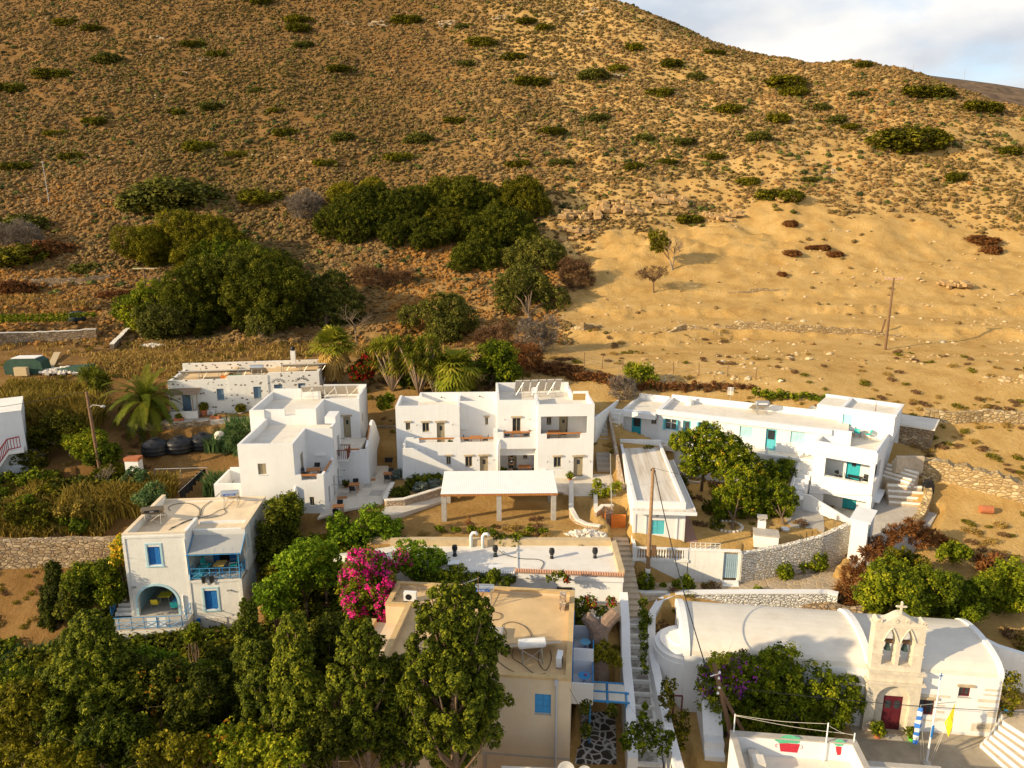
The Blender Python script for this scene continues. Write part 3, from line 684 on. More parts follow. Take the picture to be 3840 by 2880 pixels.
def scatter(name, label, P, S, T, sources, rot=True):
 me=bpy.data.meshes.new(name); me.vertices.add(len(P)); me.vertices.foreach_set('co',P.astype(np.float32).ravel())
 for an,arr in (('size',S),('tint',T)):
  a=me.attributes.new(an,'FLOAT','POINT'); a.data.foreach_set('value',arr.astype(np.float32))
 me.update(); o=bpy.data.objects.new(name,me); COL.objects.link(o)
 ng=bpy.data.node_groups.new(name+'_spread','GeometryNodeTree'); ng.interface.new_socket('Geometry',in_out='INPUT',socket_type='NodeSocketGeometry'); ng.interface.new_socket('Geometry',in_out='OUTPUT',socket_type='NodeSocketGeometry')
 gi=ng.nodes.new('NodeGroupInput'); go=ng.nodes.new('NodeGroupOutput'); iop=ng.nodes.new('GeometryNodeInstanceOnPoints'); gt=ng.nodes.new('GeometryNodeGeometryToInstance')
 for s_ in sources[::-1]:
  oi=ng.nodes.new('GeometryNodeObjectInfo'); oi.inputs['Object'].default_value=s_; oi.inputs['As Instance'].default_value=True; ng.links.new(oi.outputs['Geometry'],gt.inputs[0])
 iop.inputs['Pick Instance'].default_value=True
 ng.links.new(gi.outputs[0],iop.inputs['Points']); ng.links.new(gt.outputs[0],iop.inputs['Instance'])
 na=ng.nodes.new('GeometryNodeInputNamedAttribute'); na.data_type='FLOAT'; na.inputs[0].default_value='size'
 cv=ng.nodes.new('ShaderNodeCombineXYZ')
 for k in range(3): ng.links.new(na.outputs[0],cv.inputs[k])
 ng.links.new(cv.outputs[0],iop.inputs['Scale'])
 rv=ng.nodes.new('FunctionNodeRandomValue'); rv.data_type='FLOAT_VECTOR'; rv.inputs[1].default_value=(.25,.25,6.28); rv.inputs[0].default_value=(-.25,-.25,0)
 ng.links.new(rv.outputs[0],iop.inputs['Rotation'])
 ri=ng.nodes.new('FunctionNodeRandomValue'); ri.data_type='INT'; ri.inputs[4].default_value=0; ri.inputs[5].default_value=len(sources)-1
 ng.links.new(ri.outputs[2],iop.inputs['Instance Index'])
 ng.links.new(iop.outputs[0],go.inputs[0])
 md=o.modifiers.new('spread','NODES'); md.node_group=ng
 tag(o,label,None,None,'stuff'); return o
def px_of(x,y,z):
 dz=z-CAMZ; zc=y*CP-dz*SP; yc=-(y*SP)-dz*CP
 return (1920+FOC*x/zc)/K,(1440+FOC*yc/zc)/K
BAREFIELD=[(1215,700),(1225,560),(1330,500),(1420,505),(1480,470),(1600,440),(1700,425),(1760,430),(1830,465),(1900,468),(2000,478),(2100,500),(2230,512),(2400,520),(2400,1000),(1215,1000)]
SPARSE=[(1180,480),(1240,400),(1420,380),(1500,380),(1640,330),(1750,300),(2300,250),(2300,620),(1215,600)]
def scrub():
 n=230000
 y=90+ (345-90)*rng.random(n)**1.15; x=(rng.random(n)*2-1)*(.76*y+6)
 z=height(x,y); u,v=px_of(x,y,z)
 prob=np.clip(.95-(y-90)*.0012,.5,1)*(.55+1.1*(fbm(x/11,y/11,3,80)+.5)).clip(.1,1)
 ju=u+45*fbm(x/7,y/7,3,120); jv=v+32*fbm(x/6,y/6,3,125); sp=inpoly(ju,jv,SPARSE); bf=inpoly(ju,jv,BAREFIELD)
 prob=np.where(sp,prob*.5*(.3+1.4*(fbm(x/8,y/8,3,85)+.5)),prob); prob=np.where(bf,.003,prob)
 low=(v>600)&(u<1215); prob=np.where(low,prob*.55,prob)
 prob=np.where(v>745,0,prob)
 k=rng.random(n)<prob; k&=(u>-160)&(u<2380)
 x,y,z,u,v=x[k],y[k],z[k],u[k],v[k]; n=len(x)
 s=np.clip(rng.gamma(6,.115,n),.3,1.4)*np.where(y<125,.85,1.0)*np.where(inpoly(u,v,SPARSE),.95,1)*np.where(u>1215,.88,1)
 hv=fbm(x/14,y/14,3,90)
 t=np.clip(.5+rng.normal(size=n)*.2+hv*.35+fbm(x/45,y/45,2,95)*.3,0,1)
 t=np.where(((v>520)&(u>840)&(u<1215))|((v>585)&(u<330)),np.clip(t+.45,0,1),t)   # rusty cushions low on the slope
 mt=instmat('scrub_cushion',[(.10,.08,.02),(.15,.10,.033),(.205,.13,.05),(.26,.16,.066),(.31,.15,.04)])
 src=[lump_source('cushion_source',2,.3,.7,mt,i) for i in range(4)]
 scatter('scrub','low dry brown cushion scrub covering the hillside',np.stack([x,y,z-.03*s],1),s,t,src)
 n=5200; y=95+250*rng.random(n)**1.1; x=(rng.random(n)*2-1)*(.76*y+6); z=height(x,y); u,v=px_of(x,y,z)
 k=(fbm(x/12,y/12,3,100)>.02)&~inpoly(u,v,BAREFIELD)&(v<640); x,y,z=x[k],y[k],z[k]; n=len(x)
 mt=instmat('green_scrub_cushion',[(.035,.045,.015),(.07,.08,.02),(.11,.12,.028),(.16,.15,.035)])
 src=[lump_source('green_cushion_source',2,.28,.7,mt,20+i) for i in range(3)]
 scatter('green_scrub','small olive green tufts mixed among the brown scrub',np.stack([x,y,z],1),rng.uniform(.6,1.5,n),np.clip(rng.normal(.4,.25,n),0,1),src)
 n=60000; y=76+220*rng.random(n)**1.5; x=(rng.random(n)*2-1)*(.76*y+6); z=height(x,y); u,v=px_of(x,y,z)
 f=fbm(x/9,y/3.5,4,110); pr=np.where(inpoly(u,v,BAREFIELD),np.clip((f-.03)*1.6,.012,.5),.03)*np.where(v>840,.7,1); ln=(np.abs(v-(588+.012*(u-1700)+3*np.sin(u/70)))<1.6)&(u>1640)|(np.abs(v-(668+8*np.sin(u/110)))<3)&(u>1400)|(np.abs(v-(770+7*np.sin(u/130)))<3.5)&(u>1500); pr=np.where(ln&(u>1300),.42,pr); k=(rng.random(n)<pr)&(v<980)&((v<760)|(u>1290)|(u<240)); k&=~((v>835)&(u<1960)&(u>400))
 x,y,z=x[k],y[k],z[k]; n=len(x)
 mt=instmat('loose_stone',[(.40,.26,.11),(.48,.33,.16),(.56,.42,.24),(.66,.55,.38)])
 src=[lump_source('stone_source',1,.3,.5,mt,40+i) for i in range(4)]
 scatter('loose_stones','pale loose stones strewn over the bare field and slope',np.stack([x,y,z-.03],1),rng.gamma(2.2,.13,n).clip(.1,.9),np.clip(rng.normal(.5,.25,n),0,1),src)
scrub()
def dry_grass():
 pts=[]
 for (u0,v0,u1,v1,n) in ((270,735,1080,770,2600),(0,640,240,665,900),(195,765,420,815,3200),(0,735,220,770,500),(420,765,660,790,900),(0,670,230,690,500),(230,1060,330,1090,400),(560,745,850,768,900)):
  for _ in range(n//14+1):
   w=GU(random.uniform(u0,u1),random.uniform(v0,v1)); m=14
   pts.append(np.stack([w.x+rng.normal(size=m)*.45,w.y+rng.normal(size=m)*.45,np.full(m,w.z-.05)],1))
 blades(None,'dry_grass',np.concatenate(pts),.75,.09,'gold',.6,.5)
 tag(bpy.data.objects['dry_grass'],'tall golden dry grass on the terraces below the trees',None,None,'stuff')
dry_grass()
SUN_DIR=Vector((1,.42,-.40)).normalized()
cam=bpy.data.cameras.new('camera'); co=bpy.data.objects.new('camera',cam); COL.objects.link(co)
co.location=(0,0,CAMZ); co.rotation_euler=(R(90)-PITCH,0,0); cam.sensor_width=36; cam.lens=36*FOC/3840; cam.clip_end=3000; cam.clip_start=.5
SC.camera=co
sd=bpy.data.lights.new('sun','SUN'); so=bpy.data.objects.new('sun',sd); COL.objects.link(so)
so.rotation_euler=SUN_DIR.to_track_quat('-Z','Y').to_euler(); sd.energy=4.6; sd.angle=R(.6); sd.color=(1,.80,.50)
wd=bpy.data.worlds.new('World'); SC.world=wd; wd.use_nodes=True; nt=wd.node_tree; bg=nt.nodes['Background']
skn=nt.nodes.new('ShaderNodeTexSky'); skn.sky_type='NISHITA'; skn.sun_disc=False
to=-SUN_DIR; skn.sun_elevation=math.asin(to.z); skn.sun_rotation=math.atan2(to.x,to.y); skn.air_density=1.0; skn.dust_density=1.0; skn.altitude=100
tc=nt.nodes.new('ShaderNodeTexCoord'); mp=nt.nodes.new('ShaderNodeMapping'); mp.inputs['Scale'].default_value=(1.0,1.0,2.2); mp.inputs['Location'].default_value=(.35,.1,.25)
nt.links.new(tc.outputs['Generated'],mp.inputs['Vector'])
nz=nt.nodes.new('ShaderNodeTexNoise'); nz.inputs['Scale'].default_value=2.6; nz.inputs['Detail'].default_value=8; nz.inputs['Roughness'].default_value=.52; nz.inputs['Distortion'].default_value=.3
nt.links.new(mp.outputs[0],nz.inputs['Vector'])
cf=nt.nodes.new('ShaderNodeMapRange'); cf.interpolation_type='SMOOTHSTEP'; nt.links.new(nz.outputs['Fac'],cf.inputs[0]); cf.inputs[1].default_value=.40; cf.inputs[2].default_value=.60
nz2=nt.nodes.new('ShaderNodeTexNoise'); nz2.inputs['Scale'].default_value=5; nz2.inputs['Detail'].default_value=6; nt.links.new(mp.outputs[0],nz2.inputs['Vector'])
cc=nt.nodes.new('ShaderNodeValToRGB'); cc.color_ramp.elements[0].position=.35; cc.color_ramp.elements[0].color=(3.6,3.8,4.15,1); cc.color_ramp.elements[1].position=.62; cc.color_ramp.elements[1].color=(5.7,5.55,5.3,1)
nt.links.new(nz2.outputs['Fac'],cc.inputs['Fac'])
mx=nt.nodes.new('ShaderNodeMix'); mx.data_type='RGBA'; nt.links.new(cf.outputs[0],mx.inputs[0]); nt.links.new(skn.outputs[0],mx.inputs[6]); nt.links.new(cc.outputs[0],mx.inputs[7])
nt.links.new(mx.outputs[2],bg.inputs['Color']); bg.inputs['Strength'].default_value=.125
SC.view_settings.view_transform='Standard'; SC.view_settings.look='None'; SC.view_settings.exposure=.58; SC.view_settings.gamma=1
SC.render.engine='CYCLES'
def ground_cover():
 V,F,T=blob_leaves([(0,0,.22,(.5,.45,.3)),(.25,.1,.2,(.35,.3,.25)),(-.25,-.1,.18,(.35,.35,.22))],leaf=.11,cov=1.3,clump=.2,fill=.4)
 src=[]
 for mt in ('green','dark','yellowgreen'):
  o=raw_mesh('cover_source',V,F,T,L[mt]); COL.objects.unlink(o); src.append(o)
 n=5200; x=rng.uniform(-58,8,n); y=rng.uniform(25,62,n); z=height(x,y); u,v=px_of(x,y,z)
 k=((u<620)&(u>200)&(v>1340)|(u>560)&(u<860)&(v>1180)&(v<1660)|(u<245)&(v>1410)|(u<240)&(v>1000)&(v<1130)&(rng.random(n)<.3))&~((u>250)&(u<585)&(v>1050)&(v<1385))
 k&=~inpoly(x,y,FP(FE,[(-12.8,-.2),(1.5,-.2),(1.5,10),(-12.8,10)])); x,y,z=x[k],y[k],z[k]
 scatter('ground_cover','low tangled green undergrowth on the banks below and left of the blue shutter house',np.stack([x,y,z-.05],1),rng.uniform(.7,2.2,len(x)),rng.random(len(x)),src)
 V,F,T=blob_leaves([(0,0,.1,(.5,.45,.16))],leaf=.07,cov=.8,clump=.15,fill=.4); src=[]
 for mt in ('gold','yellowgreen','brown'):
  o=raw_mesh('weed_source',V,F,T,L[mt]); COL.objects.unlink(o); src.append(o)
 n=5000; x=rng.uniform(-60,62,n); y=rng.uniform(40,100,n); f=fbm(x/6,y/6,3,140); k=f>.02; x=x[k]; y=y[k]; z=height(x,y); u,v=px_of(x,y,z)
 k=~(inpoly(x,y,[(-18,50),(9.5,57),(9.5,66),(-16,66)])|inpoly(x,y,FP(FH,[(-.7,-2.4),(14.4,-2.4),(14.4,6),(-.7,6)])))&((u<1215)|(v>860)|(rng.random(len(x))<.35)); x,y,z=x[k],y[k],z[k]
 scatter('dry_weeds','thin dry weeds and tufts over the village ground and the field',np.stack([x,y,z],1),rng.uniform(.3,1.1,len(x)),rng.random(len(x)),src)
ground_cover()
# BUILDING KIT
def shell(mb, x0,x1,y0,y1,z0,z1,t=.22, f=(),r=(),b=(),l=(), sides='frbl', mi=0):
 ya=y0+(t if 'f' in sides else 0); yb=y1-(t if 'b' in sides else 0)
 if 'f' in sides: mb.panel((x0,y0),(x1,y0),z0,z1,t,[(h[0]-x0,h[1]-x0,h[2],h[3]) for h in f],mi)
 if 'r' in sides: mb.panel((x1,ya),(x1,yb),z0,z1,t,[(h[0]-ya,h[1]-ya,h[2],h[3]) for h in r],mi)
 if 'b' in sides: mb.panel((x1,y1),(x0,y1),z0,z1,t,[(x1-h[1],x1-h[0],h[2],h[3]) for h in b],mi)
 if 'l' in sides: mb.panel((x0,yb),(x0,ya),z0,z1,t,[(yb-h[1],yb-h[0],h[2],h[3]) for h in l],mi)
def roofslab(mb, x0,x1,y0,y1,z,t=.22,mi=0): mb.box(x0+t-.01,x1-t+.01,y0+t-.01,y1-t+.01,z-.25,z,mi)
def place(mb, name, mat_, parent, x,y,z,rz=0,smooth=None):
 return mb.build(name,mat_,parent,(x,y,z),rz,smooth)
def window(parent,x,y,z,w,h,rz=0,style='casement',col='olivewood',surround=None,lintel=None,sill=None,inset=.1,label=None,paneM='glass'):
 """x,y,z = lower left corner on the outer wall face; +y of the window points into the wall"""
 f=.05 if w<1.1 else .06
 mb=MB(); mb.box(0,w,inset,inset+.06,0,f); mb.box(0,w,inset,inset+.06,h-f,h); mb.box(0,f,inset,inset+.06,f,h-f); mb.box(w-f,w,inset,inset+.06,f,h-f)
 root=place(mb,'window',M[col],parent,x,y,z,rz)
 if label: root['label']=label
 if style=='casement':
  p=MB(); p.box(f,w-f,inset+.03,inset+.05,f,h-f); p.build('pane',M[paneM],root)
  s=MB(); s.box(w/2-.035,w/2+.035,inset-.012,inset+.028,f,h-f)
  s.box(f,w/2-.035,inset-.008,inset+.028,f,f+.05); s.box(w/2+.035,w-f,inset-.008,inset+.028,f,f+.05)
  for a,b in ((f,w/2-.035),(w/2+.035,w-f)): s.box(a,b,inset-.008,inset+.028,h-f-.05,h-f);
  s.build('sash',M[col],root)
  c=MB();
  for k in range(4): c.box(f+.02+k*.06,f+.06+k*.06,inset+.06,inset+.075+.01*(k%2),f,h-f)
  c.build('curtain',M['whitecloth'],root)
 elif style=='shutter':
  for i in (0,1):
   a=f+i*(w/2-f); b=a+w/2-f; s=MB(); s.box(a+.004,b-.004,inset+.01,inset+.045,f,h-f)
   for za,zb in ((.08,.34),(.38,.64),(.68,.94)): s.box(a+.05,b-.05,inset-.006,inset+.01,h*za+f*.5,h*zb)
   s.build('shutter',M[col],root)
 elif style=='openshutter':
  p=MB(); p.box(f,w-f,inset+.03,inset+.05,f,h-f); p.build('pane',M[paneM],root)
  s=MB(); s.box(w/2-.03,w/2+.03,inset-.01,inset+.028,f,h-f); s.box(f,w-f,inset-.006,inset+.028,h*.62,h*.62+.04); s.build('sash',M['whitecloth'],root)
  for i,a in ((0,-w*.12),(1,w)):
   s=MB(); s.box(a,a+w*.12,-.28,-.02,0,h); s.build('shutter',M[col],root)
 if surround:
  s=MB(); k=.14; s.box(-k,0,-.035,.05,-.05,h+k*2.0); s.box(w,w+k,-.035,.05,-.05,h+k*2.0); s.box(0,w,-.03,.05,h+k*1.2,h+k*2.0); s.box(-k-.05,w+k+.05,-.07,.05,-.13,-.055)
  s.build('surround',M[surround],root)
 if lintel:
  s=MB(); s.prism([(-.14,-.10),(w+.15,-.10),(w+.15,.05),(-.14,.05)],[h+.01,h+.02,h+.02,h+.01],[h+.15,h+.17,h+.17,h+.15]); s.build('lintel',M[lintel],root)
 if sill:
  s=MB(); s.box(-.05,w+.05,-.05,inset,-.05,-.004); s.build('sill',M[sill],root)
 return root
def door(parent,x,y,z,w,h,rz=0,col='olivewood',light=True,lintel=None,inset=.12,glassy=False,label=None):
 mb=MB(); f=.06; mb.box(0,f,inset,inset+.08,0,h); mb.box(w-f,w,inset,inset+.08,0,h); mb.box(f,w-f,inset,inset+.08,h-f,h)
 mb.box(f,w-f,inset+.03,inset+.07,0,h-f)
 if glassy:
  mb.box(f+.08,w-f-.08,inset+.012,inset+.03,.1,h*.42)
 else:
  mb.box(f+.1,w-f-.1,inset+.018,inset+.03,.15,h*.45);
  for k in range(3): mb.box(f+.03,w-f-.03,inset+.02,inset+.03,.05+k*.01,.1)
 r=place(mb,'door',M[col],parent,x,y,z,rz)
 if label: r['label']=label
 if light:
  p=MB();
  if glassy: p.box(f+.1,w-f-.1,inset+.01,inset+.03,h*.5,h*.93)
  else: p.box(w*.36,w*.66,inset+.01,inset+.03,h*.62,h*.82)
  p.build('pane',M['glass'],r)
 k=MB(); k.box(w-f-.14,w-f-.04,inset-.035,inset+.0,h*.47,h*.47+.03); k.build('handle',M['greymetal'],r)
 if lintel:
  s=MB(); s.prism([(-.16,-.10),(w+.17,-.10),(w+.17,.05),(-.16,.05)],[h+.005,h+.02,h+.02,h+.005],[h+.17,h+.19,h+.19,h+.17]); s.build('lintel',M[lintel],r)
 return r
def wall_lamp(parent,x,y,z,rz=0):
 m=MB(); m.tube([(0,0,0),(0,-.38,0)],.02,5); m.lathe([(.01,.04),(.07,0),(.075,-.03),(.01,-.035)],(0,-.38,0),8); return place(m,'wall_lamp',M['greymetal'],parent,x,y,z,rz)
def rail(parent,x0,x1,y,z,col='wood',axis='x'):
 m=MB()
 if axis=='x': m.box(x0,x1,y-.07,y+.07,z-.07,z+.06)
 return m.build('rail',M[col],parent)
def chair(label,loc,rz,group=None,seat='black',frame='greymetal',cat='chair',arm=True):
 r=empty('chair',loc,rz,label,cat,group)
 m=MB(); m.box(-.24,.24,-.23,.23,.43,.47); m.build('seat',M[seat],r)
 m=MB(); m.profile_x([(.21,.52),(.25,.52),(.33,.88),(.29,.88)],-.24,.24); m.build('backrest',M[seat],r)
 for sx in (-1,1):
  for sy in (-1,1):
   m=MB(); m.tube([(sx*.27,sy*.25,0),(sx*.25,sy*.22,.45)],.02,5); m.build('leg',M[frame],r)
  if arm:
   m=MB(); m.tube([(sx*.27,-.22,.45),(sx*.28,-.2,.66),(sx*.27,.24,.68),(sx*.25,.29,.62)],.018,5); m.build('armrest',M[frame],r)
 return r
def table(label,loc,rz,w=1.1,d=.75,h=.74,group=None,top='wood',leg='wood',cat='table'):
 r=empty('table',loc,rz,label,cat,group)
 m=MB(); m.box(-w/2,w/2,-d/2,d/2,h-.04,h); m.box(-w/2+.1,w/2-.1,-d/2+.08,d/2-.08,h-.1,h-.041); m.build('table_top',M[top],r)
 for sx in (-1,1):
  for sy in (-1,1):
   m=MB(); m.tube([(sx*(w/2-.08),sy*(d/2-.06),0),(sx*(w/2-.2),sy*(d/2-.12),h-.05)],[.03,.04],5); m.build('leg',M[leg],r)
 return r
def round_table(label,loc,rad=.35,col='bluel',group=None):
 r=empty('table',loc,0,label,'table',group); m=MB(); m.lathe([(.01,.70),(rad,.70),(rad+.01,.715),(rad,.73),(.01,.73)],seg=20); m.build('table_top',M[col],r)
 for k in range(3):
  a=k*2.094; m=MB(); m.tube([(math.cos(a)*rad*.8,math.sin(a)*rad*.8,0),(math.cos(a)*.05,math.sin(a)*.05,.36),(-math.cos(a)*rad*.6,-math.sin(a)*rad*.6,.69)],.013,5); m.build('leg',M['blue'],r)
 return r
def pot_plant(label,loc,pr=.22,ph=.32,fr=.35,leaf='green',pot='terracotta',group=None,box=False):
 r=empty('potted_plant',loc,0,label,'potted plant',group); m=MB()
 if box: m.box(-pr,pr,-pr*.5,pr*.5,0,ph)
 else: m.lathe([(pr*.65,0),(pr*.8,ph*.5),(pr,ph*.9),(pr*1.05,ph),(pr*.85,ph),(pr*.8,ph*.85),(.01,ph*.85)],seg=14)
 m.build('pot',M[pot],r)
 V,F,T=blob_leaves([(0,0,ph+fr*.7,(fr,fr,fr*.8))],leaf=.09,cov=2.2,clump=.14,fill=.6); raw_mesh('foliage',V,F,T,L[leaf],r)
 return r
def water_heater(label,loc,rz,tank='steelsh',tl=1.25,brand=None,brandcol='bluecloth',collector=True,group=None,cw=1.1,tr=.27,ctilt=.75):
 """rooftop solar water heater, collector facing -y, tank along the top edge"""
 r=empty('solar_water_heater',loc,rz,label,'solar water heater',group)
 m=MB(); n=[(0,.02),(tr*.8,0),(tr,.05),(tr,tl-.05),(tr*.8,tl),(0,tl-.02)]
 vs=MB(); vs.lathe([(max(a,.01),b) for a,b in n],seg=18); vs.v=[(v[2]-tl/2,v[0],v[1]+1.12) for v in vs.v]; vs.build('tank',M[tank],r,smooth=False)
 if brand:
  q=MB(); q.box(-tl*.33,tl*.33,-tr-.012,-tr+.08,1.03,1.19); lb=q.build('brand_plate',M[brandcol],r)
  text_on(brand,lb,(0,-tr-.016,1.06),.13,'whitecloth',(R(90),0,0))
 if collector:
  m=MB(); c0=Vector((0,.12,.98)); c1=Vector((0,1.5,.18)); d=(c1-c0)/2; up=Vector((0,-d.z,d.y)).normalized()
  m.obox((c0+c1)/2,(cw/2,0,0),d,up*.045,0); m.build('collector',M['panel'],r)
  m=MB(); m.obox((c0+c1)/2+up*.05,(cw/2-.04,0,0),d*.95,up*.006); m.build('collector_glass',M['panelglass'],r)
 m=MB()
 for sx in (-1,1):
  x=sx*tl*.36; m.tube([(x,.25,0),(x,.12,.95)],.022,5); m.tube([(x,-.35,0),(x,-.12,.9)],.022,5); m.tube([(x,-.25,.05),(x,1.45,.2)],.02,5); m.tube([(x,-.3,.1),(-x,-.14,.8)],.012,4); m.tube([(x,1.4,0),(x,1.4,.22)],.02,5)
 m.tube([(-tl*.36,0,.86),(tl*.36,0,.86)],.025,5)
 m.build('stand',M['steel'],r)
 return r
FONTS={}
def text_on(s, parent, loc, size, matname, rot=(R(90),0,0), name='lettering', ext=.003):
 cu=bpy.data.curves.new(name,'FONT'); cu.body=s; cu.size=size; cu.align_x='CENTER'; cu.extrude=ext
 o=bpy.data.objects.new(name,cu); COL.objects.link(o); dg=bpy.context.evaluated_depsgraph_get(); me=bpy.data.meshes.new_from_object(o.evaluated_get(dg)); bpy.data.objects.remove(o)
 me.materials.clear(); me.materials.append(M[matname]); o=bpy.data.objects.new(name,me); COL.objects.link(o); o.parent=parent; o.location=loc; o.rotation_euler=rot; return o
def panel_rack(label,loc,rz,n,pw=1.0,ph=1.9,gap=.12,tilt=R(42),group=None,back='panel'):
 """row of collectors facing away (+y down slope), the backs and the struts seen from the front"""
 r=empty('solar_panel_rack',loc,rz,label,'solar panels',group)
 for i in range(n):
  x=i*(pw+gap); c=Vector((x+pw/2,ph*math.cos(tilt)/2,.35+ph*math.sin(tilt)/2)); d=Vector((0,-math.cos(tilt),math.sin(tilt)))*ph/2; nn=Vector((0,math.sin(tilt),math.cos(tilt)))
  m=MB(); m.obox(c,(pw/2,0,0),d,nn*.05); p=m.build('collector',M[back],r)
  m=MB(); m.obox(c+nn*.055,(pw/2-.04,0,0),d*.97,nn*.006); m.build('glass',M['panelglass'],p)
 m=MB(); W=n*(pw+gap); zt=.35+ph*math.sin(tilt)
 m.tube([(0,-.03,zt-.05),(W,-.03,zt-.05)],.025,5); m.tube([(0,-.03,.35),(W,-.03,.35)],.02,5); m.tube([(0,ph*math.cos(tilt),.33),(W,ph*math.cos(tilt),.33)],.025,5)
 k=max(2,n)
 for i in range(k+1):
  x=W*i/k; m.tube([(x,-.03,0),(x,-.03,zt)],.022,5); m.tube([(x,ph*math.cos(tilt),0),(x,ph*math.cos(tilt),.35)],.02,5)
  if i<k and i%2==0: m.tube([(x,-.04,.2),(x+W/k,-.04,zt-.2)],.014,4)
 m.build('rack',M['steel'],r)
 return r
def vent(label,loc,group=None):
 r=empty('roof_vent',loc,0,label,'vent',group); m=MB(); m.lathe([(.17,0),(.19,.05),(.13,.12),(.12,.32),(.14,.42),(.2,.5),(.21,.7),(.17,.78),(.19,.82),(.02,.86)],seg=10); m.sm=True; m.build('cowl',M['black'],r)
 m=MB(); m.lathe([(.145,.34),(.15,.36),(.145,.38)],seg=10); m.build('strap',M['greymetal'],r); return r
def ac_unit(label,loc,rz,group=None):
 r=empty('air_conditioner',loc,rz,label,'air conditioner',group); m=MB(); m.box(-.4,.4,-.15,.15,.08,.65); m.build('casing',M['white'],r)
 m=MB(); v=MB(); v.lathe([(.2,0),(.2,.02),(.02,.02)],seg=14); v.v=[(q[0]-.08,-.152-q[2],q[1]+.36) for q in v.v]; v.build('fan_grille',M['black'],r)
 m=MB(); m.box(-.35,-.27,-.16,.16,0,.079); m.box(.27,.35,-.16,.16,0,.079); m.build('foot',M['greymetal'],r); return r
def hose(label,pts,r=.02,col='black',cat='cable',name='cable',group=None):
 m=MB(); P=[Vector(p) for p in pts]; Q=[]
 for i in range(len(P)-1):
  a=P[max(i-1,0)];b=P[i];c=P[i+1];d=P[min(i+2,len(P)-1)]
  for k in range(5):
   t=k/5; Q.append(.5*((2*b)+(c-a)*t+(2*a-5*b+4*c-d)*t*t+(3*b-a-3*c+d)*t**3))
 Q.append(P[-1]); m.tube(Q,r,5); m.sm=True; return tag(m.build(name,M[col]),label,cat,group)
def pole(label,base,top,r0=.13,r1=.09,mat_='wooddk',name='utility_pole',cat='pole'):
 b=Vector(base); rt=empty(name,b,0,label,cat); m=MB(); t=Vector(top)-b; m.tube([(0,0,-.4),(0,0,0),t*.5,t],[r0,r0,(r0+r1)/2,r1],9); m.sm=True; m.build('shaft',M[mat_],rt); return rt,t
def curtainwall(name,label,pts,z0,z1,t,mat_,cat='wall',cap=None,jag=0):
 """wall along a polyline of world xy; z0,z1 lists or numbers"""
 n=len(pts); Z0=z0 if isinstance(z0,(list,tuple)) else [z0]*n; Z1=z1 if isinstance(z1,(list,tuple)) else [z1]*n
 P=[];A=[];B=[]
 for i in range(n-1):
  a=Vector(pts[i][:2]); b=Vector(pts[i+1][:2]); k=max(1,int((b-a).length/.45))
  for j in range(k): u=j/k; P.append(a.lerp(b,u)); A.append(Z0[i]+(Z0[i+1]-Z0[i])*u); B.append(Z1[i]+(Z1[i+1]-Z1[i])*u+random.uniform(-jag,jag))
 P.append(Vector(pts[-1][:2])); A.append(Z0[-1]); B.append(Z1[-1])
 off=[]
 for i in range(len(P)):
  d=(P[min(i+1,len(P)-1)]-P[max(i-1,0)]).normalized(); off.append(Vector((-d.y,d.x))*t/2)
 o=Vector((P[0].x,P[0].y,A[0])); m=MB(); vs=[]
 for p,q,a,b in zip(P,off,A,B):
  for s_,z in ((-1,a),(1,a),(1,b),(-1,b)): vs.append((p.x+q.x*s_-o.x,p.y+q.y*s_-o.y,z-o.z))
 fs=[]
 for i in range(len(P)-1):
  for k in range(4): fs.append((4*i+k,4*(i+1)+k,4*(i+1)+(k+1)%4,4*i+(k+1)%4))
 fs=[f[::-1] for f in fs]; fs.append((0,1,2,3)); e=4*(len(P)-1); fs.append((e+3,e+2,e+1,e)); m.add(vs,fs)
 if cap:
  root=empty(name,o,0,label,cat); m.build('masonry',M[mat_],root)
  c=MB(); cv=[]
  for p,q,b in zip(P,off,B):
   for s_,z in ((-1.15,b+.003),(1.15,b+.003),(1.1,b+.09),(-1.1,b+.09)): cv.append((p.x+q.x*s_-o.x,p.y+q.y*s_-o.y,z-o.z))
  c.add(cv,[f for f in fs]); c.build('coping',M[cap],root); return root
 ob=m.build(name,M[mat_]); ob.location=o; return tag(ob,label,cat)
def stairs(name,label,F_or_pts,mat_,cat='stairs',**k): pass
def flight(mb,a,b,w,z0,z1,n,fill=.6,mi=0,nose=None):
 """steps rising from a (xy,z0) to b (xy,z1)"""
 a=Vector(a);b=Vector(b);d=(b-a)/n;nr=Vector((-d.y,d.x)).normalized()*w/2
 for i in range(n):
  p=a+d*i;q=p+d*1.02;zt=z0+(z1-z0)*(i+1)/n
  mb.prism([(p-nr).to_tuple(),(q-nr).to_tuple(),(q+nr).to_tuple(),(p+nr).to_tuple()][::1],zt-fill,zt+.0007*i,mi)
  if nose is not None:
   e=p+d*.16; mb.prism([(p-nr*1.004-d*.02).to_tuple(),(e-nr*1.004).to_tuple(),(e+nr*1.004).to_tuple(),(p+nr*1.004-d*.02).to_tuple()],zt-.18,zt+.006,nose)
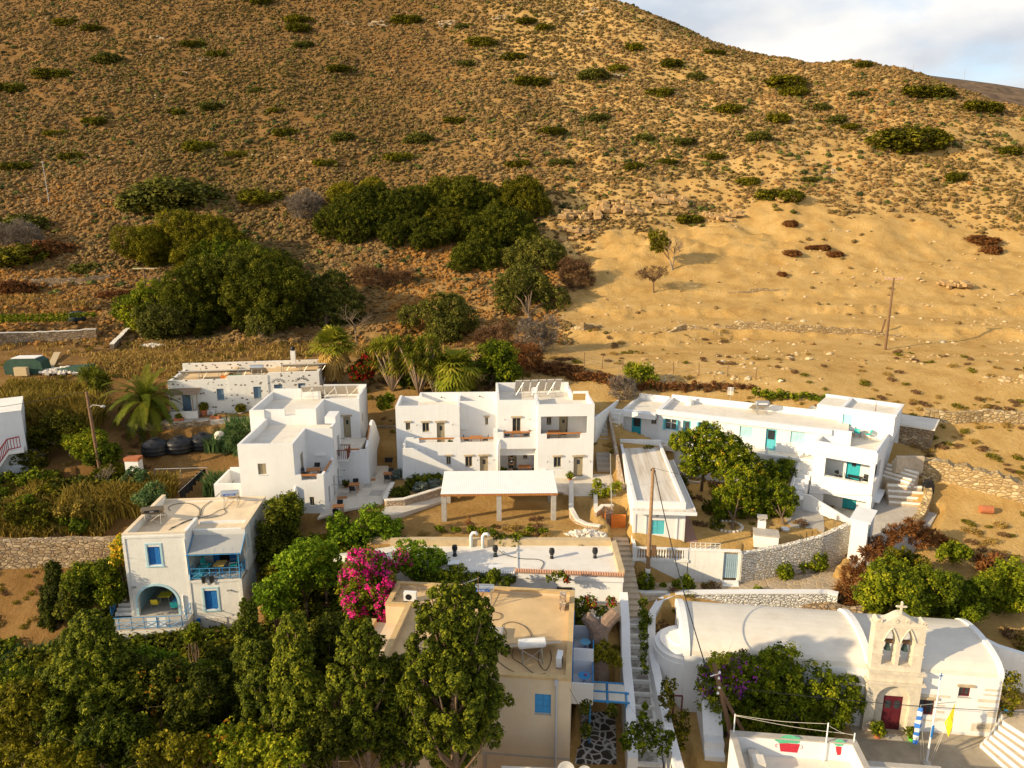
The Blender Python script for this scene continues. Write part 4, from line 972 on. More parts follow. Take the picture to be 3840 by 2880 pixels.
# TWO STOREY GUEST HOUSE (centre)
def guest_house():
 root=empty('guest_house',(F3.o.x,F3.o.y,0),F3.rz,'white cubic two storey guest house with a row of terraces, behind the pergola','guest house')
 W=MB(); RF=MB(); rect=lambda a,b,c,d,y: F3.rect(z2(a,b),z2(c,d),y)
 zg=5.0
 lo=rect(1545,497,1970,652,0); lb=rect(1600,640,1910,700,0); lb=(lb[0],lb[1],lb[2],lo[2]+.001)
 dw=rect(1663,868,1730,965,0); dd=rect(1847,868,1930,1053,0)
 shell(W,-5.12,0,0,4.1,zg,13.1,.22,f=[lo,lb,dw,dd],sides='frl')
 yb=2.3; fl=lb[2]-.35
 pw=rect(1598,502,1640,572,yb); pd=rect(1713,497,1790,690,yb); pd=(pd[0],pd[1],fl,pd[3])
 W.panel((-4.9,yb),(-.22,yb),fl,11.95,.2,[(pw[0]+4.9,pw[1]+4.9,pw[2],pw[3]),(pd[0]+4.9,pd[1]+4.9,pd[2]+.001,pd[3])])
 W.box(-4.9,-.22,.22,yb,11.96,12.1)
 FLR=MB(); FLR.box(-4.9,-.22,.22,yb,fl-.15,fl)
 yc=1.0; zc=F3.fy(z2(1300,347),yc)[1]
 cw=rect(1282,508,1358,640,yc)
 shell(W,-8.75,-5.12,yc,7.9,8.0,zc,.22,f=[cw],sides='fl')
 zb=F3.fy(z2(1500,182),7.8)[1]
 W.box(-8.52,-1.45,7.68,7.9,zg,zb)                      # back parapet
 W.box(-8.74,-8.53,4.4,7.9,zc+.002,zb-.003); W.box(-1.67,-1.45,4.11,7.675,zg,zb-.25); W.box(-1.44,0,3.9,4.1,13.102,13.3)
 RF.box(-8.52,-5.13,yc+.22,7.67,12.15,12.4); RF.box(-5.125,-1.68,4.1,7.67,12.15,12.402); RF.box(-4.9,-.22,.22,4.098,12.15,12.404)
 W.box(-5.3,-5.0,.0,2.2,13.102,13.18)
 yb2=2.6; zb2=F3.fy(z2(950,357),yb2)[1]; bw=rect(1030,503,1058,572,yb2)
 W.panel((-12.2,yb2),(-8.76,yb2),9.0,zb2,.22,[(bw[0]+12.2,bw[1]+12.2,bw[2],bw[3])])
 ya=1.35; za=F3.fy(z2(450,400),ya)[1]
 a1=rect(297,552,341,622,ya); a2=rect(450,552,515,640,ya); a3=rect(583,552,660,728,ya); ft=9.05; a3=(a3[0],a3[1],ft,a3[3])
 shell(W,-18.03,-12.21,ya,5.4,zg,za,.22,f=[a1,a2,a3],sides='frl')
 zbk=F3.fy(z2(700,273),5.3)[1]
 W.box(-18.03,-16.1,5.18,5.4,za-.8,F3.fy(z2(300,313),5.2)[1]); W.box(-16.099,-8.76,5.18,5.4,za-.8,zbk); W.box(-16.1,-15.88,4.4,5.179,za+.002,zbk-.002)
 W.box(-8.99,-8.76,yb2+.22,5.17,zb2-1,zbk-.004)
 RF.box(-17.8,-12.43,ya+.22,5.17,za-.9,za-.62); RF.box(-12.42,-9.0,yb2+.22,5.17,za-.9,za-.622)
 yg=.35; pt=F3.fy(z2(600,699),yg)[1]; low=pt-.42
 X=lambda px,py=700: F3.fy(z2(px,py),yg)[0]
 g1=rect(672,862,715,940,yg); g2=rect(846,862,912,962,yg); g3=rect(981,862,1058,1020,yg); po=rect(1167,795,1499,1020,yg)
 g3=(g3[0],g3[1],6.05,g3[3]); po=(po[0],po[1],6.05,po[3])
 holes=[g1,g2,g3]+[(X(422),X(743),low,pt+1),(X(802),X(1108),low,pt+1)]
 xr=X(1135)
 W.panel((X(372),yg),(xr,yg),zg,pt,.22,[(h[0]-X(372),h[1]-X(372),h[2],h[3]) for h in holes])
 cp=F3.fy(z2(1300,655),yg)[1]+.15; h4=(X(1200),X(1445),cp-.55,cp+1)
 W.panel((xr+.001,yg-.05),(-5.121,yg-.05),zg,cp,.22,[(h[0]-xr,h[1]-xr,h[2],h[3]) for h in (po,h4)])
 W.box(xr-.25,xr,yg+.001,yg+.6,pt+.001,cp+.2)
 FLR.box(-17.3,-12.2,yg+.22,ya-.002,ft-.2,ft); FLR.box(-12.199,-8.77,yg+.22,yb2-.002,ft-.2,ft-.003); FLR.box(-8.765,-5.13,yg+.18,yc-.002,cp-1.05,cp-.85)
 yp=2.5; p1=rect(1241,808,1320,1012,yp); p2=rect(1380,808,1420,885,yp); p1=(p1[0],p1[1],6.1,p1[3])
 W.panel((xr+.2,yp),(-5.13,yp),6.05,8.9,.2,[(p1[0]-xr-.2,p1[1]-xr-.2,p1[2]+.001,p1[3]),(p2[0]-xr-.2,p2[1]-xr-.2,p2[2],p2[3])])
 W.box(xr+.0,xr+.19,yg+.18,yp,6.05,8.9); W.box(-5.32,-5.125,yg+.18,yp-.003,6.05,8.898); W.box(xr+.0,-5.13,yg+.18,yp+.1,8.9,9.0)
 xs=F3.fy(z2(270,790),-.9)[0]; P=[F3.fy(z2(*q),-.9) for q in ((270,1068),(270,792),(366,792),(735,987),(735,1040))]
 W.profile_y(P,-.9,-.7)
 W.box(xs,xs+.2,-.699,ya-.001,zg,P[1][1]+.35); W.box(xs+.201,X(372)-.001,yg,yg+.2,zg,pt+.1)
 st=MB(); n=12; xa=P[3][0]; xb=P[2][0]; zt=ft
 for i in range(n):
  x1=xa+(xb-xa)*i/n; x0=xa+(xb-xa)*(i+1)/n; st.box(x0,x1,-.698,yg-.001,zg,6.05+(zt-6.05)*(i+1)/n)
 st.box(xs+.201,xb-.001,-.698,yg-.001,zg,zt)
 W.build('wall',M['white'],root); RF.build('roof',M['roofcream'],root); FLR.build('terrace_floor',M['roofcream'],root); st.build('stairs',M['white'],root)
 for h,y,s in ((a1,ya,1),(a2,ya,1),(g1,yg,1),(g2,yg,1),(dw,0,1),(bw,yb2,1)): window(root,h[0],y,h[2],h[1]-h[0],h[3]-h[2],0,'casement','olivewood',lintel='rock',sill='white')
 for h,y in ((pw,yb),(p2,yp)): window(root,h[0],y,h[2],h[1]-h[0],h[3]-h[2],0,'casement','olivewood',lintel='rock',sill='white')
 window(root,cw[0],yc,cw[2],cw[1]-cw[0],cw[3]-cw[2],0,'casement','olivewood',lintel='rock')
 for h,y in ((a3,ya),(g3,yg),(dd,0),(pd,yb),(p1,yp)): door(root,h[0],y,h[2],h[1]-h[0],h[3]-h[2],lintel='rock')
 for a,b in ((422,743),(802,1108)): rail(root,X(a)-.05,X(b)+.05,yg+.11,pt-.04)
 rail(root,X(1200)-.05,X(1445)+.05,yg+.06,cp-.02); rail(root,lb[0]-.05,lb[1]+.05,.11,lo[2]+.02)
 for px,py,y in ((390,575,ya),(720,570,ya),(1200,522,yc),(1428,520,yc),(948,895,yg),(1100,893,yg),(1590,910,0),(1790,908,0),(1985,907,0)):
  c=F3.fy(z2(px,py),y); wall_lamp(root,c[0]+.12,y,c[1]+.06)
 m=MB(); c=F3.fy(z2(1150,790),yg-.1); m.tube([(c[0]+.25,yg-.02,c[1]+.75),(c[0]+.05,yg-.22,c[1]+.7),(c[0],yg-.24,c[1]+.3),(c[0],yg-.22,6.0)],.11,8); m.sm=True; m.build('drain_pipe',M['white'],root)
 c=F3.fy(z2(1560,985),0); m=MB(); m.box(c[0]-.35,c[0]+.35,-.3,0,c[1]-.04,c[1]+.04); m.build('shelf',M['white'],root)
 c=F3.fy(z2(838,602),yb2); m=MB(); m.box(c[0]-.35,c[0]+.35,yb2-.25,yb2,c[1]-.03,c[1]+.03); m.build('shelf',M['white'],root)
 for px,py in ((628,318),(982,311)): m=MB(); c=F3.fy(z2(px,py),5.1); m.lathe([(.06,0),(.08,.05),(.02,.12)],(c[0],5.08,c[1]-.05),8); m.build('roof_spotlight',M['black'],root)
 def loc(x,y,z): w=F3.wld(x,y,z); return (w.x,w.y,w.z)
 G='tables and chairs of the guest house terraces'
 for px,zz,yy,lab in ((945,ft,1.2,'upper middle terrace'),(1322,cp-.85,.75,'balcony in front of the tall window'),(1665,fl,1.1,'covered upper right balcony'),(1395,6.06,1.4,'ground floor porch')):
  x=F3.fy(z2(px,660),yy)[0]; table('rectangular oiled wood table on the '+lab,loc(x,yy,zz),F3.rz,1.15,.7,group=G)
  chair('black chair left of the wood table on the '+lab,loc(x-.85,yy,zz),F3.rz+R(90),G)
  chair('black chair right of the wood table on the '+lab,loc(x+.85,yy,zz),F3.rz-R(90),G)
 x=F3.fy(z2(708,715),.8)[0]; pot_plant('small green potted plant on the upper left terrace by the door',loc(x,.85,ft),.16,.2,.2)
 x=F3.fy(z2(1193,990),.9)[0]; pot_plant('bushy green potted plant at the left of the ground floor porch',loc(x,.9,6.06),.2,.3,.3)
 x=F3.fy(z2(1812,1070),-.5)[0]; pot_plant('basil bush in a terracotta pot by the ground floor right door',loc(x,-.6,6.06),.2,.28,.3)
 a=F3.fz(z2(1310,320),12.4); b=F3.fz(z2(1800,260),12.4)
 pr=panel_rack('row of six solar collectors seen from behind on the roof of the guest house',loc(a[0],a[1]-.1,12.41),F3.rz+R(5),6,.66,1.7,.12,R(52))
 c=F3.fz(z2(1478,325),12.4); dish('small white dish antenna in front of the guest house roof collectors',loc(c[0],c[1]-.4,12.41),.28,.85)
def dish(label,loc,r,h,rz=0,col='white'):
 o=empty('satellite_dish',loc,rz,label,'satellite dish'); m=MB(); m.tube([(0,0,0),(0,0,h)],.025,6); m.build('mast',M['greymetal'],o)
 m=MB(); m.lathe([(.02,0),(r*.5,r*.08),(r,r*.28),(r+.01,r*.28),(r*.5,r*.04),(.02,-.03)],seg=18); m.v=[(v[0],-v[2]*.9-.05+v[1]*.25,v[1]*.95+h+r*.2) for v in m.v]; m.sm=True; m.build('reflector',M[col],o)
 m=MB(); m.tube([(0,-.05,h-.1),(0,-r*1.1,h+.1)],.012,5); m.box(-.03,.03,-r*1.1-.05,-r*1.1+.03,h+.06,h+.14); m.build('receiver',M['greymetal'],o); return o
guest_house()
# STEPPED HOUSE LEFT OF THE GUEST HOUSE
def archpanel(mb, x0,x1,z0,top,ops,y0,y1,dx=.08,mi=0):
 """wall strip by strip; top(x) the wall head; ops (xc, half width, zbot, zspring, rise, pointed)"""
 xs={x0,x1}
 for xc,hw,*_ in ops:
  n=int(2*hw/dx)
  for k in range(n+1): xs.add(xc-hw+2*hw*k/n)
 n=int((x1-x0)/.5)
 if top(x0)!=top((x0+x1)/2): n=int((x1-x0)/.12)
 for k in range(n+1): xs.add(x0+(x1-x0)*k/n)
 xs=sorted(x for x in xs if x0-1e-6<=x<=x1+1e-6)
 xs=[x for i,x in enumerate(xs) if i==0 or x-xs[i-1]>1e-4]
 def archz(o,x):
  xc,hw,zb,zsp,rise,pt=o; t=min(1,abs(x-xc)/hw)
  return zsp+rise*((1-t**1.35) if pt else math.sqrt(max(0,1-t*t)))
 for a,b in zip(xs,xs[1:]):
  m=(a+b)/2; op=[o for o in ops if abs(m-o[0])<o[1]]
  if not op: mb.profile_y([(a,z0),(b,z0),(b,top(b)),(a,top(a))],y0,y1,mi)
  else:
   o=op[0]
   if o[2]>z0+.01: mb.profile_y([(a,z0),(b,z0),(b,o[2]),(a,o[2])],y0,y1,mi)
   mb.profile_y([(a,archz(o,a)),(b,archz(o,b)),(b,top(b)),(a,top(a))],y0,y1,mi)
def stepped_house():
 F=F2; root=empty('stepped_house',(F.o.x,F.o.y,0),F.rz,'white stepped cubic house with iron balcony and two roof levels, left of the guest house','house')
 W=MB(); RF=MB(); zg=3.6; T=.22
 rect=lambda a,b,c,d,y: F.rect(z1(a,b),z1(c,d),y)
 w1=rect(457,1047,552,1160,0); w2=rect(996,1392,1050,1483,0)
 P=9.38; xr=6.62
 W.panel((0,0),(4.36,0),zg,12.0,T,[w1])
 rz0=8.9
 W.panel((4.361,0),(xr,0),zg,P,T,[(w2[0]-4.361,w2[1]-4.361,w2[2],w2[3]),(4.85-4.361,6.08-4.361,rz0,P+1)])
 W.panel((0,7.5),(0,T),zg,12.0,T)
 dd=F.fx(z1(885,1170),4.36);
 W.panel((4.36,T),(4.36,4.2),8.4,12.0,T,[(1.75,2.65,8.45,10.45)])
 W.panel((4.14,4.2),(xr,4.2),8.4,12.0,T)
 rh=[(1.45,1.98,6.2,7.75),(3.4,4.05,6.06,7.9),(5.2,5.9,6.06,7.9),(6.7,7.15,6.3,7.7)]
 W.panel((xr,T),(xr,4.2),zg,P,T,[(h[0]-T,h[1]-T,h[2],h[3]) for h in rh[:2]]+[(.6,3.3,rz0,P+1)])
 W.panel((xr,4.201),(xr,7.5),zg,12.0,T,[(h[0]-4.201,h[1]-4.201,h[2],h[3]) for h in rh[2:]]+[(5.9-4.201,6.7-4.201,8.75,10.7)])
 W.box(5.7,xr-.001,5.6,7.5,12.001,12.6); W.box(xr-T,xr,4.42,5.599,12.002,12.12)
 RF.box(T,4.15,T,7.49,11.1,11.35); RF.box(4.15,xr-T,4.41,7.49,11.1,11.352)
 RF.box(4.37,xr-T,T,4.19,8.2,8.4)
 zt=12.78
 W.box(-1.3,-.001,7.3,7.52,zg,zt); W.box(0,1.75,7.501,7.72,8,zt); W.box(1.751,2.7,7.501,7.72,8,12.2); W.box(2.701,4.3,7.501,7.72,8,zt-.001)
 W.box(-1.3,-1.08,7.521,14.2,zg,zt-.002); W.box(-1.08,3.5,14.0,14.22,zg,zt+.3)
 W.box(4.301,4.5,7.501,11.1,8.4,zt-.004);
 dr=rect(1343,560,1430,765,11.05); tf=8.95; dr=(dr[0],dr[1],tf,dr[3])
 W.panel((4.25,11.05),(7.75,11.05),zg,zt,T,[(dr[0]-4.25,dr[1]-4.25,dr[2]+.001,dr[3])])
 wr=F.fx(z1(1548,600),7.75); W.panel((7.75,11.27),(7.75,15.6),zg,zt+.2,T,[(1.0,1.7,10.0,11.0)])
 W.box(3.5,7.75,15.4,15.62,zg,zt+.35)
 RF.box(-1.08,4.3,7.73,14.0,11.8,12.05); RF.box(4.3,7.53,11.27,15.4,11.8,12.052); RF.box(4.51,8.3,7.72,11.04,tf-.25,tf)
 W.box(4.51,6.4,7.501,7.719,8,P+.3)
 W.panel((xr+.001,6.4),(8.95,6.4),zg,P-.1,T,[(7.1-xr,8.35-xr,8.95,10)])
 W.box(xr,8.73,6.62,7.7,8.6,tf-.02)
 cy_=[(6.4,9.6),(7.2,9.9),(9.2,11.0),(9.9,11.05),(10.8,10.6),(12.0,9.6),(13.2,8.4),(14.0,7.3),(14.0,zg),(6.4,zg)]
 W.profile_x([(y,z) for y,z in cy_][::-1],8.951,9.17)
 W.box(-2.55,-.001,1.0,4.6,6.1,6.3); W.panel((-2.55,1.0),(-.002,1.0),6.301,8.3,.2); W.box(-2.55,-2.35,1.2,4.5,6.301,8.299); W.box(-2.35,-.002,4.3,4.5,6.301,8.5); W.box(-1.2,-.003,1.3,4.2,zg,6.099)
 W.build('wall',M['white'],root); RF.build('roof',M['roofcream'],root)
 window(root,w1[0],0,w1[2],w1[1]-w1[0],w1[3]-w1[2],0,'shutter','olivewood',sill='white'); window(root,w2[0],0,w2[2],w2[1]-w2[0],w2[3]-w2[2],0,'casement','olivewood',sill='white')
 door(root,4.36,2.2-.25,8.45,.9,2.0,R(90),inset=.08)
 for h in (rh[0],rh[3]): window(root,xr,h[0],h[2],h[1]-h[0],h[3]-h[2],R(90),'casement','olivewood')
 for h in (rh[1],rh[2]): door(root,xr,h[0],h[2]+.01,h[1]-h[0],h[3]-h[2],R(90))
 door(root,xr,5.9,8.76,.8,1.94,R(90),glassy=True); door(root,dr[0],11.05,dr[2]+.01,dr[1]-dr[0],dr[3]-dr[2],0,lintel='rock')
 window(root,7.75,12.27,10.0,.7,1.0,R(90),'casement','olivewood')
 b=MB(); b.box(xr,xr+.95,5.4,7.0,8.58,8.72); b.build('balcony_slab',M['white'],root)
 b=MB(); b.box(xr+.01,xr+.9,5.44,5.5,9.55,9.62); b.box(xr+.86,xr+.92,5.44,6.98,9.55,9.62); b.box(xr+.01,xr+.9,6.92,6.98,9.55,9.62)
 for k in range(6): x=xr+.05+k*.16; b.box(x,x+.035,5.455,5.49,8.72,9.55); b.box(x,x+.035,6.93,6.965,8.72,9.55)
 for k in range(10): y=5.5+k*.155; b.box(xr+.87,xr+.905,y,y+.035,8.72,9.55)
 b.build('balcony_railing',M['maroonwood'],root)
 rail(root,4.8,6.12,.11,P-.05)
 b=MB(); b.box(xr-.18,xr-.04,.8,3.4,P-.1,P+.03); b.build('rail',M['wood'],root)
 b=MB(); b.box(7.05,8.4,6.45,6.58,8.95+.3,8.95+.42); b.build('rail',M['wood'],root)
 b=MB(); b.tube([(9.06,8.6,10.9),(9.06,7.1,10.05)],.07,6); b.build('rail',M['wood'],root)
 for y,z in ((2.6,7.5),(4.7,7.4),(6.4,7.4),(6.9,10.2),(5.2,9.6)): wall_lamp(root,xr,y,z,R(90))
 c=F.fy(z1(1150,1440),0); wall_lamp(root,c[0]-.3,0,c[1]+.1)
 b=MB(); c=F.fy(z1(850,1300),-.15); b.tube([(c[0],-.02,c[1]+.05),(c[0],-.14,c[1]),(c[0],-.14,zg)],.1,8); b.sm=True; b.build('drain_pipe',M['white'],root)
 b=MB(); b.box(5.0,5.9,4.0,4.2,9.6,9.68); b.build('shelf',M['white'],root)
 def loc(x,y,z): w=F.wld(x,y,z); return (w.x,w.y,w.z)
 G='tables and chairs of the stepped house'
 table('wood table on the sunken upper terrace of the stepped house',loc(5.35,2.0,8.4),F.rz+R(10),1.1,.75,group=G)
 chair('black chair left of the table on the sunken upper terrace',loc(4.75,1.9,8.4),F.rz+R(80),G); chair('black chair behind the table on the sunken upper terrace',loc(5.4,2.9,8.4),F.rz,G); chair('black chair right of the table on the sunken upper terrace',loc(6.1,2.1,8.4),F.rz-R(85),G)
 for (px,py,l) in ((1460,1262,'middle of the courtyard beside the stepped house'),(1295,1490,'courtyard corner nearest the green tree')):
  w=WZ(z1(px,py),6.05+.7); table('wood table in the '+l,(w.x,w.y,6.06),F.rz,.9,.7,group=G)
  chair('black chair behind the table in the '+l,(w.x-.05,w.y+.65,6.06),F.rz,G); chair('black chair before the table in the '+l,(w.x,w.y-.65,6.06),F.rz+R(180),G)
 w=WZ(z1(1815,1150),6.75); table('wood table on the paving at the left corner of the guest house',(w.x,w.y,6.06),0,.9,.65,group=G)
 chair('black chair facing the guest house corner table',(w.x,w.y-.6,6.06),R(180),G); chair('black chair behind the table at the guest house corner',(w.x+.1,w.y+.6,6.06),0,G)
 w=WZ(z1(1845,1030),6.3); m=MB(); m.box(-.55,.55,-.35,.35,0,.75); m.box(-.58,.58,-.38,.38,.751,.8); o=m.build('storage_box',M['black']); o.location=(w.x,w.y,6.06); tag(o,'black storage box against the guest house left corner','box')
 a=F.fz(z1(900,400),12.05); panel_rack('row of five solar collectors seen from behind on the rear roof of the stepped house',loc(a[0]+.1,a[1]+.3,12.06),F.rz+R(3),5,.95,1.4,.14,R(50))
 pot_plant('dark potted shrub by the wall of the stepped house in the courtyard',(WZ(z1(1380,1290),6.1).x,WZ(z1(1380,1290),6.1).y,6.06),.2,.2,.3,'dark')
M['maroonwood']=plain('red_brown_wood',(.20,.06,.03),.6,.15,5)
stepped_house()
def courtyard():
 m=MB(); P=[(-15.6,53.6),(-13.5,55.4),(-8.9,57.6),(-6.4,59.2),(4.3,59.2),(5,58.2),(9.0,58.2),(9.3,63.6),(-10.8,62.4),(-12.4,67),(-15.2,66)]
 m.prism(P,5.9,6.075); o=m.build('courtyard_paving',M['paving']); tag(o,None,None,None,'structure')
 for px,py,s in ((1690,1350,.9),(1640,1160,.8),(1340,1370,.7),(1600,1275,.6)):
  w=WZ(z1(px,py),6.08); m=MB(); m.box(-s*.6,s*.6,-s*.7,s*.7,0,.012); o=m.build('paving_slab',M['conc']); o.location=(w.x,w.y,6.078); tag(o,None,None,None,'structure')
 for px,py,l in ((1632,1215,'farther'),(1335,1400,'nearer')):
  w=WZ(z1(px,py),6.08); m=MB(); m.box(-.42,.42,-.28,.28,0,.02); o=m.build('doormat',M['wood']); o.location=(w.x,w.y,6.078); o.rotation_euler=(0,0,R(15)); tag(o,'brown doormat on the courtyard paving, the '+l+' of the two by the stepped house','doormat','doormats by the stepped house')
 bed=[WZ(z1(*p),6.35) for p in ((1790,1420),(1870,1230),(1960,1110),(2190,1120))]
 pts=[WZ(z2(*p),6.4) for p in ((640,1150),(470,1205),(280,1262),(130,1272),(105,1255),(180,1110))]
 curtainwall('bed_wall','low curved bonded stone wall round the planted bed in front of the guest house',[(p.x,p.y) for p in pts],5.3,6.42,.35,'stonepink',cap='roofcream')
 q=[(p.x,p.y) for p in pts[:5]]+[(-10.6,61.6),(-4.6,61.2)]
 m=MB(); m.prism([(x,y) for x,y in q][::-1],5.5,6.3); o=m.build('bed_soil',M['soil']); tag(o,None,None,None,'structure')
 G='plants in the bed in front of the guest house'
 for u,v,r,mt,l in ((495,1070,95,'green','low bright green shrub along the stair of the guest house'),(380,1062,70,'green','bright green shrub at the foot of the guest house stair wall'),(600,1070,50,'green','right end of the bright green shrub row by the pergola'),(215,1030,50,'grey','silver grey shrub at the left corner of the planted bed'),(560,1120,55,'grey','silver grey cushion beside the pergola roof'),(430,1150,60,'grey','grey green cushion in the middle of the planted bed'),(250,1195,75,'dark','dark green low shrub at the front of the planted bed'),(330,1130,40,'dark','small dark shrub in the middle of the planted bed')):
  w=WZ(z2(u,v),6.6); r_=r*.407*58/2700*1.0; o=empty('bed_shrub',(w.x,w.y,6.3),0,l,'shrub',G)
  V,Fq,T_=blob_leaves([(-r_*.5,0,.22,(r_*.6,.45,.35)),(r_*.5,.1,.24,(r_*.6,.45,.38)),(0,0,.28,(r_*.7,.5,.42))],leaf=.1,cov=2.2,clump=.22,fill=.5,tb=.55 if mt!='dark' else .5); raw_mesh('foliage',V,Fq,T_,L[mt],o)
courtyard()
def pergola():
 a=WZ(z2(620,1210),7.85); F=Frame((a.x,a.y),R(1.5)); r=empty('pergola',(F.o.x,F.o.y,5.4),F.rz,'open pergola with a white sheet roof on grey block columns','pergola')
 br=F.fz(z2(1702,1198),7.85); bl=F.fz(z2(655,1020),7.85); w=br[0]; d=4.6; m=MB(); n=60; z=2.42
 for k in range(n):     # corrugations run front to back
  x0=w*k/n; x1=w*(k+1)/n; xm=(x0+x1)/2
  m.add([(x0,0,z),(xm,0,z+.012),(x1,0,z),(x1,d,z+.25),(xm,d,z+.262),(x0,d,z+.25)],[(0,1,4,5),(1,2,3,4)])
 m.build('sheet_roof',M['corr'],r)
 m=MB(); m.box(0,w,.02,.16,z-.2,z-.03); m.box(0,w,d-.16,d-.02,z+.03,z+.2)
 for k in range(7): x=w*(k+.04)/6.15; m.prism([(x,.17),(x+.1,.17),(x+.1,d-.17),(x,d-.17)],[z-.14,z-.14,z+.1,z+.1],[z-.04,z-.04,z+.2,z+.2])
 m.build('frame',M['wood'],r)
 for px,y,h in ((652,.1,z-.2),(1160,.1,z-.2),(1665,.1,z-.2),(690,3.9,z+.02),(1635,3.9,z+.02)):
  x=F.fz(z2(px,1475 if y<1 else 1300),5.4)[0]; m=MB()
  for k in range(12): m.box(x-.2+.004*(k%2),x+.2-.004*(k%2),y,y+.4,-.3+k*(h+.3)/12,-.3+(k+1)*(h+.3)/12-.015)
  m.box(x-.17,x+.17,y+.03,y+.37,-.3,h-.001); m.build('column',M['block'],r)
pergola()
def stair_between():   # steps between the two white houses, and on the right of the guest house
 r=empty('garden_steps',(-11.6,67,6),0,'stone steps rising between the stepped house and the guest house','steps')
 m=MB(); a=WZ(z1(1745,1020),6.3); o=Vector((-11.6,67))
 flight(m,Vector((-12.1,66.6))-o,Vector((-12.2,69.6))-o,1.9,6.1-6,8.2-6,7); m.build('treads',M['steps'],r)
 m=MB(); m.box(-2.2,1.2,2.7,3.0,-.5,2.9); m.build('retaining_wall',M['stone'],r)
 r=empty('garden_steps',(8.9,66,6),0,'narrow concrete steps climbing along the right side of the guest house','steps')
 m=MB(); o=Vector((8.9,66)); flight(m,Vector((8.7,64.2))-o,Vector((8.9,70.5))-o,1.3,.1,3.9,12); m.build('treads',M['conc'],r)
 m=MB(); m.prism([(.75,-7),(1.0,-7),(1.1,5),(.85,5)],-1.5,[.5,.5,4.3,4.3]); m.build('side_wall',M['stonepink'],r)
 r=empty('garden_steps',(8.5,55,5),0,'broad dark steps with curved stone side walls going down to the orange gate','steps')
 m=MB(); P0=WZ(z2(1935,1440),4.7); P1=WZ(z2(1940,1205),5.9); o=Vector((8.5,55))
 flight(m,Vector((P0.x,P0.y))-o,Vector((P1.x,P1.y))-o,1.9,4.6-5,5.95-5,4); m.build('treads',M['steps'],r)
 cu=[WZ(z2(*p),5.5) for p in ((1822,1200),(1822,1420),(1880,1470),(1960,1500),(2090,1530))]
 curtainwall('gate_wall','curved pale stone wall left of the dark entrance steps',[(p.x,p.y) for p in cu],3.8,[6.6,6.2,5.7,5.6,5.7],.35,'stonepink',cap='roofcream')
 cu=[WZ(z2(*p),6.0) for p in ((2045,1160),(2050,1400),(2110,1350),(2212,1350))]
 curtainwall('gate_wall','pale stone wall right of the dark entrance steps under the flagpole',[(p.x,p.y) for p in cu],4.3,[6.4,6.2,6.3,6.3],.3,'stonepink',cap='roofcream')
 q=WZ(zq1(815,390),4.5); o=MB(); o.box(-.35,.35,-.35,.35,0,1.7); b=o.build('stone_pillar',M['stonepink']); b.location=(q.x,q.y,3.6); tag(b,'square pale stone pillar beside the orange gate at the stair foot','pillar')
 for (xa,ya_,xb,yb_,z,l) in ((920,90,1092,250,4.6,'closed orange plank gate in the pale stone surround'),(660,125,780,190,4.8,'low orange gate leaf at the foot of the dark steps'),(848,70,872,300,4.6,'open orange gate leaf seen edge on beside the pillar')):
  a=WZ(zq1(xa,yb_),z); b2=WZ(zq1(xb,yb_),z); wv=(b2-a).length; hh=(yb_-ya_)*.3165*a.y*1.06/2700*1.08
  r=empty('gate',a,math.atan2(b2.y-a.y,b2.x-a.x) if wv>.4 else R(80),l,'gate'); wv=max(wv,.9); m=MB(); n=max(3,int(wv/.14))
  for k in range(n): m.box(wv*k/n+.005,wv*(k+1)/n-.005,0,.03,0,hh)
  m.build('planks',M['orange'],r); m=MB(); m.box(0,wv,.031,.07,hh*.15,hh*.25); m.box(0,wv,.031,.07,hh*.75,hh*.85); m.build('crossbars',M['orange'],r)
zq1=Zm(2000,1900,.31646); zq2=Zm(2050,2300,.31646); zq3=Zm(3100,2300,.34955); zq4=Zm(3200,1450,.54237)
stair_between()
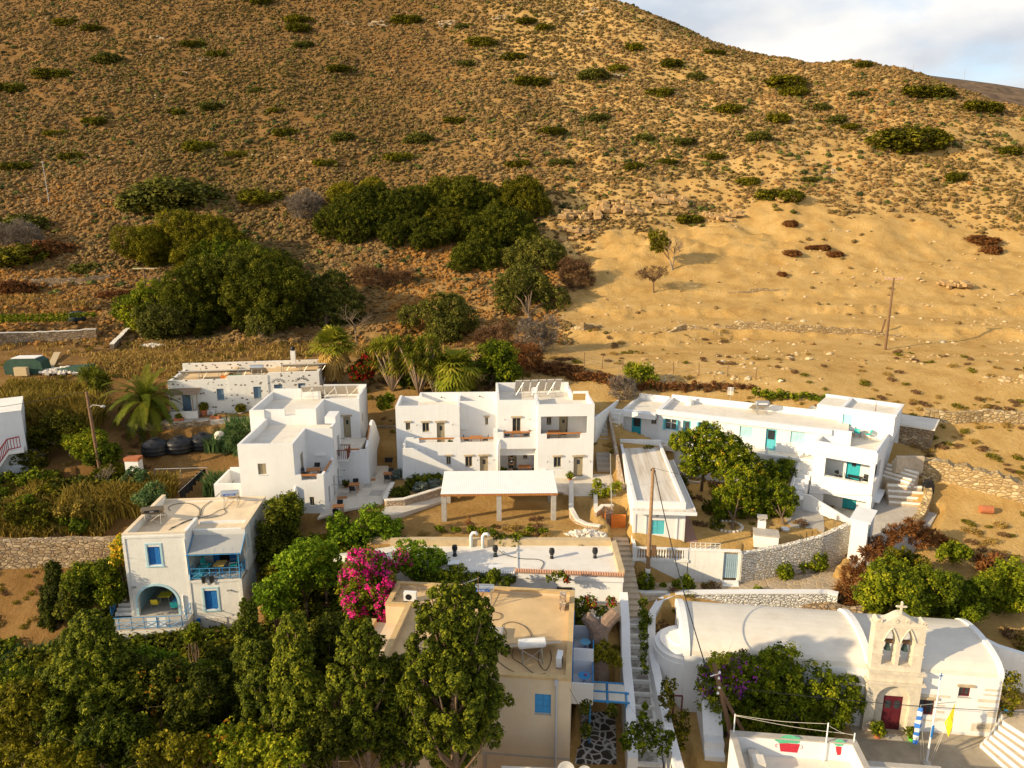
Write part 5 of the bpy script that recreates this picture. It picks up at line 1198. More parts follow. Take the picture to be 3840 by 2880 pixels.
# HOUSE WITH BLUE SHUTTERS
def cross_railing(mb, a, b, h=.95, n=4, r=.018):
 a=Vector(a); b=Vector(b); up=Vector((0,0,h))
 mb.tube([a+up,b+up],r*1.5,5); mb.tube([a+up*.12,b+up*.12],r,4); mb.tube([a+up*.62,b+up*.62],r,4)
 for i in range(n+1):
  p=a.lerp(b,i/n); mb.tube([p,p+up],r*1.5,4)
  if i<n: q=a.lerp(b,(i+1)/n); mb.tube([p+up*.12,q+up*.62],r*.8,4); mb.tube([p+up*.62,q+up*.12],r*.8,4)
def blue_house():
 F=FB; root=empty('blue_shutter_house',(F.o.x,F.o.y,0),F.rz,'white two storey house with blue shutters, arched loggia and awning balcony','house')
 W=MB(); T=.25; zg=-.2; H1=8.15
 win=(1.58,2.44,5.77,7.17);
 xc=1.85; ops=[(xc,1.36,1.85,2.9,1.28,False)]
 archpanel(W,0,4.26,zg,lambda x:5.0,ops,0,T)
 W.panel((0,0),(4.26,0),5.0,H1,T,[(win[0],win[1],win[2],win[3])])
 W.panel((0,7.2),(0,T),zg,H1,T)                                            # left wall
 lw=(5.1,6.0,2.13,3.63); bw=(5.4,6.2,.1,.76)
 W.panel((4.261,0),(7.8,0),zg,4.5,T,[(lw[0]-4.261,lw[1]-4.261,lw[2],lw[3]),(bw[0]-4.261,bw[1]-4.261,bw[2],bw[3])])
 W.panel((7.8,T),(7.8,7.2),zg,4.5,T,[(2.2,2.9,1.6,3.2),(5.0,5.6,1.6,3.2)])
 W.panel((4.36,2.6),(7.96,2.6),4.5,7.75,T,[(1.0,1.9,4.52,6.6)])           # recessed balcony wall
 W.panel((4.261,T),(4.261,2.6),4.5,H1,T)
 W.panel((7.96,1.25),(7.96,7.2),4.501,7.75,T,[(.3,.75,5.9,7.1),(2.6,3.1,5.9,7.2)])
 W.panel((7.96,7.2),(0,7.2),zg,7.75,T); W.panel((4.36,1.25),(7.71,1.25),6.9,7.75,T)
 W.box(0,.25,7.0,7.19,7.751,H1)
 W.box(-.02,.18,-.04,-.001,1.9,8.0); W.box(4.1,4.26,-.04,-.001,1.9,8.0); W.box(.181,4.099,-.04,-.001,7.85,8.0); W.box(4.3,7.82,-.05,-.001,4.3,4.48); W.box(7.62,7.82,-.045,-.001,1.9,4.299)
 W.build('wall',M['whitebumpy'],root)
 B=MB(); B.box(4.24,7.9,-.6+.0,-.001,-.25,1.0) if False else None
 R_=MB(); R_.box(T,7.72,1.5,6.96,7.3,7.6); R_.box(T,4.03,T,1.5,7.3,7.602); R_.box(7.70,7.97,1.24,7.21,7.751,7.83); R_.box(T,7.69,6.94,7.21,7.751,7.83)
 R_.box(-.02,T+.02,-.01,7.2,H1+.001,H1+.05); R_.box(T+.021,4.3,-.01,T,H1+.001,H1+.05)
 R_.build('roof',M['rooftan2'],root)
 fl=MB(); fl.box(4.5,7.8,T,2.6,4.3,4.52); fl.box(4.25,7.82,-.02,T,4.501,4.54); fl.build('balcony_floor',M['conc'],root)
 lg=MB(); lg.box(.26,4.0,T,4.0,1.6,1.86); lg.box(.26,4.0,T,4.0,4.7,4.9); lg.box(.25,.27,T,4.0,1.861,4.7); lg.box(3.8,3.82,T,4.0,1.861,4.7); lg.box(.27,3.8,3.9,4.0,1.861,4.7); lg.build('loggia',M['paleblue'],root)
 lf=MB(); lf.box(.28,3.79,.1,3.89,1.862,1.88); lf.build('loggia_floor',M['conc'],root)
 a=MB(); n=26
 for k in range(n):
  t0=math.pi*k/n; t1=math.pi*(k+1)/n; q=lambda r,t:(xc+math.cos(t)*r*1.0,2.9+math.sin(t)*(1.28 if r<1.4 else 1.45))
  a.profile_y([q(1.36,t1),q(1.36,t0),q(1.52,t0),q(1.52,t1)],-.035,-.002)
 a.box(xc-1.52,xc-1.36,-.035,-.002,1.86,2.9); a.box(xc+1.36,xc+1.52,-.035,-.002,1.86,2.9); a.build('arch_surround',M['paleblue'],root)
 window(root,win[0],0,win[2],.86,1.4,0,'shutter','blue',surround='paleblue'); window(root,lw[0],0,lw[2],.9,1.5,0,'shutter','blue',surround='paleblue'); window(root,bw[0],0,bw[2],.8,.66,0,'shutter','blue')
 for y,z,h in ((1.55,5.9,1.2),(3.85,5.9,1.3)): window(root,7.96,y,z,.5,h,R(90),'shutter','paleblue')
 for y in (2.45,5.25): window(root,7.8,y,1.6,.7,1.6,R(90),'shutter','paleblue',surround='paleblue')
 d=door(root,5.36,2.6,4.53,.9,2.05,0,'dark',light=False)
 for x in (5.1,6.3): s=MB(); s.box(x,x+.45,2.5,2.59,4.55,6.5); s.build('door_shutter',M['blue'],root)
 p=MB(); p.box(-1.9,4.2,-1.9,-.002,-2.6,1.86); p.build('terrace_plinth',M['speck2'],root)
 p=MB(); p.box(-1.86,4.18,-1.88,-.004,1.861,1.9); p.build('terrace_floor',M['conc'],root)
 p=MB(); p.box(4.22,7.86,-.12,-.052,-.2,1.55); p.build('stone_band',M['speck2'],root)
 g=MB(); cross_railing(g,(-1.8,-1.8,1.9),(4.1,-1.8,1.9),.9,7); cross_railing(g,(4.1,-1.8,1.9),(4.1,-.1,1.9),.9,2); g.build('terrace_railing',M['bluel'],root)
 g=MB(); cross_railing(g,(4.3,-.05,4.54),(7.75,-.05,4.54),.85,5); cross_railing(g,(7.75,-.05,4.54),(7.75,1.2,4.54),.85,2); cross_railing(g,(4.3,-.05,4.54),(4.3,.6,4.54),.85,1); g.build('balcony_railing',M['bluel'],root)
 aw=MB(); n=8
 for k in range(n):
  t0=k/n; t1=(k+1)/n; za=lambda t:6.55+(7.35-6.55)*t-.12*math.sin(math.pi*t); y=lambda t:.0+1.3*t
  aw.prism([(4.35,y(t0)-.15),(7.95,y(t0)-.15),(7.95,y(t1)-.15),(4.35,y(t1)-.15)],[za(t0),za(t0),za(t1),za(t1)],[za(t0)+.02,za(t0)+.02,za(t1)+.02,za(t1)+.02])
 aw.build('awning',M['canvas'],root)
 g=MB()
 for x in (4.3,7.75): g.tube([(x,-.05,4.54),(x,-.05,6.5)],.045,6)
 for x in (4.32,7.97): g.tube([(x,-.2,6.52),(x,1.24,7.42)],.03,5)
 g.tube([(4.2,-.17,6.5),(8.0,-.17,6.5)],.035,5)
 for k in range(1,6): g.tube([(4.3+k*.6,-.25,6.5),(4.3+k*.6,.6,6.85)],.02,4)
 g.build('awning_frame',M['bluel'],root)
 s=MB(); n=14
 for k in range(n): s.box(-1.25,-.003,-.2+k*.32,.12+k*.32+ (0 if k<n-1 else 1.2),-.5,1.9+k*.19)
 s.build('stairs',M['white2'],root)
 g=MB(); cross_railing(g,(-1.3,-.3,1.9),(-1.3,4.2,4.6),.95,8); g.build('stair_railing',M['bluel'],root)
 g=MB(); cross_railing(g,(-3.2,-1.2,.6),(-1.9,-1.8,1.7),.9,3); cross_railing(g,(-3.2,-.2,.6),(-1.9,-.6,1.7),.9,3); g.build('ramp_railing',M['bluel'],root)
 for px,py in ((425,1105),(1408,1138)): c=F.fy(z4(px,py),0); m=MB(); m.box(c[0]-.12,c[0]+.12,-.18,0,c[1]-.03,c[1]+.03); m.build('wall_lamp',M['greymetal'],root)
 m=MB(); c=F.fy(z4(925,1200),-.1); m.tube([(c[0],-.06,c[1]),(c[0],-.06,1.9)],.05,6); m.tube([(4.2,-.07,5.0),(4.2,-.07,7.7)],.04,6) ; m.build('drain_pipe',M['white'],root)
 def loc(x,y,z): w=F.wld(x,y,z); return (w.x,w.y,w.z)
 G='furniture on the balcony with the grey awning'
 table('wooden table laid with fruit under the grey awning of the blue shutter house',loc(6.1,.95,4.54),F.rz,.75,.9,group=G,top='yellowwood',leg='blue')
 for i in range(9):
  pass
 for x,a,l in ((5.15,80,'left'),(7.0,-80,'right')):
  c=chair('high backed turquoise sling chair '+l+' of the balcony table',loc(x,1.0,4.54),F.rz+R(a),G,seat='turqcloth',frame='greymetal'); c.scale=(1.1,1.1,1.25)
 m=MB(); m.box(-.3,.3,-.9,.9,0,.42); o=m.build('bench',M['turq']); o.location=loc(4.75,1.0,4.54); o.rotation_euler=(0,0,F.rz); tag(o,'turquoise bench along the left side of the awning balcony','bench')
 G2='yellow table and chairs in the arched loggia'
 table('yellow table inside the arched loggia',loc(1.75,1.6,1.88),F.rz,.9,.8,group=G2,top='yellow',leg='greymetal')
 chair('yellow chair in front of the yellow table in the loggia',loc(1.3,.9,1.88),F.rz+R(180),G2,seat='yellow',arm=False); chair('yellow chair behind the yellow table in the loggia',loc(1.9,2.4,1.88),F.rz,G2,seat='yellow',arm=False)
 table('light blue table at the right side of the arched loggia',loc(2.95,1.0,1.88),F.rz,.7,.9,group=G2,top='bluel',leg='greymetal')
 chair('light blue chair by the light blue loggia table',loc(2.85,.4,1.88),F.rz+R(180),G2,seat='turqcloth',arm=False)
 m=MB(); m.box(0,1.3,-.02,.0,0,.75); o=m.build('white_sheet',M['whitecloth']); o.location=loc(1.7,-1.75,1.95); o.rotation_euler=(0,0,F.rz); tag(o,'white cloth hung behind the blue terrace railing','cloth')
 for i,(x,w_) in enumerate(((4.95,.42),(5.45,.5))):
  m=MB(); m.profile_y([(0,0),(w_*.3,-.0),(w_*.35,-.55),(w_*.5,-.4),(w_*.65,-.55),(w_,-.12),(w_*.95,.06),(0,.06)][::-1],-.015,.015); o=m.build('laundry',M['blackcloth']); o.location=loc(x,-.12,4.75); o.rotation_euler=(0,0,F.rz); tag(o,['black garment drying on the balcony railing, the left one','black garment drying on the balcony railing, the right one'][i],'laundry','black laundry on the balcony railing')
 m=MB(); m.box(-.12,.12,-.15,0,0,.28); o=m.build('meter_box',M['blue']); o.location=loc(4.6,-.13,1.3); o.rotation_euler=(0,0,F.rz); tag(o,'small blue box on the wall beside the terrace plinth','box')
 a=F.fz(z4(1430,280),7.6); water_heater('shiny steel water heater at the rear right of the blue house roof',loc(a[0],a[1],7.6),F.rz+R(6),tl=1.35,brand='MALTEZOS',collector=True,cw=.9)
 a=F.fz(z4(620,470),7.6); water_heater('dull brown solar water heater at the front left of the blue house roof',loc(a[0],a[1]+.2,7.6),F.rz+R(8),tank='browntank',tl=1.5,brand='nobel',brandcol='black',cw=1.0)
 C=lambda *pp:[Vector(loc(*F.fz(z4(*p),7.63),7.64)) for p in pp]
 hose('black cable looping across the roof of the blue shutter house',C((780,520),(950,430),(1070,390),(1100,310),(1000,245),(850,250),(780,285),(800,320)),.024)
 hose('black cable between the two water heaters on the roof',C((800,500),(1000,420),(1200,370),(1290,320),(1380,290)),.02)
 hose('thin black cable crossing the roof of the blue shutter house to the back edge',C((1000,480),(1100,380),(1130,290),(1230,210),(1320,130)),.025)
 hose('thin black pipe from the rear water heater across the blue shutter house roof',C((1350,300),(1370,340),(1280,380),(1150,400)),.02)
M['yellowwood']=plain('varnished_yellow_wood',(.62,.42,.12),.5,.15,5)
M['browntank']=plain('bronze_toned_tank',(.22,.17,.11),.35,.1,3,metal=.7)
blue_house()
# BEIGE HOUSE
def beige_house():
 F=FE; root=empty('beige_house',(F.o.x,F.o.y,0),F.rz,'beige rendered flat roofed house with blue shutter and stacked white side balconies','house')
 W=MB(); T=.25; w=(-1.89,-1.03,3.96,5.17); zg=-4
 W.panel((-10.4,0),(0,0),zg,6.05,T,[(w[0]+10.4,w[1]+10.4,w[2],w[3])])
 W.panel((0,T),(0,9.1),zg,6.05,T); W.panel((0,9.1),(-11.7,9.1),zg,6.05,T); W.panel((-10.4,6.2),(-10.4,T),zg,6.05,T); W.panel((-11.7,8.85),(-11.7,6.2),zg,6.05,T); W.panel((-11.45,6.2),(-10.15,6.2),zg,6.05,T)
 W.box(-12.6,-10.401,2.0,6.199,zg,4.9); W.build('wall',M['beige'],root)
 W=MB(); t=.3
 for a in ((-10.42,.02,-.02,t),(-.3,.02,t+.001,9.12),(-11.72,-.301,9.12-t,9.12),(-10.42,-10.1,t+.001,6.22),(-11.72,-11.4,6.22,9.12-t-.001),(-11.399,-10.099,6.221,6.221+t)): W.box(*a,6.051,6.2)
 W.box(-12.62,-12.3,2.0,6.2,4.901,5.15); W.box(-12.299,-10.41,2.0,2.3,4.901,5.15)
 W.build('parapet',M['ochre'],root)
 rf=MB(); rf.box(-10.15,-.25,.25,8.85,5.6,5.85); rf.box(-11.45,-10.15,6.45,8.85,5.6,5.852); rf.build('roof',M['rooftan'],root)
 b=MB(); b.box(-10.3,.01,-.03,-.001,1.2,1.33); b.box(-4.7,-4.5,-.05,-.002,zg,1.2); b.build('band',M['conc'],root)
 window(root,w[0],0,w[2],.86,1.21,0,'shutter','bluel',sill='conc')
 m=MB(); m.tube([(-.75,-.12,-3),(-.75,-.12,6.0)],.06,7); m.box(-.85,-.65,-.2,.0,5.85,6.12); m.sm=False; m.build('drain_pipe',M['greypipe'],root)
 for y0,y1,zf in ((3.15,5.05,2.9),(5.3,7.4,3.7)):
  b=MB(); b.box(.002,1.25,y0,y1,zf-.12,zf); b.box(.002,1.25,y0-.12,y0-.001,zf-.5,zf+.85); b.box(.002,1.25,y1+.001,y1+.1,zf-.1,zf+1.0); b.build('balcony',M['white'],root)
  b=MB(); b.box(1.2,1.25,y0,y1,zf+.001,zf+.95); b.build('balcony_screen',M['bluel'],root)
  b=MB(); b.box(.003,.06,y0+.05,y1-.05,zf+.01,zf+2.1); b.build('balcony_door',M['blue'],root)
 def loc(x,y,z): w_=F.wld(x,y,z); return (w_.x,w_.y,w_.z)
 round_table('round blue table with a red flower on the nearer side balcony of the beige house',loc(.72,4.0,2.9),.36,'bluel','round balcony tables'); round_table('round pale blue table on the farther side balcony of the beige house',loc(.75,6.2,3.7),.34,'paleblue2','round balcony tables')
 m=MB(); m.lathe([(.01,0),(.06,.02),(.08,.06),(.05,.09),(.01,.1)],seg=8); o=m.build('red_flower',M['maroonred']); o.location=loc(.8,4.0,3.64); tag(o,'red flower head lying on the round blue balcony table','flower')
 a=F.fz(z5(1120,600),5.86); water_heater('steel solar water heater at the rear middle of the beige roof',loc(a[0],a[1]+.3,5.86),F.rz+R(4),tl=1.45,brand='MALTEZOS',cw=1.0)
 a=F.fz(z5(1450,990),5.86); water_heater('cream solar water heater with wide tilted collectors at the front of the beige roof',loc(a[0]+.1,a[1]+.2,5.86),F.rz+R(14),tank='white',tl=1.5,cw=3.3)
 a=F.fz(z5(1655,1000),5.86); ac_unit('white air conditioner unit at the front right edge of the beige roof',loc(a[0],a[1],5.86),F.rz+R(85)); a=F.fz(z5(625,560),5.86); ac_unit('white air conditioner unit at the rear left of the beige roof',loc(a[0],a[1],5.86),F.rz)
 a=F.fz(z5(1678,600),5.86); m=MB(); m.box(-.2,.2,-.3,.3,0,.9); m.box(-.14,.14,-.5,-.31,0,.35); o=m.build('chimney',M['stonepink']); o.location=loc(a[0],a[1],5.85); o.rotation_euler=(0,0,F.rz); tag(o,'short stone chimney near the rear right corner of the beige roof','chimney')
 a=F.fz(z5(1170,800),5.86); r=empty('skylight',loc(a[0],a[1],5.85),F.rz,'low pale skylight box in the middle of the beige roof','skylight'); m=MB(); m.box(-1.0,.75,-.55,.55,0,.28); m.build('curb',M['white'],r); m=MB(); m.box(-.95,.7,-.5,.5,.281,.31); m.build('cover',M['conc'],r)
 a=F.fz(z5(1110,600),5.86); r=empty('tv_antenna',loc(a[0]-.1,a[1]-.2,5.86),F.rz,'television aerial on a rusty mast beside the rear water heater','antenna'); m=MB(); m.tube([(0,0,0),(0,0,2.2)],.025,5); m.build('mast',M['wooddk'],r)
 m=MB(); m.tube([(-.9,-.3,1.8),(.1,.05,2.1)],.012,4); [m.tube([(-.9+k*.12,-.3+k*.042-.2,1.8+k*.036),(-.9+k*.12,-.3+k*.042+.2,1.8+k*.036)],.006,4) for k in range(8)]; m.build('aerial',M['steel'],r)
 C=lambda *pp:[Vector((*F.wld(*F.fz(z5(*p),5.88)).to_tuple()[:2],5.89)) for p in pp]
 for l,pp in (('black hose curving from the skylight to the front water heater',((1250,860),(1290,780),(1260,730),(1330,705),(1420,740),(1465,805))),('black hose coiled under the rear water heater of the beige house',((1180,630),(1250,650),(1240,685),(1150,690),(1180,660))),('black cable looping at the rear left of the beige roof',((890,560),(905,500),(870,470),(800,465),(770,445))),
     ('tangled black cable along the front edge of the beige roof, the longest one',((1210,960),(1300,1030),(1380,1060),(1500,1075),(1600,1090))),('tangled black cable beneath the front water heater',((1340,880),(1330,950),(1400,1000),(1480,1060),(1560,1060))),('thin black cable under the right end of the wide collectors',((1520,900),(1510,980),(1560,1040),(1600,960),(1590,900)))):
  hose(l,C(*pp),.018)
 gx=F.fz
 tl=empty('stone_mosaic_path',(0,0,0)) if False else None
 m=MB(); Q=[WZ(z5(*p),-.5) for p in ((1735,1680),(2050,1680),(2040,1325),(1735,1325))]; m.prism([(q.x,q.y) for q in Q],-.9,-.5); o=m.build('garden_path',M['crazy']); tag(o,None,None,None,'structure')
 r=empty('terrace_pergola',(4.5,36.3,0),R(-6),'small blue framed pergola with beige canvas panels beside the balconies','pergola')
 m=MB(); [m.box(-.2,2.3,y,y+.08,2.35,2.45) for y in (0,.85,1.7)]; [m.box(x,x+.08,0,1.75,2.25,2.35) for x in (0,1.0,2.1)]; [m.tube([(x,y,-.9),(x,y,2.3)],.05,5) for x in (0.05,2.1) for y in (.05,1.7)]; m.build('frame',M['bluel'],r)
 for k,(x0,x1,y0,y1) in enumerate(((.1,.95,.1,.83),(1.1,2.05,.1,.83),(.1,.95,.95,1.68),(1.1,2.05,.95,1.68))):
  m=MB(); m.box(x0,x1,y0,y1,2.36,2.4); m.build('canvas_panel',M['canvascream'],r)
M['greypipe']=plain('grey_pipe',(.42,.42,.45),.5,.06,2); M['paleblue2']=plain('faded_blue_paint',(.16,.42,.60),.5,.08,3); M['maroonred']=plain('red_petal',(.6,.02,.04),.6)
M['panelblue']=plain('collector_back',(.42,.40,.38),.5); M['canvascream']=plain('cream_canvas',(.66,.60,.50),.9,.05,2)
M['crazy']=stonemat('crazy_paving_dark',[(.06,.045,.035),(.09,.07,.05),(.05,.045,.04)],(.62,.60,.57,1),1.9,.13,1.0,.2)
M['flag']=stonemat('flagstone_paving',[(.42,.33,.23),(.52,.42,.30),(.36,.29,.21),(.48,.36,.22)],(.58,.44,.27,1),1.7,.06,1.0,.3)
beige_house()
# LOW WHITE ROOFED HOUSE
def white_roof_house():
 r=empty('low_white_house',(0,46,0),0,'long low house with white painted flat roof and tiled eaves, below the garden','house')
 A=[(-13.2,48.6),(-5.1,46.3),(.4,46.0),(7.7,45.4),(7.75,49.9),(-9,50.0)]; o=(0,46)
 L_=lambda pts:[(x-o[0],y-o[1]) for x,y in pts]
 m=MB(); m.prism(L_(A),1.5,5.3); m.build('wall',M['white'],r)
 m=MB(); m.prism(L_([(-13.1,48.65),(-5.1,46.35),(.35,46.05),(.35,49.95),(-9,49.95)]),5.301,5.42); m.prism(L_([(.4,46.05),(7.4,45.5),(7.45,49.9),(.4,49.95)]),5.301,5.5); m.box(.33,.42,.08,3.9,5.501,5.56); m.build('roof',M['roofwhite'],r)
 m=MB(); m.prism(L_([(7.4,45.5),(7.8,45.45),(7.85,50.1),(7.45,50.1)]),5.301,5.85); m.prism(L_([(-9.2,50.0),(7.44,49.85),(7.44,50.2),(-9.2,50.35)]),5.301,5.95); m.build('parapet',M['ochre2'],r)
 m=MB(); d=Vector((7.5,-.63)).normalized();
 for k in range(44):
  p=Vector((.3-o[0],46.02-o[1]))+d*k*.172; q=d*.07; nn=Vector((-d.y,d.x))
  m.tube([(p.x-nn.x*.14,p.y-nn.y*.14,5.46),(p.x+nn.x*.16,p.y+nn.y*.16,5.56)],.075,6)
 m.build('eaves_tiles',M['tile'],r)
 m=MB()
 for (xa,ya,xb,yb,n) in ((-5.1,46.3,.3,46.0,32),):
  d2=Vector((xb-xa,yb-ya));
  for k in range(n): p=Vector((xa-o[0],ya-o[1]))+d2*k/n; m.tube([(p.x,p.y-.15,5.33),(p.x,p.y+.15,5.45)],.07,6)
 m.build('eaves_tiles',M['corr'],r)
 m=MB(); m.prism(L_([(.42,45.85),(7.72,45.25),(7.73,45.4),(.43,46.0)]),5.0,5.3);
 for x in (2.3,5.0): m.prism(L_([(x,45.7),(x+.14,45.69),(x+.15,45.8),(x+.01,45.82)]),2.5,5.0)
 m.build('eaves_beam',M['white'],r)
 w=MB(); w.box(3.15,4.2,-.42,-.30,3.8,4.4); w.build('window_opening',M['dark'],r)
 m=MB(); m.prism(L_([(4.6,43.6),(7.4,43.3),(7.6,45.2),(4.7,45.4)]),3.2,3.35); m.build('porch_roof',M['steps'],r)
 m=MB(); [m.tube([(4.6+k*.2,-2.55,3.3),(4.6+k*.2,-2.3,3.38)],.07,6) for k in range(14)]; m.build('porch_tiles',M['corr'],r)
 G='black roof vents'
 for i,(px,py) in enumerate(((932,245),(1212,248),(1602,268),(1900,265))):
  w=WZ(z5(px,py),5.45); vent(['leftmost','second from left','third from left','rightmost'][i]+' black hooded vent on the long white roof',(w.x,w.y,5.42),G)
 for i,(px,py) in enumerate(((925,325),(1205,355))):
  w=WZ(z5(px,py),5.5); q=empty('roof_hatch',(w.x,w.y,5.42),0,['white roof hatch on the long white roof, the left one by the feathery tree','white roof hatch with dark opening at the middle of the long white roof'][i],'hatch','roof hatches'); m=MB(); m.box(-.4,.4,-.3,.3,0,.45); m.build('casing',M['white'],q); m=MB(); m.box(-.33,.33,-.32,-.301,.08,.38); m.build('opening',M['dark'],q)
 for i,(px,py) in enumerate(((1045,170),(1125,178))):
  w=WZ(z5(px,py),5.6); m=MB(); s=1 if i else 1; m.tube([(0,0,-.4),(0,0,.75),(.12,0,.95),(.35,0,.98),(.45,0,.8)],.12,8); m.sm=True; o_=m.build('vent_pipe',M['white']); o_.location=(w.x,w.y,5.6); tag(o_,['white bent vent pipe by the garden bank, the taller left one','white bent vent pipe by the garden bank, the right one'][i],'pipe','white vent pipes')
 W_=lambda *pp:[Vector((WZ(z5(*p),5.53).x,WZ(z5(*p),5.53).y,5.54)) for p in pp]
 hose('black hose running over the long white roof to its front edge',W_((1235,210),(1290,245),(1400,268),(1500,272),(1545,295),(1525,340)),.025)
 m=MB(); m.prism([(-11,50.36),(7.5,50.2),(7.5,50.8),(-11,50.9)],4.6,5.75); o_=m.build('garden_kerb',M['ochre2']); tag(o_,'low ochre retaining kerb between the garden and the white roof','kerb')
M['ochre2']=plain('pale_ochre_render',(.52,.40,.24),.9,.12,1.5,.3,14,dirt=(1.2,.5,.75,.4),dirtcol=(.33,.24,.15,1))
M['roofwhite']=plain('white_roof_coating',(.72,.68,.62),.8,.06,1,.2,10,dirt=(.5,.5,.72,.5),dirtcol=(.52,.43,.33,1))
white_roof_house()
# TURQUOISE SHUTTER HOUSE
def turquoise_house():
 r=empty('turquoise_shutter_house',(F4.o.x,F4.o.y,0),F4.rz,'long white house with turquoise shutters ending in a three storey corner block','house')
 W=MB(); T=.25; RF=MB()
 p1=(-3.95,-.4,7.12,8.85); p0=(-3.85,-.25,3.78,5.5)
 W.panel((-5,0),(0,0),3,10.2,T,[(h[0]+5,h[1]+5,h[2],h[3]) for h in (p1,p0)])
 so=(.35,3.0,7.2,8.75)
 W.panel((0,T),(0,10.8),3,9.5,T,[(so[0]-T,so[1]-T,so[2],so[3])]); W.box(-T,0,T+.001,6.19,9.501,10.2)
 W.panel((-5,7.0),(-5,T),3,10.2,T)
 W.box(-5.12,.12,-.12,-.001,9.15,10.05); W.box(.001,.12,-.0,6.1,9.15,9.9)
 RF.box(-4.75,-T,T,6.2,9.25,9.5)
 for z0,z1,zf in ((3.78,5.6,3.75),(6.6,9.0,6.6)):
  W.panel((-4.74,1.9),(-.26,1.9),zf,z1,.15,[(2.2,3.35,zf,zf+2.0 if zf>5 else zf+1.75)]); RF.box(-4.74,-.26,T,1.9,zf-.1,zf+.01); W.box(-4.74,-.26,T+.001,1.899,z1+.001,z1+.1)
 ts=6.2; dr=(-4.05,-3.2,9.51,11.4)
 W.panel((-4.3,ts),(.32,ts),9.505,11.9,T,[(dr[0]+4.3,dr[1]+4.3,9.506,dr[3])]); W.panel((.32,ts+T),(.32,10.8),9.505,11.9,T); W.panel((.32,10.8),(-6.6,10.8),8,11.9,T); W.panel((-4.3,10.55),(-4.3,ts+T),9.505,11.9,T)
 W.box(-6.6,-4.301,7.0,10.549,9.3,11.75)
 RF.box(-4.05,.07,ts+T,10.55,11.4,11.7);
 W.box(-4.4,.42,ts-.1,ts+T-.02,11.901,12.02); W.box(.1,.42,ts+T-.019,10.9,11.901,12.02); W.box(-6.65,.099,10.6,10.9,11.901,12.02); W.box(-4.4,-4.07,ts+T-.019,10.599,11.901,12.02); RF.box(-6.5,-4.41,7.05,10.54,11.751,11.8)
 W.box(-5.06,.06,-.06,-.001,5.9,6.05); W.box(-.32,.05,-.05,-.001,3.3,5.899); W.box(-5.04,-4.85,-.05,-.001,3.3,5.899)
 W.box(.001,.5,1.2,4.6,5.2,5.35)
 W.build('wall',M['white'],r); RF.build('roof',M['roofcream'],r)
 door(r,dr[0],ts,9.51,.85,1.88,0,'turql',light=False); door(r,-2.54,1.9,6.62,1.13,1.95,0,'turqd'); door(r,-2.54,1.9,3.77,1.13,1.7,0,'turqd',light=False)
 for y,z,h in ((6.6,8.0,.9),(6.9,4.4,1.9)): window(r,0,y,z,.8,h,R(90),'shutter','turq')
 f=MB(); cross=[(-3.95,.0),( -.4,.0)]; f.tube([(-3.9,.12,7.2),(-.45,.12,7.2)],.02,4); f.build('rail',M['white'],r)
 s=MB(); n=8
 for k in range(n): s.box(-6.2,-5.13,-1.6+k*.42+.001*k,-1.6+(k+1)*.42+.001*k,3.5,5.6+k*.30)
 s.box(-6.2,-5.13,1.8,4.4,3.5,8.1); s.box(-6.35,-4.2,-2.6,-1.61,3.5,5.5)
 n=8
 for k in range(n): s.box(-4.199+k*.48,-4.199+(k+1)*.48-.002,-2.55,-1.7,3.3,5.3-k*.2)
 s.build('stairs',M['white'],r)
 s=MB(); s.profile_x([(-1.7,5.9),(1.9,8.7),(4.4,8.8),(4.4,7.2),(1.9,7.2),(-1.7,4.3)][::-1],-6.42,-6.21); s.profile_y([(-4.9,3.3),(-4.9,6.1),(-4.4,6.1),(-.4,4.5),(-.4,3.3),(-1.2,3.3),(-4.0,4.6),(-4.3,4.6),(-4.3,3.3)],-2.78,-2.601); s.build('stair_parapet',M['white'],r)
 g=MB(); g.box(-1.35,-.95,-7.2,-5.0,2.6,6.35) if False else None
 g.panel((-.2,-7.4),(1.0,-7.4),2.6,6.6,.2,[]); g.panel((1.0,-7.2),(1.0,-4.8),2.6,6.6,.2,[(.4,1.5,3.5,5.9)]); g.panel((1.0,-4.6),(-.2,-4.6),2.6,6.6,.2) ; g.panel((-.2,-4.8),(-.2,-7.2),2.6,6.6,.2); g.box(-.35,1.15,-7.5,-4.5,6.601,6.72); g.build('gatehouse',M['white'],r)
 door(r,1.0,-6.8,3.5,1.1,2.35,R(90),'turq',light=False)
 g=MB();
 for k in range(3): g.box(1.001,1.4+.35*k,-7.0+.02*k,-5.4-.02*k,2.6,3.45-.2*k)
 g.build('doorstep',M['white'],r)
 wing=empty('wing',(0,0,0),0,parent=r)
 a=F4.loc(F5.o.x,F5.o.y); wing.location=(a[0],a[1],0); wing.rotation_euler=(0,0,F5.rz-F4.rz)
 m=MB(); zt=10.9
 ws=[(.5,1.66,8.95,10.05),(3.8,4.95,8.95,10.1),(7.63,8.79,9.14,10.21),(12.16,13.38,9.19,10.28)]; ds=[(2.26,3.03,8.2,10.07),(10.01,10.95,8.2,10.25)]
 m.panel((-.2,0),(17.2,0),3.8,zt-.01,T,[(h[0]+.2,h[1]+.2,h[2],h[3]) for h in ws+ds]); m.panel((-.2,5.4),(-.2,T),7,zt-.01,T); m.box(-.2,17,5.4,5.62,6,11.15)
 m.box(-.35,15.6,-.22,-.001,10.4,zt); m.box(-.35,-.201,.0,5.3,10.4,zt)
 lw=(-2.98,-1.99,7.66,9.79); lw2=(-.98,-.45,9.2,9.95)
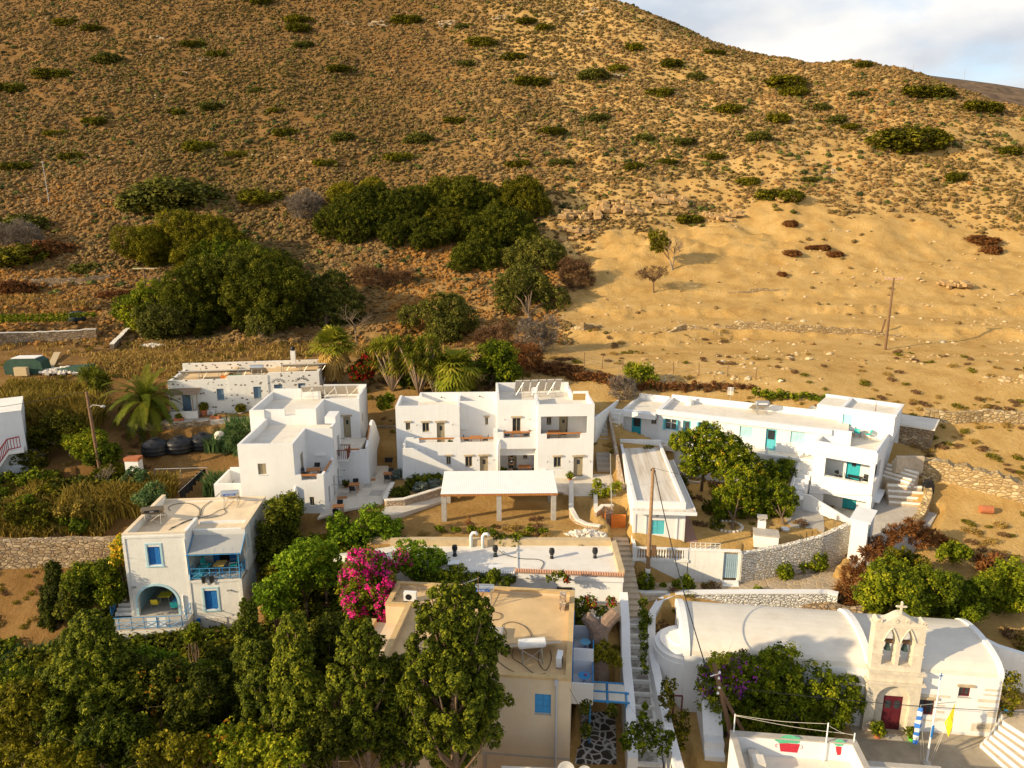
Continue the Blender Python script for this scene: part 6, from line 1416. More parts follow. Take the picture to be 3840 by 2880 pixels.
 m.panel((-3.6,.3),(-.21,.3),6.5,10.3,T,[(lw[0]+3.6,lw[1]+3.6,lw[2],lw[3]),(lw2[0]+3.6,lw2[1]+3.6,lw2[2],lw2[3])]); m.box(-3.8,-3.601,-.6,6,6,10.6); m.box(-3.6,-.36,-.7,.2,9.95,10.5)
 m.box(-3.6,-.36,5.0,5.2,10.3,11.0)
 m.panel((5.5,-1.0),(14.3,-1.0),3.8,7.95,T,[(11.29-5.5-.05,12.55-5.5-.05,6.5,7.7)]); m.box(2.0,14.4,-1.15,-.001,7.951,8.15); m.box(-.2,5.49,-1.0,-.76,3.8,7.95)
 for x in (2.2,5.0,7.6,10.2,13.0): m.box(x,x+.2,-1.12,-.92,8.151,8.75)
 m.build('wall',M['white'],wing)
 m=MB(); m.box(.05,16.95,T,5.39,10.3,10.5); m.box(-3.6,-.36,.55,4.99,10.0,10.31); m.box(2.1,14.3,-.9,-.03,8.152,8.17); m.box(-3.6,2.0,-1.4,.29,7.2,7.65); m.build('roof',M['roofcream'],wing)
 for i,h in enumerate(ws): window(wing,h[0],0,h[2],h[1]-h[0],h[3]-h[2],0,'openshutter' if i<2 else 'shutter','turqw' if i>1 else 'turq',sill='white')
 for h in ds: door(wing,h[0],0,h[2],h[1]-h[0],h[3]-h[2],0,'turq',glassy=True)
 door(wing,lw[0],.3,lw[2],.99,2.13,0,'turqd',glassy=True); window(wing,lw2[0],.3,lw2[2],.53,.75,0,'casement','olivewood')
 window(wing,11.24,-1.0,6.5,1.26,1.2,0,'shutter','turqd')
 m=MB(); [m.tube([(2.3,-1.02,8.3+k*.2),(13.1,-1.02,8.3+k*.2)],.01,4) for k in range(3)]; m.build('terrace_railing',M['steel'],wing)
 m=MB(); n=12
 for k in range(n): m.box(-5.1,-4.0,-4.5+k*.45,-4.5+(k+1)*.45,5.5,7.0+k*.29)
 m.box(-5.35,-5.101,-4.7,6,5,10.6); m.box(-3.99,-3.805,-1.0,1.2,6,10.2); m.build('roof_stairs',M['white2'],wing)
 def l5(x,y,z): w=F5.wld(x,y,z); return (w.x,w.y,w.z)
 def l4(x,y,z): w=F4.wld(x,y,z); return (w.x,w.y,w.z)
 q=F5.fz(z3(1130,255),10.5); water_heater('grey solar water heater on the long wing of the turquoise house',l5(q[0],min(q[1],4.0),10.5),F5.rz+R(24),tank='greymetal2',tl=1.3,brand='CHRONOS',brandcol='whitecloth2',cw=1.8)
 q=F5.fz(z3(1462,285),10.5); dish('grey dish antenna on the long wing roof near the corner block',l5(q[0],q[1],10.5),.42,.45,F5.rz+R(30),'greylt')
 q=F5.fz(z3(648,180),10.5); m=MB(); m.lathe([(.45,0),(.45,.5),(.4,.52),(.05,.52)],seg=18); [m.tube([(x,0,.5),(x,0,.9)],.07,6) for x in (-.2,0,.2)]; o=m.build('chimney',M['white']); o.location=l5(q[0],min(q[1],4.6),10.5); tag(o,'round white chimney with three short pipes on the long wing roof','chimney')
 q=F5.fz(z3(925,195),10.5); e=empty('tv_antenna',l5(q[0],min(q[1],5.0),10.6),F5.rz,'panel aerial on a thin mast at the back of the long wing roof','antenna'); m=MB(); m.tube([(0,0,0),(0,0,1.9)],.02,5); m.build('mast',M['steel'],e); m=MB(); [m.box(-.3,.3,-.02,.0,1.3+k*.12,1.34+k*.12) for k in range(7)]; m.box(-.02,.02,-.03,-.02,1.28,2.1); m.build('aerial',M['whitecloth'],e)
 e=empty('tv_antenna',l4(-1.6,8.0,11.7),0,'short rusty rod on the top roof of the corner block','antenna'); m=MB(); m.tube([(0,0,0),(0,0,.9)],.03,5); m.lathe([(.08,0),(.04,.06)]); m.build('mast',M['wooddk'],e)
 G='chairs on the roof terrace of the corner block'
 for px,py,a,l in ((1620,410,60,'left of the roof terrace by the parapet'),(1785,430,180,'in front of the terrace table'),(1865,430,-70,'right of the terrace table')):
  q=F4.fz(z3(px,py),9.5); c=chair('folding wooden director chair with turquoise canvas, '+l,l4(q[0],min(q[1],5.7),9.51),F4.rz+R(a),G,seat='turqcloth',frame='wood')
 q=F4.fz(z3(1760,400),9.5); chair('white garden chair behind the terrace table by the turquoise door',l4(q[0],min(q[1],5.7),9.51),F4.rz,G,seat='whitecloth',frame='whitecloth')
 q=F4.fz(z3(1810,395),9.9); round_table('small white round table between the director chairs on the roof terrace',l4(q[0],min(q[1],5.7),9.51),.32,'whitecloth')
 q=F4.fz(z3(1780,720),7.2); table('black table on the upper porch of the corner block',l4(-1.6,.8,6.62),F4.rz,1.2,.6,group=None,top='black',leg='black'); chair('black chair at the right of the black porch table',l4(-.75,1.2,6.62),F4.rz,seat='black'); chair('black chair at the left of the black porch table',l4(-2.9,.9,6.62),F4.rz+R(60),seat='black')
M['turql']=plain('pale_turquoise_paint',(.30,.66,.68),.6,.06,3); M['turqw']=plain('weathered_turquoise_paint',(.38,.66,.66),.6,.12,3)
M['greymetal2']=plain('grey_tank_paint',(.30,.31,.33),.4,.06,3,metal=.3); M['whitecloth2']=plain('white_label',(.7,.7,.72),.6); M['greylt']=plain('light_grey_metal',(.42,.41,.39),.5,.06,3)
turquoise_house()
def small_house():
 F=FS; r=empty('small_flat_roof_house',(F.o.x,F.o.y,0),F.rz,'narrow white flat roofed house with one turquoise window behind the balustrade','house')
 W=MB(); T=.25; w=(1.41,2.45,5.27,6.47)
 W.panel((0,0),(4.0,0),3.6,8.0,T,[w]); W.panel((4.0,T),(4.0,14.8),3.6,8.0,T); W.panel((0,14.8),(0,T),2.5,8.0,T); W.panel((4.0,14.8),(0,14.8),3.6,8.35,T)
 W.box(-.15,4.75,-.75,-.001,7.25,7.42); W.box(4.001,4.75,.0,11.5,7.25,7.42); W.box(4.66,4.75,.0,11.5,7.421,7.5); W.box(-.15,4.75,-.75,-.66,7.421,7.5)
 for x0,x1 in ((-.02,.2),(.95,1.05),(3.35,3.45),(3.82,4.02)): W.box(x0,x1,-.06,-.002,4.3,7.249)
 W.build('wall',M['white'],r)
 RF=MB(); RF.box(T,3.75,T,14.5,7.55,7.75)
 RF.box(-.1,4.65,-.655,-.01,7.421,7.44); RF.box(4.01,4.65,.0,11.4,7.421,7.44); RF.build('roof',M['roofstripe'],r)
 window(r,w[0],0,w[2],w[1]-w[0],w[3]-w[2],0,'shutter','turq')
 m=MB(); m.lathe([(.02,0),(.12,.0),(.12,.05),(.02,.05)],seg=12); m.v=[(q[0]+1.85,-.002-q[2],q[1]+6.9) for q in m.v]; m.build('wall_lamp',M['greymetal'],r)
 W=MB();
 W.box(-.1,4.0,-2.0,-.001,1.9,4.2); W.box(-.1,.1,-2.0,-.002,4.201,5.15) ; W.box(-.16,4.06,-2.1,-1.85,4.0,4.22)
 W.build('porch_base',M['white2'],r)
 m=MB(); m.box(.1,3.95,-1.84,-.01,4.201,4.24); m.build('porch_floor',M['pinktile'],r)
 b=MB(); b.box(-.12,4.02,-2.06,-1.88,5.0,5.12); b.box(-.12,.2,-2.05,-1.89,4.221,4.999); b.box(3.72,4.02,-2.05,-1.89,4.221,4.999)
 for k in range(17):
  x=.33+k*.205; b.lathe([(.035,0),(.05,.06),(.03,.12),(.07,.28),(.055,.42),(.03,.58),(.05,.7),(.05,.78)],(x,-1.97,4.221),8)
 b.build('balustrade',M['white'],r)
 c=FS;
 def l(x,y,z): w_=F.wld(x,y,z); return (w_.x,w_.y,w_.z)
 W=MB(); W.box(4.07,6.7,-2.0,-1.75,1.9,4.95); W.box(4.07,7.95,-2.05,-1.7,4.951,5.05); W.box(4.07,6.7,-2.06,-2.001,1.9,2.3); W.box(7.8,8.0,-2.0,-1.75,1.9,4.95)
 o=W.build('garden_wall',M['white2']); o.location=(F.o.x,F.o.y,0); o.rotation_euler=(0,0,F.rz); tag(o,'plastered white garden wall between the balustrade and the slatted gate','wall')
 g=empty('gate',l(6.72,-1.9,2.75),F.rz,'pale blue slatted gate in the white garden wall','gate'); m=MB()
 for k in range(7): m.box(.03+k*.15,.15+k*.15,0,.03,0,2.0)
 m.build('slats',M['paleslate'],g); m=MB(); m.box(.0,1.06,.031,.07,.3,.4); m.box(.0,1.06,.031,.07,1.6,1.7); m.build('crossbars',M['paleslate'],g)
 s=empty('doorstep',l(6.7,-2.05,2.3),F.rz,'three small white steps below the slatted gate','steps'); m=MB(); [m.box(-.05,1.15,-.3*(k+1),-.3*k-.001,-.3,.35-.2*k) for k in range(3)]; m.build('treads',M['white'],s)
 m=MB(); cross_railing(m,(4.2,-1.85,5.05),(6.4,-1.85,5.05),.5,6,.012); o=m.build('garden_railing',M['white']); o.location=(F.o.x,F.o.y,0); o.rotation_euler=(0,0,F.rz); tag(o,'low white metal railing on top of the garden wall','railing')
 curtainwall('garden_wall','whitewashed rubble wall curving from the slatted gate to the gatehouse',[l(7.98,-1.85,0)[:2],(18.6,50.5),(20.7,51.1),(24.2,52.0),(26.9,53.3)],[1.9,1.9,1.9,2.2,2.6],[4.85,4.8,4.9,5.35,5.75],.4,'stonewhite',jag=.05)
 b=empty('barbecue_chimney',(19.9,53.2,4.4),R(-15),'white chimney with a tiled cap over a square grey slab in the walled garden','chimney'); m=MB(); m.box(-.3,.3,-.25,.25,0,1.7); m.build('stack',M['white'],b); m=MB(); m.box(-.38,.38,-.33,.33,1.95,2.05); [m.box(x-.05,x+.05,y-.05,y+.05,1.7,1.95) for x in (-.22,.22) for y in (-.18,.18)]; m.build('cap',M['conc'],b); m=MB(); m.box(-.6,1.2,-1.5,-.26,0,1.0); m.build('oven',M['white'],b); m=MB(); m.box(-.66,1.26,-1.56,-.22,1.001,1.1); m.build('slab',M['conc'],b)
 m=MB(); m.prism([(13.75,52.2),(14.6,52.1),(15.2,58),(14.3,58.6)],4.4,4.67); o=m.build('tiled_path',M['pinktile']); tag(o,None,None,None,'structure')
 m=MB(); m.prism([(23.0,55.0),(25.6,54.6),(26.6,57.2),(24.6,60.5),(23.4,60.0)],4.4,4.67); o=m.build('pebble_path',M['conc']); tag(o,None,None,None,'structure')
 for i,(px,py,rr) in enumerate(((885,1060,1.15),(650,740,.7))):
  w_=WZ(z3(px,py),4.68); m=MB(); n=22
  for k in range(n):
   a=2*math.pi*k/n; m.lathe([(.01,-.05),(.13,0),(.11,.14),(.01,.17)],(math.cos(a)*rr,math.sin(a)*rr*.9,0),6,0,random.uniform(.8,1.3),random.uniform(.7,1.2))
  o=m.build('stone_ring',M['rubble']); o.location=(w_.x,w_.y,4.66); tag(o,['ring of white painted stones round the front citrus tree','ring of stones round the farther citrus tree'][i],'stone ring')
 for px,py,l_,mt in ((1048,962,'turquoise basin on the ground under the citrus trees','bluel'),(1280,1085,'white round basin beside the garden chimney','whitecloth')):
  w_=WZ(z3(px,py),4.7); m=MB(); m.lathe([(.2,0),(.33,.2),(.35,.2),(.28,.04),(.01,.04)],seg=14); o=m.build('basin',M[mt]); o.location=(w_.x,w_.y,4.67); tag(o,l_,'basin')
 m=MB(); m.prism([(0,0),(2.6,.3),(2.2,2.2),(-.3,2.0)],[0,.1,-.25,0],[.04,.14,-.21,.04]); o=m.build('shade_cloth',M['canvascream']); w_=F5.wld(7.6,-3.2,7.2); o.location=w_; o.rotation_euler=(0,0,F5.rz); tag(o,'pale shade cloth stretched beside the long wing above the citrus trees','shade cloth')
M['pinktile']=plain('pink_floor_tiles',(.36,.20,.15),.7,.15,6); M['paleslate']=plain('pale_blue_gate_paint',(.30,.42,.50),.6,.1,3)
def stripe():
 m,nt,bs=newmat('streaked_roof'); tc=nt.nodes.new('ShaderNodeTexCoord'); tc.name='TC'; mp=nt.nodes.new('ShaderNodeMapping'); mp.inputs['Scale'].default_value=(1.0,.06,1); nt.links.new(tc.outputs['Object'],mp.inputs['Vector'])
 n=noise(nt,1.6,6,.65,vec=mp.outputs[0]); c=ramp(nt,n,[(.3,(.40,.32,.24)),(.5,(.60,.54,.46)),(.65,(.70,.66,.60))]); nt.links.new(c,bs.inputs['Base Color']); bs.inputs['Roughness'].default_value=.9; return m
M['roofstripe']=stripe()
small_house()
# STAIRCASE STREET
def stair_street():
 r=empty('stepped_street',(8,44,0),0,'long stepped street climbing between the white houses to the orange gate','steps'); o=Vector((8,44))
 m=MB(); flight(m,Vector((8.55,44.9))-o,Vector((8.65,53.2))-o,1.25,2.5,4.6,15,fill=.9); m.build('treads',M['steps'],r)
 m=MB(); n=12; a=Vector((7.5,34.0)); b=Vector((8.5,44.9))
 for i in range(n):
  p=a.lerp(b,i/n); q=a.lerp(b,(i+1)/n); zt=-.1+2.6*(i+1)/n; w=1.75-.4*i/n
  d=(q-p).normalized(); nr=Vector((-d.y,d.x))*w/2; P=[(p-nr)-o,(q-nr)-o,(q+nr)-o,(p+nr)-o]
  m.prism([v.to_tuple() for v in P],zt-.9,zt,0)
  e=.16; P=[(p-nr)-o-d*.01,(p-nr)-o+d*e,(p+nr)-o+d*e,(p+nr)-o-d*.01]; m.prism([v.to_tuple() for v in P],zt-.21,zt+.012,1)
  for s_ in (-1,1):
   x=nr*(.86*s_); P=[p+x-nr*.14-o,q+x-nr*.14-o,q+x+nr*.14-o,p+x+nr*.14-o]; m.prism([v.to_tuple() for v in P],zt-.3,zt+.01,1)
 m.build('landings',[M['slabstone'],M['white2']],r)
 curtainwall('street_wall','thick limewashed wall on the left side of the stepped street',[(6.55,33.2),(6.9,36.5),(7.1,39.5),(7.5,42.5),(7.75,45.2)],[-1.5,-1,-.5,0,1],[1.2,2.2,2.9,3.6,4.3],.55,'white')
 curtainwall('street_wall','curving white wall on the right side of the stepped street beside the church',[(8.75,31.5),(8.75,34.5),(8.85,37.5),(8.95,40.3),(9.3,42.8),(9.7,44.8),(10.6,46.4),(11.8,47.2)],[-2,-1.5,-1,-.5,0,.5,.8,1],[1.7,2.0,2.3,2.6,2.8,2.95,3.05,3.1],.5,'white')
 curtainwall('church_yard_wall','limewashed rubble retaining wall behind the church roof',[(11.8,47.2),(17,47.3),(22.9,47.3),(23.5,46.9)],[.0]*4,[3.1,3.1,3.1,3.15],.5,'stonewhite2',cap='white')
 curtainwall('rubble_wall','broken unpainted rubble end of the wall behind the church',[(21.0,46.9),(23.0,46.2),(24.6,45.3)],[.5,.5,1.5],[2.2,2.6,3.0],.9,'stone',jag=.15)
 m=MB(); m.prism([(9.4,47.2),(11.2,47.5),(23.4,47.55),(25.7,50.6),(28.4,54.5),(26.8,54.0),(24.5,51.7),(20.8,50.7),(17.4,50.0),(9.4,49.9)],2.0,2.42); o_=m.build('flagstone_path',M['flag']); tag(o_,None,None,None,'structure')
 m=MB(); m.prism([(9.2,48.1),(12.4,48.0),(12.6,48.3),(9.4,48.5)],2.3,2.6); o_=m.build('path_kerb',M['white2']); tag(o_,'rough white kerb at the corner below the wooden pole','kerb')
M['slabstone']=plain('worn_slab_stone',(.26,.23,.19),.95,.25,2.5,.6,12,dirt=(2.0,.42,.62,.8),dirtcol=(.60,.57,.52,1))
stair_street()
# CHURCH
def church():
 F=FC; r=empty('chapel',(F.o.x,F.o.y,0),F.rz,'long white barrel vaulted chapel with a stone double belfry and maroon door','chapel')
 W=MB(); T=.3; d=5.7; e=3.9
 dr=(-6.34,-5.25,.0,2.3); w2=(-4.35,-3.45,1.12,2.2); w3=(-2.28,-1.63,2.54,3.22)
 W.panel((-17.9,0),(0,0),-1,e,T,[(h[0]+17.9,h[1]+17.9,h[2]-.001,h[3]) for h in (w2,w3)]+[(dr[0]+17.9,dr[1]+17.9,-.01,dr[3])])
 def arc(x0,x1,y0,y1,rise,th=0,mb=None,n=16,base=e):
  P=[]
  for k in range(n+1):
   t=math.pi*k/n; P.append(((y0+y1)/2-math.cos(t)*(y1-y0)/2, base+math.sin(t)**.8*rise))
  mb.profile_x(P[::-1] if False else P,x0,x1)
 W.box(-.3,0,T,d,-1,e-.002); W.box(-17.9,-17.6,T,d,-1,e-.002); W.box(-17.6,-.3,d-.3,d,-1,e-.002)
 arc(-.28,.03,.0,d,1.15,mb=W); arc(-18.0,-17.6,-.05,d,1.3,mb=W); arc(-7.55,-7.2,.05,d-.05,1.42,mb=W)
 W.profile_x([(-3.0,-1),(-3.0,.9),(-.35,3.3),(-.001,3.6),(-.001,-1)],-17.0,-15.9)
 for k in range(3): W.box(-17.0,-15.9,-3.0-.5*(k+1),-3.001-.5*k,-1,.8-.5*k)
 W.build('wall',M['white'],r)
 V=MB(); arc(-17.6,-7.551,.02,d-.02,1.1,mb=V); arc(-7.2,-.281,.02,d-.02,1.0,mb=V); V.build('vault',M['vault'],r,smooth=False)
 a=MB(); n=12; P=[]
 for k in range(n+1): t=math.pi/2+math.pi*k/n; P.append((-17.9+math.cos(t)*1.7,2.0+math.sin(t)*1.9))
 a.prism(P,-1,3.2);
 for j,(s_,z0,z1) in enumerate(((.96,3.2,3.5),(.8,3.5,3.75),(.5,3.75,3.9))): a.prism([(-17.9+(x+17.9)*s_,2.0+(y-2.0)*s_) for x,y in P],z0+.001,z1)
 a.build('apse',M['white'],r)
 B=MB(); y0,y1=-.4,-.002
 archpanel(B,-7.45,-4.5,-.2,lambda x:4.0,[(-5.95,.95,-.2,2.2,.95,False)],y0,y1)
 B.box(-7.55,-4.4,-.55,.25,4.001,4.16); B.box(-7.6,-4.35,-.6,.0,3.35,3.46)
 y2,y3=-.38,.28
 archpanel(B,-7.43,-4.68,4.161,lambda x:6.95,[(-6.52,.36,4.5,6.05,.75,True),(-5.58,.36,4.5,6.05,.75,True)],y2,y3)
 B.box(-7.5,-4.61,-.46,.34,6.951,7.07)
 for x in (-7.43,-6.15,-5.21): B.box(x-.04,x+(.6 if x<-7 else .25 if x<-6 else .57),-.43,y2-.001,5.95,6.05); B.box(x-.04,x+(.6 if x<-7 else .25 if x<-6 else .57),-.43,y2-.001,5.15,5.22)
 xs=[-7.43+2.75*k/20 for k in range(21)]
 top=[(x,7.07+.12+.52*math.exp(-((x+6.055)/.62)**2)+.16*math.exp(-((abs(x+6.055)-1.25)/.16)**2)) for x in xs]
 B.profile_y([(-7.43,7.071)]+[(-4.68,7.071)]+top[::-1],y2,y3)
 for s_ in (-1,1):
  for dx,dz,rr in ((.32,.28,.14),(1.18,.24,.15)):
   pr=[];
   for k in range(20): t=k*.5; q=rr*(1-k/24); pr.append((-6.055+s_*(dx+math.cos(t)*q),y2-.03,7.07+dz+math.sin(t)*q))
   B.tube(pr,.035,5)
 for xc in (-6.52,-5.58):
  pr=[]
  for k in range(17):
   x=-.42+.84*k/16; t=min(1,abs(x)/.42); pr.append((xc+x,y2-.03,6.05+.86*(1-t**1.35)))
  B.tube(pr,.05,5)
 B.build('belfry',M['marble'],r)
 c=MB(); c.box(-6.1,-6.0,-.1,.0,7.68,8.35); c.box(-6.28,-5.82,-.1,.0,8.05,8.15); [c.lathe([(.01,-.07),(.08,0),(.01,.07)],p,8) for p in ((-6.3,-.05,8.1),(-5.8,-.05,8.1),(-6.05,-.05,8.37))]; c.build('cross',M['marble'],r)
 for xc in (-6.52,-5.58):
  b=MB(); b.lathe([(.20,0),(.17,.06),(.13,.2),(.11,.33),(.06,.4),(.01,.42)],(xc,-.05,5.35),12); b.sm=True; b.build('bell',M['bronze'],r)
  b=MB(); b.box(xc-.25,xc+.25,-.14,.04,5.77,5.97); b.build('bell_yoke',M['wooddk'],r)
 m=MB(); m.box(dr[0],dr[1],-.02,.08,0,dr[3]); [m.box(x,x+.38,-.045,-.021,z,z+h) for x in (dr[0]+.1,dr[0]+.6) for z,h in ((.15,1.1),)]; dd=m.build('door',M['maroon'],r)
 m=MB(); [m.box(x,x+.3,-.05,-.021,1.45,1.95) for x in (dr[0]+.14,dr[0]+.64)]; m.build('pane',M['glass'],dd)
 m=MB(); m.box(dr[0]-.4,dr[0]-.001,-.08,-.003,-.1,2.9); m.box(dr[1]+.001,dr[1]+.25,-.08,-.003,-.1,2.9); m.box(dr[0],dr[1],-.08,-.003,2.3,2.9); m.build('door_surround',M['marble'],r)
 window(r,w2[0],0,w2[2],.9,1.08,0,'casement','maroon',lintel='rock'); window(r,w3[0],0,w3[2],.65,.68,0,'casement','maroon',lintel='rock',sill='conc')
 q=MB()
 for (x0,z0,x1,z1) in ((-.9,3.05,-.02,3.2),(-.95,2.75,-.02,2.85),(-1.2,2.3,-.02,2.5),(-1.1,1.9,-.02,2.0),(-.55,1.35,-.02,1.75),(-1.3,.35,-.3,.85),(-1.0,.5,-.02,.95),(-3.3,1.35,-2.9,1.5),(-3.35,.85,-2.8,1.0),(-4.3,.75,-3.2,.85),(-3.4,1.8,-2.9,1.9),(-4.5,2.4,-2.7,2.55)):
  q.box(x0,x1,-.02,-.001,z0,z1)
 q.build('bare_quoins',M['marble'],r)['kind']='stuff'
 def l(x,y,z): w=F.wld(x,y,z); return (w.x,w.y,w.z)
 pot_plant('round green bush in a terracotta pot left of the chapel door',l(-6.75,-.85,0),.25,.34,.38,'green','terracotta'); pot_plant('round green bush in a bright green pot right of the chapel door',l(-4.85,-.85,0),.24,.3,.32,'green','limepot')
 m=MB(); m.box(-.45,.45,-.28,.28,0,.025); o=m.build('doormat',M['conc']); o.location=l(-5.8,-.75,.02); o.rotation_euler=(0,0,F.rz); tag(o,'grey doormat in front of the chapel door','doormat')
 m=MB(); m.prism([(19.5,29.5),(31,28.5),(30,34.5),(28.4,36.1),(20.2,37.2)],-.5,.015); o=m.build('chapel_court',M['courtconc']); tag(o,None,None,None,'structure')
 b=WZ(z6(1685,1095),.05); fp=empty('flagpole',(b.x,b.y,0),0,'white flagpole with crossbar in the chapel court','flagpole')
 m=MB(); m.tube([(0,0,0),(.1,.05,5.3)],[.06,.035],8); m.build('pole',M['white'],fp); m=MB(); m.lathe([(.25,0),(.25,.12),(.1,.2),(.02,.2)],seg=10); m.build('base',M['conc'],fp)
 m=MB(); m.tube([(-.8,.05,3.75),(1.15,.05,3.95)],.018,5); m.build('crossbar',M['greymetal'],fp); m=MB(); m.box(.085,.115,.03,.06,5.3,5.75); m.box(.0,.2,.03,.06,5.55,5.6); m.build('cross',M['blue'],fp)
 m=MB(); m.tube([(.05,.0,1.75),(.065,.0,2.5)],.065,8); m.build('blue_band',M['blue'],fp)
 for x0,x1 in ((-.75,-.3),(1.1,.3),(-.78,-.1),(1.1,.15)): m=MB(); m.tube([(x0,.05,3.75),(x1,0,.1)],.008,4); m.build('halyard',M['canvascream'],fp)
 f=MB(); n=9; H_=2.3
 for k in range(n):   # hanging folded flag, nine stripes
  z=3.65-k*H_/n; z2_=3.65-(k+1)*H_/n; wv=lambda t:.12+.5*math.sin(min(1,(t+.25))*2.2)*.7; t0=k/n; t1=(k+1)/n
  xs0=[-.05,.08,.16,.28]; f.add([(-.72-wv(t0)*.55,.0+.06*math.sin(k*2),z),(-.72,-.08,z),(-.72+wv(t0)*.35,.05,z),(-.72+wv(t1)*.35,.05,z2_),(-.72,-.08,z2_),(-.72-wv(t1)*.55,.06*math.sin((k+1)*2),z2_)],[(0,5,4,1),(1,4,3,2)],k%2)
 o=f.build('flag',[M['bluecloth2'],M['whitecloth']]); o.location=(b.x,b.y,0); tag(o,'blue and white striped flag hanging limp from the left of the crossbar','flag')
 f=MB(); f.add([(1.1,.05,3.9),(.88,.02,3.2),(.72,.1,2.6),(.98,-.02,1.75),(1.2,.1,2.1),(1.1,.0,2.9),(1.05,-.1,2.6)],[(0,1,5),(1,2,6,5),(2,3,6),(3,4,6),(4,5,6)]); o=f.build('flag',M['yellowcloth']); o.location=(b.x,b.y,0); tag(o,'yellow flag with a faint dark emblem hanging from the right of the crossbar','flag')
 s=empty('chapel_steps',(28.5,34,0),0,'broad white edged steps climbing at the right corner of the chapel','steps'); o_=Vector((28.5,34))
 def stp(P,z,n):
  pts=[(Vector(p)-o_).to_tuple() for p in P]; cx=sum(p[0] for p in pts)/len(pts); cy_=sum(p[1] for p in pts)/len(pts)
  m=MB(); m.prism(pts,z-1.2,z); m.build('riser',M['white'],s); m=MB(); m.prism([(cx+(p[0]-cx)*.97,cy_+(p[1]-cy_)*.96) for p in pts],z+.001,z+.012); m.build('tread',M['steps'],s)
 base=[(26.9,35.3),(27.2,32.4),(31.5,32.2),(31.5,36.4),(28.3,36.4)]
 for k in range(6):
  f_=k/6; P=[(26.9+1.6*f_,35.4+.4*f_),(27.5+2.2*f_,32.0+1.5*f_),(32.5,31.6+1.6*f_),(32.5,37),(28.4+.3*f_,36.6)]; stp(P,.22+.25*k,k)
 cw=[WZ(z6(*p),3.2) for p in ((1985,440),(2040,520),(2165,580))]
 curtainwall('yard_wall','curved white wall joining the chapel end to the house on the right',[(28.9,40.5),(30.2,39.6),(32.3,38.9)],1,[4.2,3.8,3.4],.4,'white')
 h=empty('white_house',(32.5,34,0),R(-7),'corner of a white house at the right edge beside the chapel steps','house'); m=MB(); m.box(-.6,5,.0,4,-2,3.9); m.build('wall',M['white'],h); m=MB(); m.box(-.65,5.05,-.05,4.05,3.901,4.0); m.build('roof',M['roofcream'],h)
 shrub('garden_shrub','thin yellow green shrub growing between the chapel end and the white house','shrub',[(2180,1478,16),(2186,1505,16),(2176,1530,12),(2190,1465,12)],36.3,'yellowgreen',leaf=.1,cov=.9,clump=.2)
 w=WZ(z6(2105,815),1.6); m=MB(); m.lathe([(.12,0),(.2,.1),(.16,.2),(.01,.22)],seg=10,sx=1.3); o=m.build('bag',M['bluel']); o.location=(w.x,w.y,1.62); tag(o,'crumpled turquoise bag on the top landing of the chapel steps','bag')
M['vault']=plain('vault_screed',(.66,.61,.53),.9,.07,.8,.3,14,dirt=(.5,.55,.75,.35),dirtcol=(.50,.36,.22,1)); M['limepot']=plain('lime_green_pot',(.10,.55,.05),.5,.08,3); M['courtconc']=plain('court_concrete',(.36,.30,.22),.95,.18,1.2,.4,10,dirt=(.6,.45,.7,.6),dirtcol=(.22,.18,.12,1)); M['bluecloth2']=plain('flag_blue_cloth',(.05,.20,.62),.8,.06,4)
church()
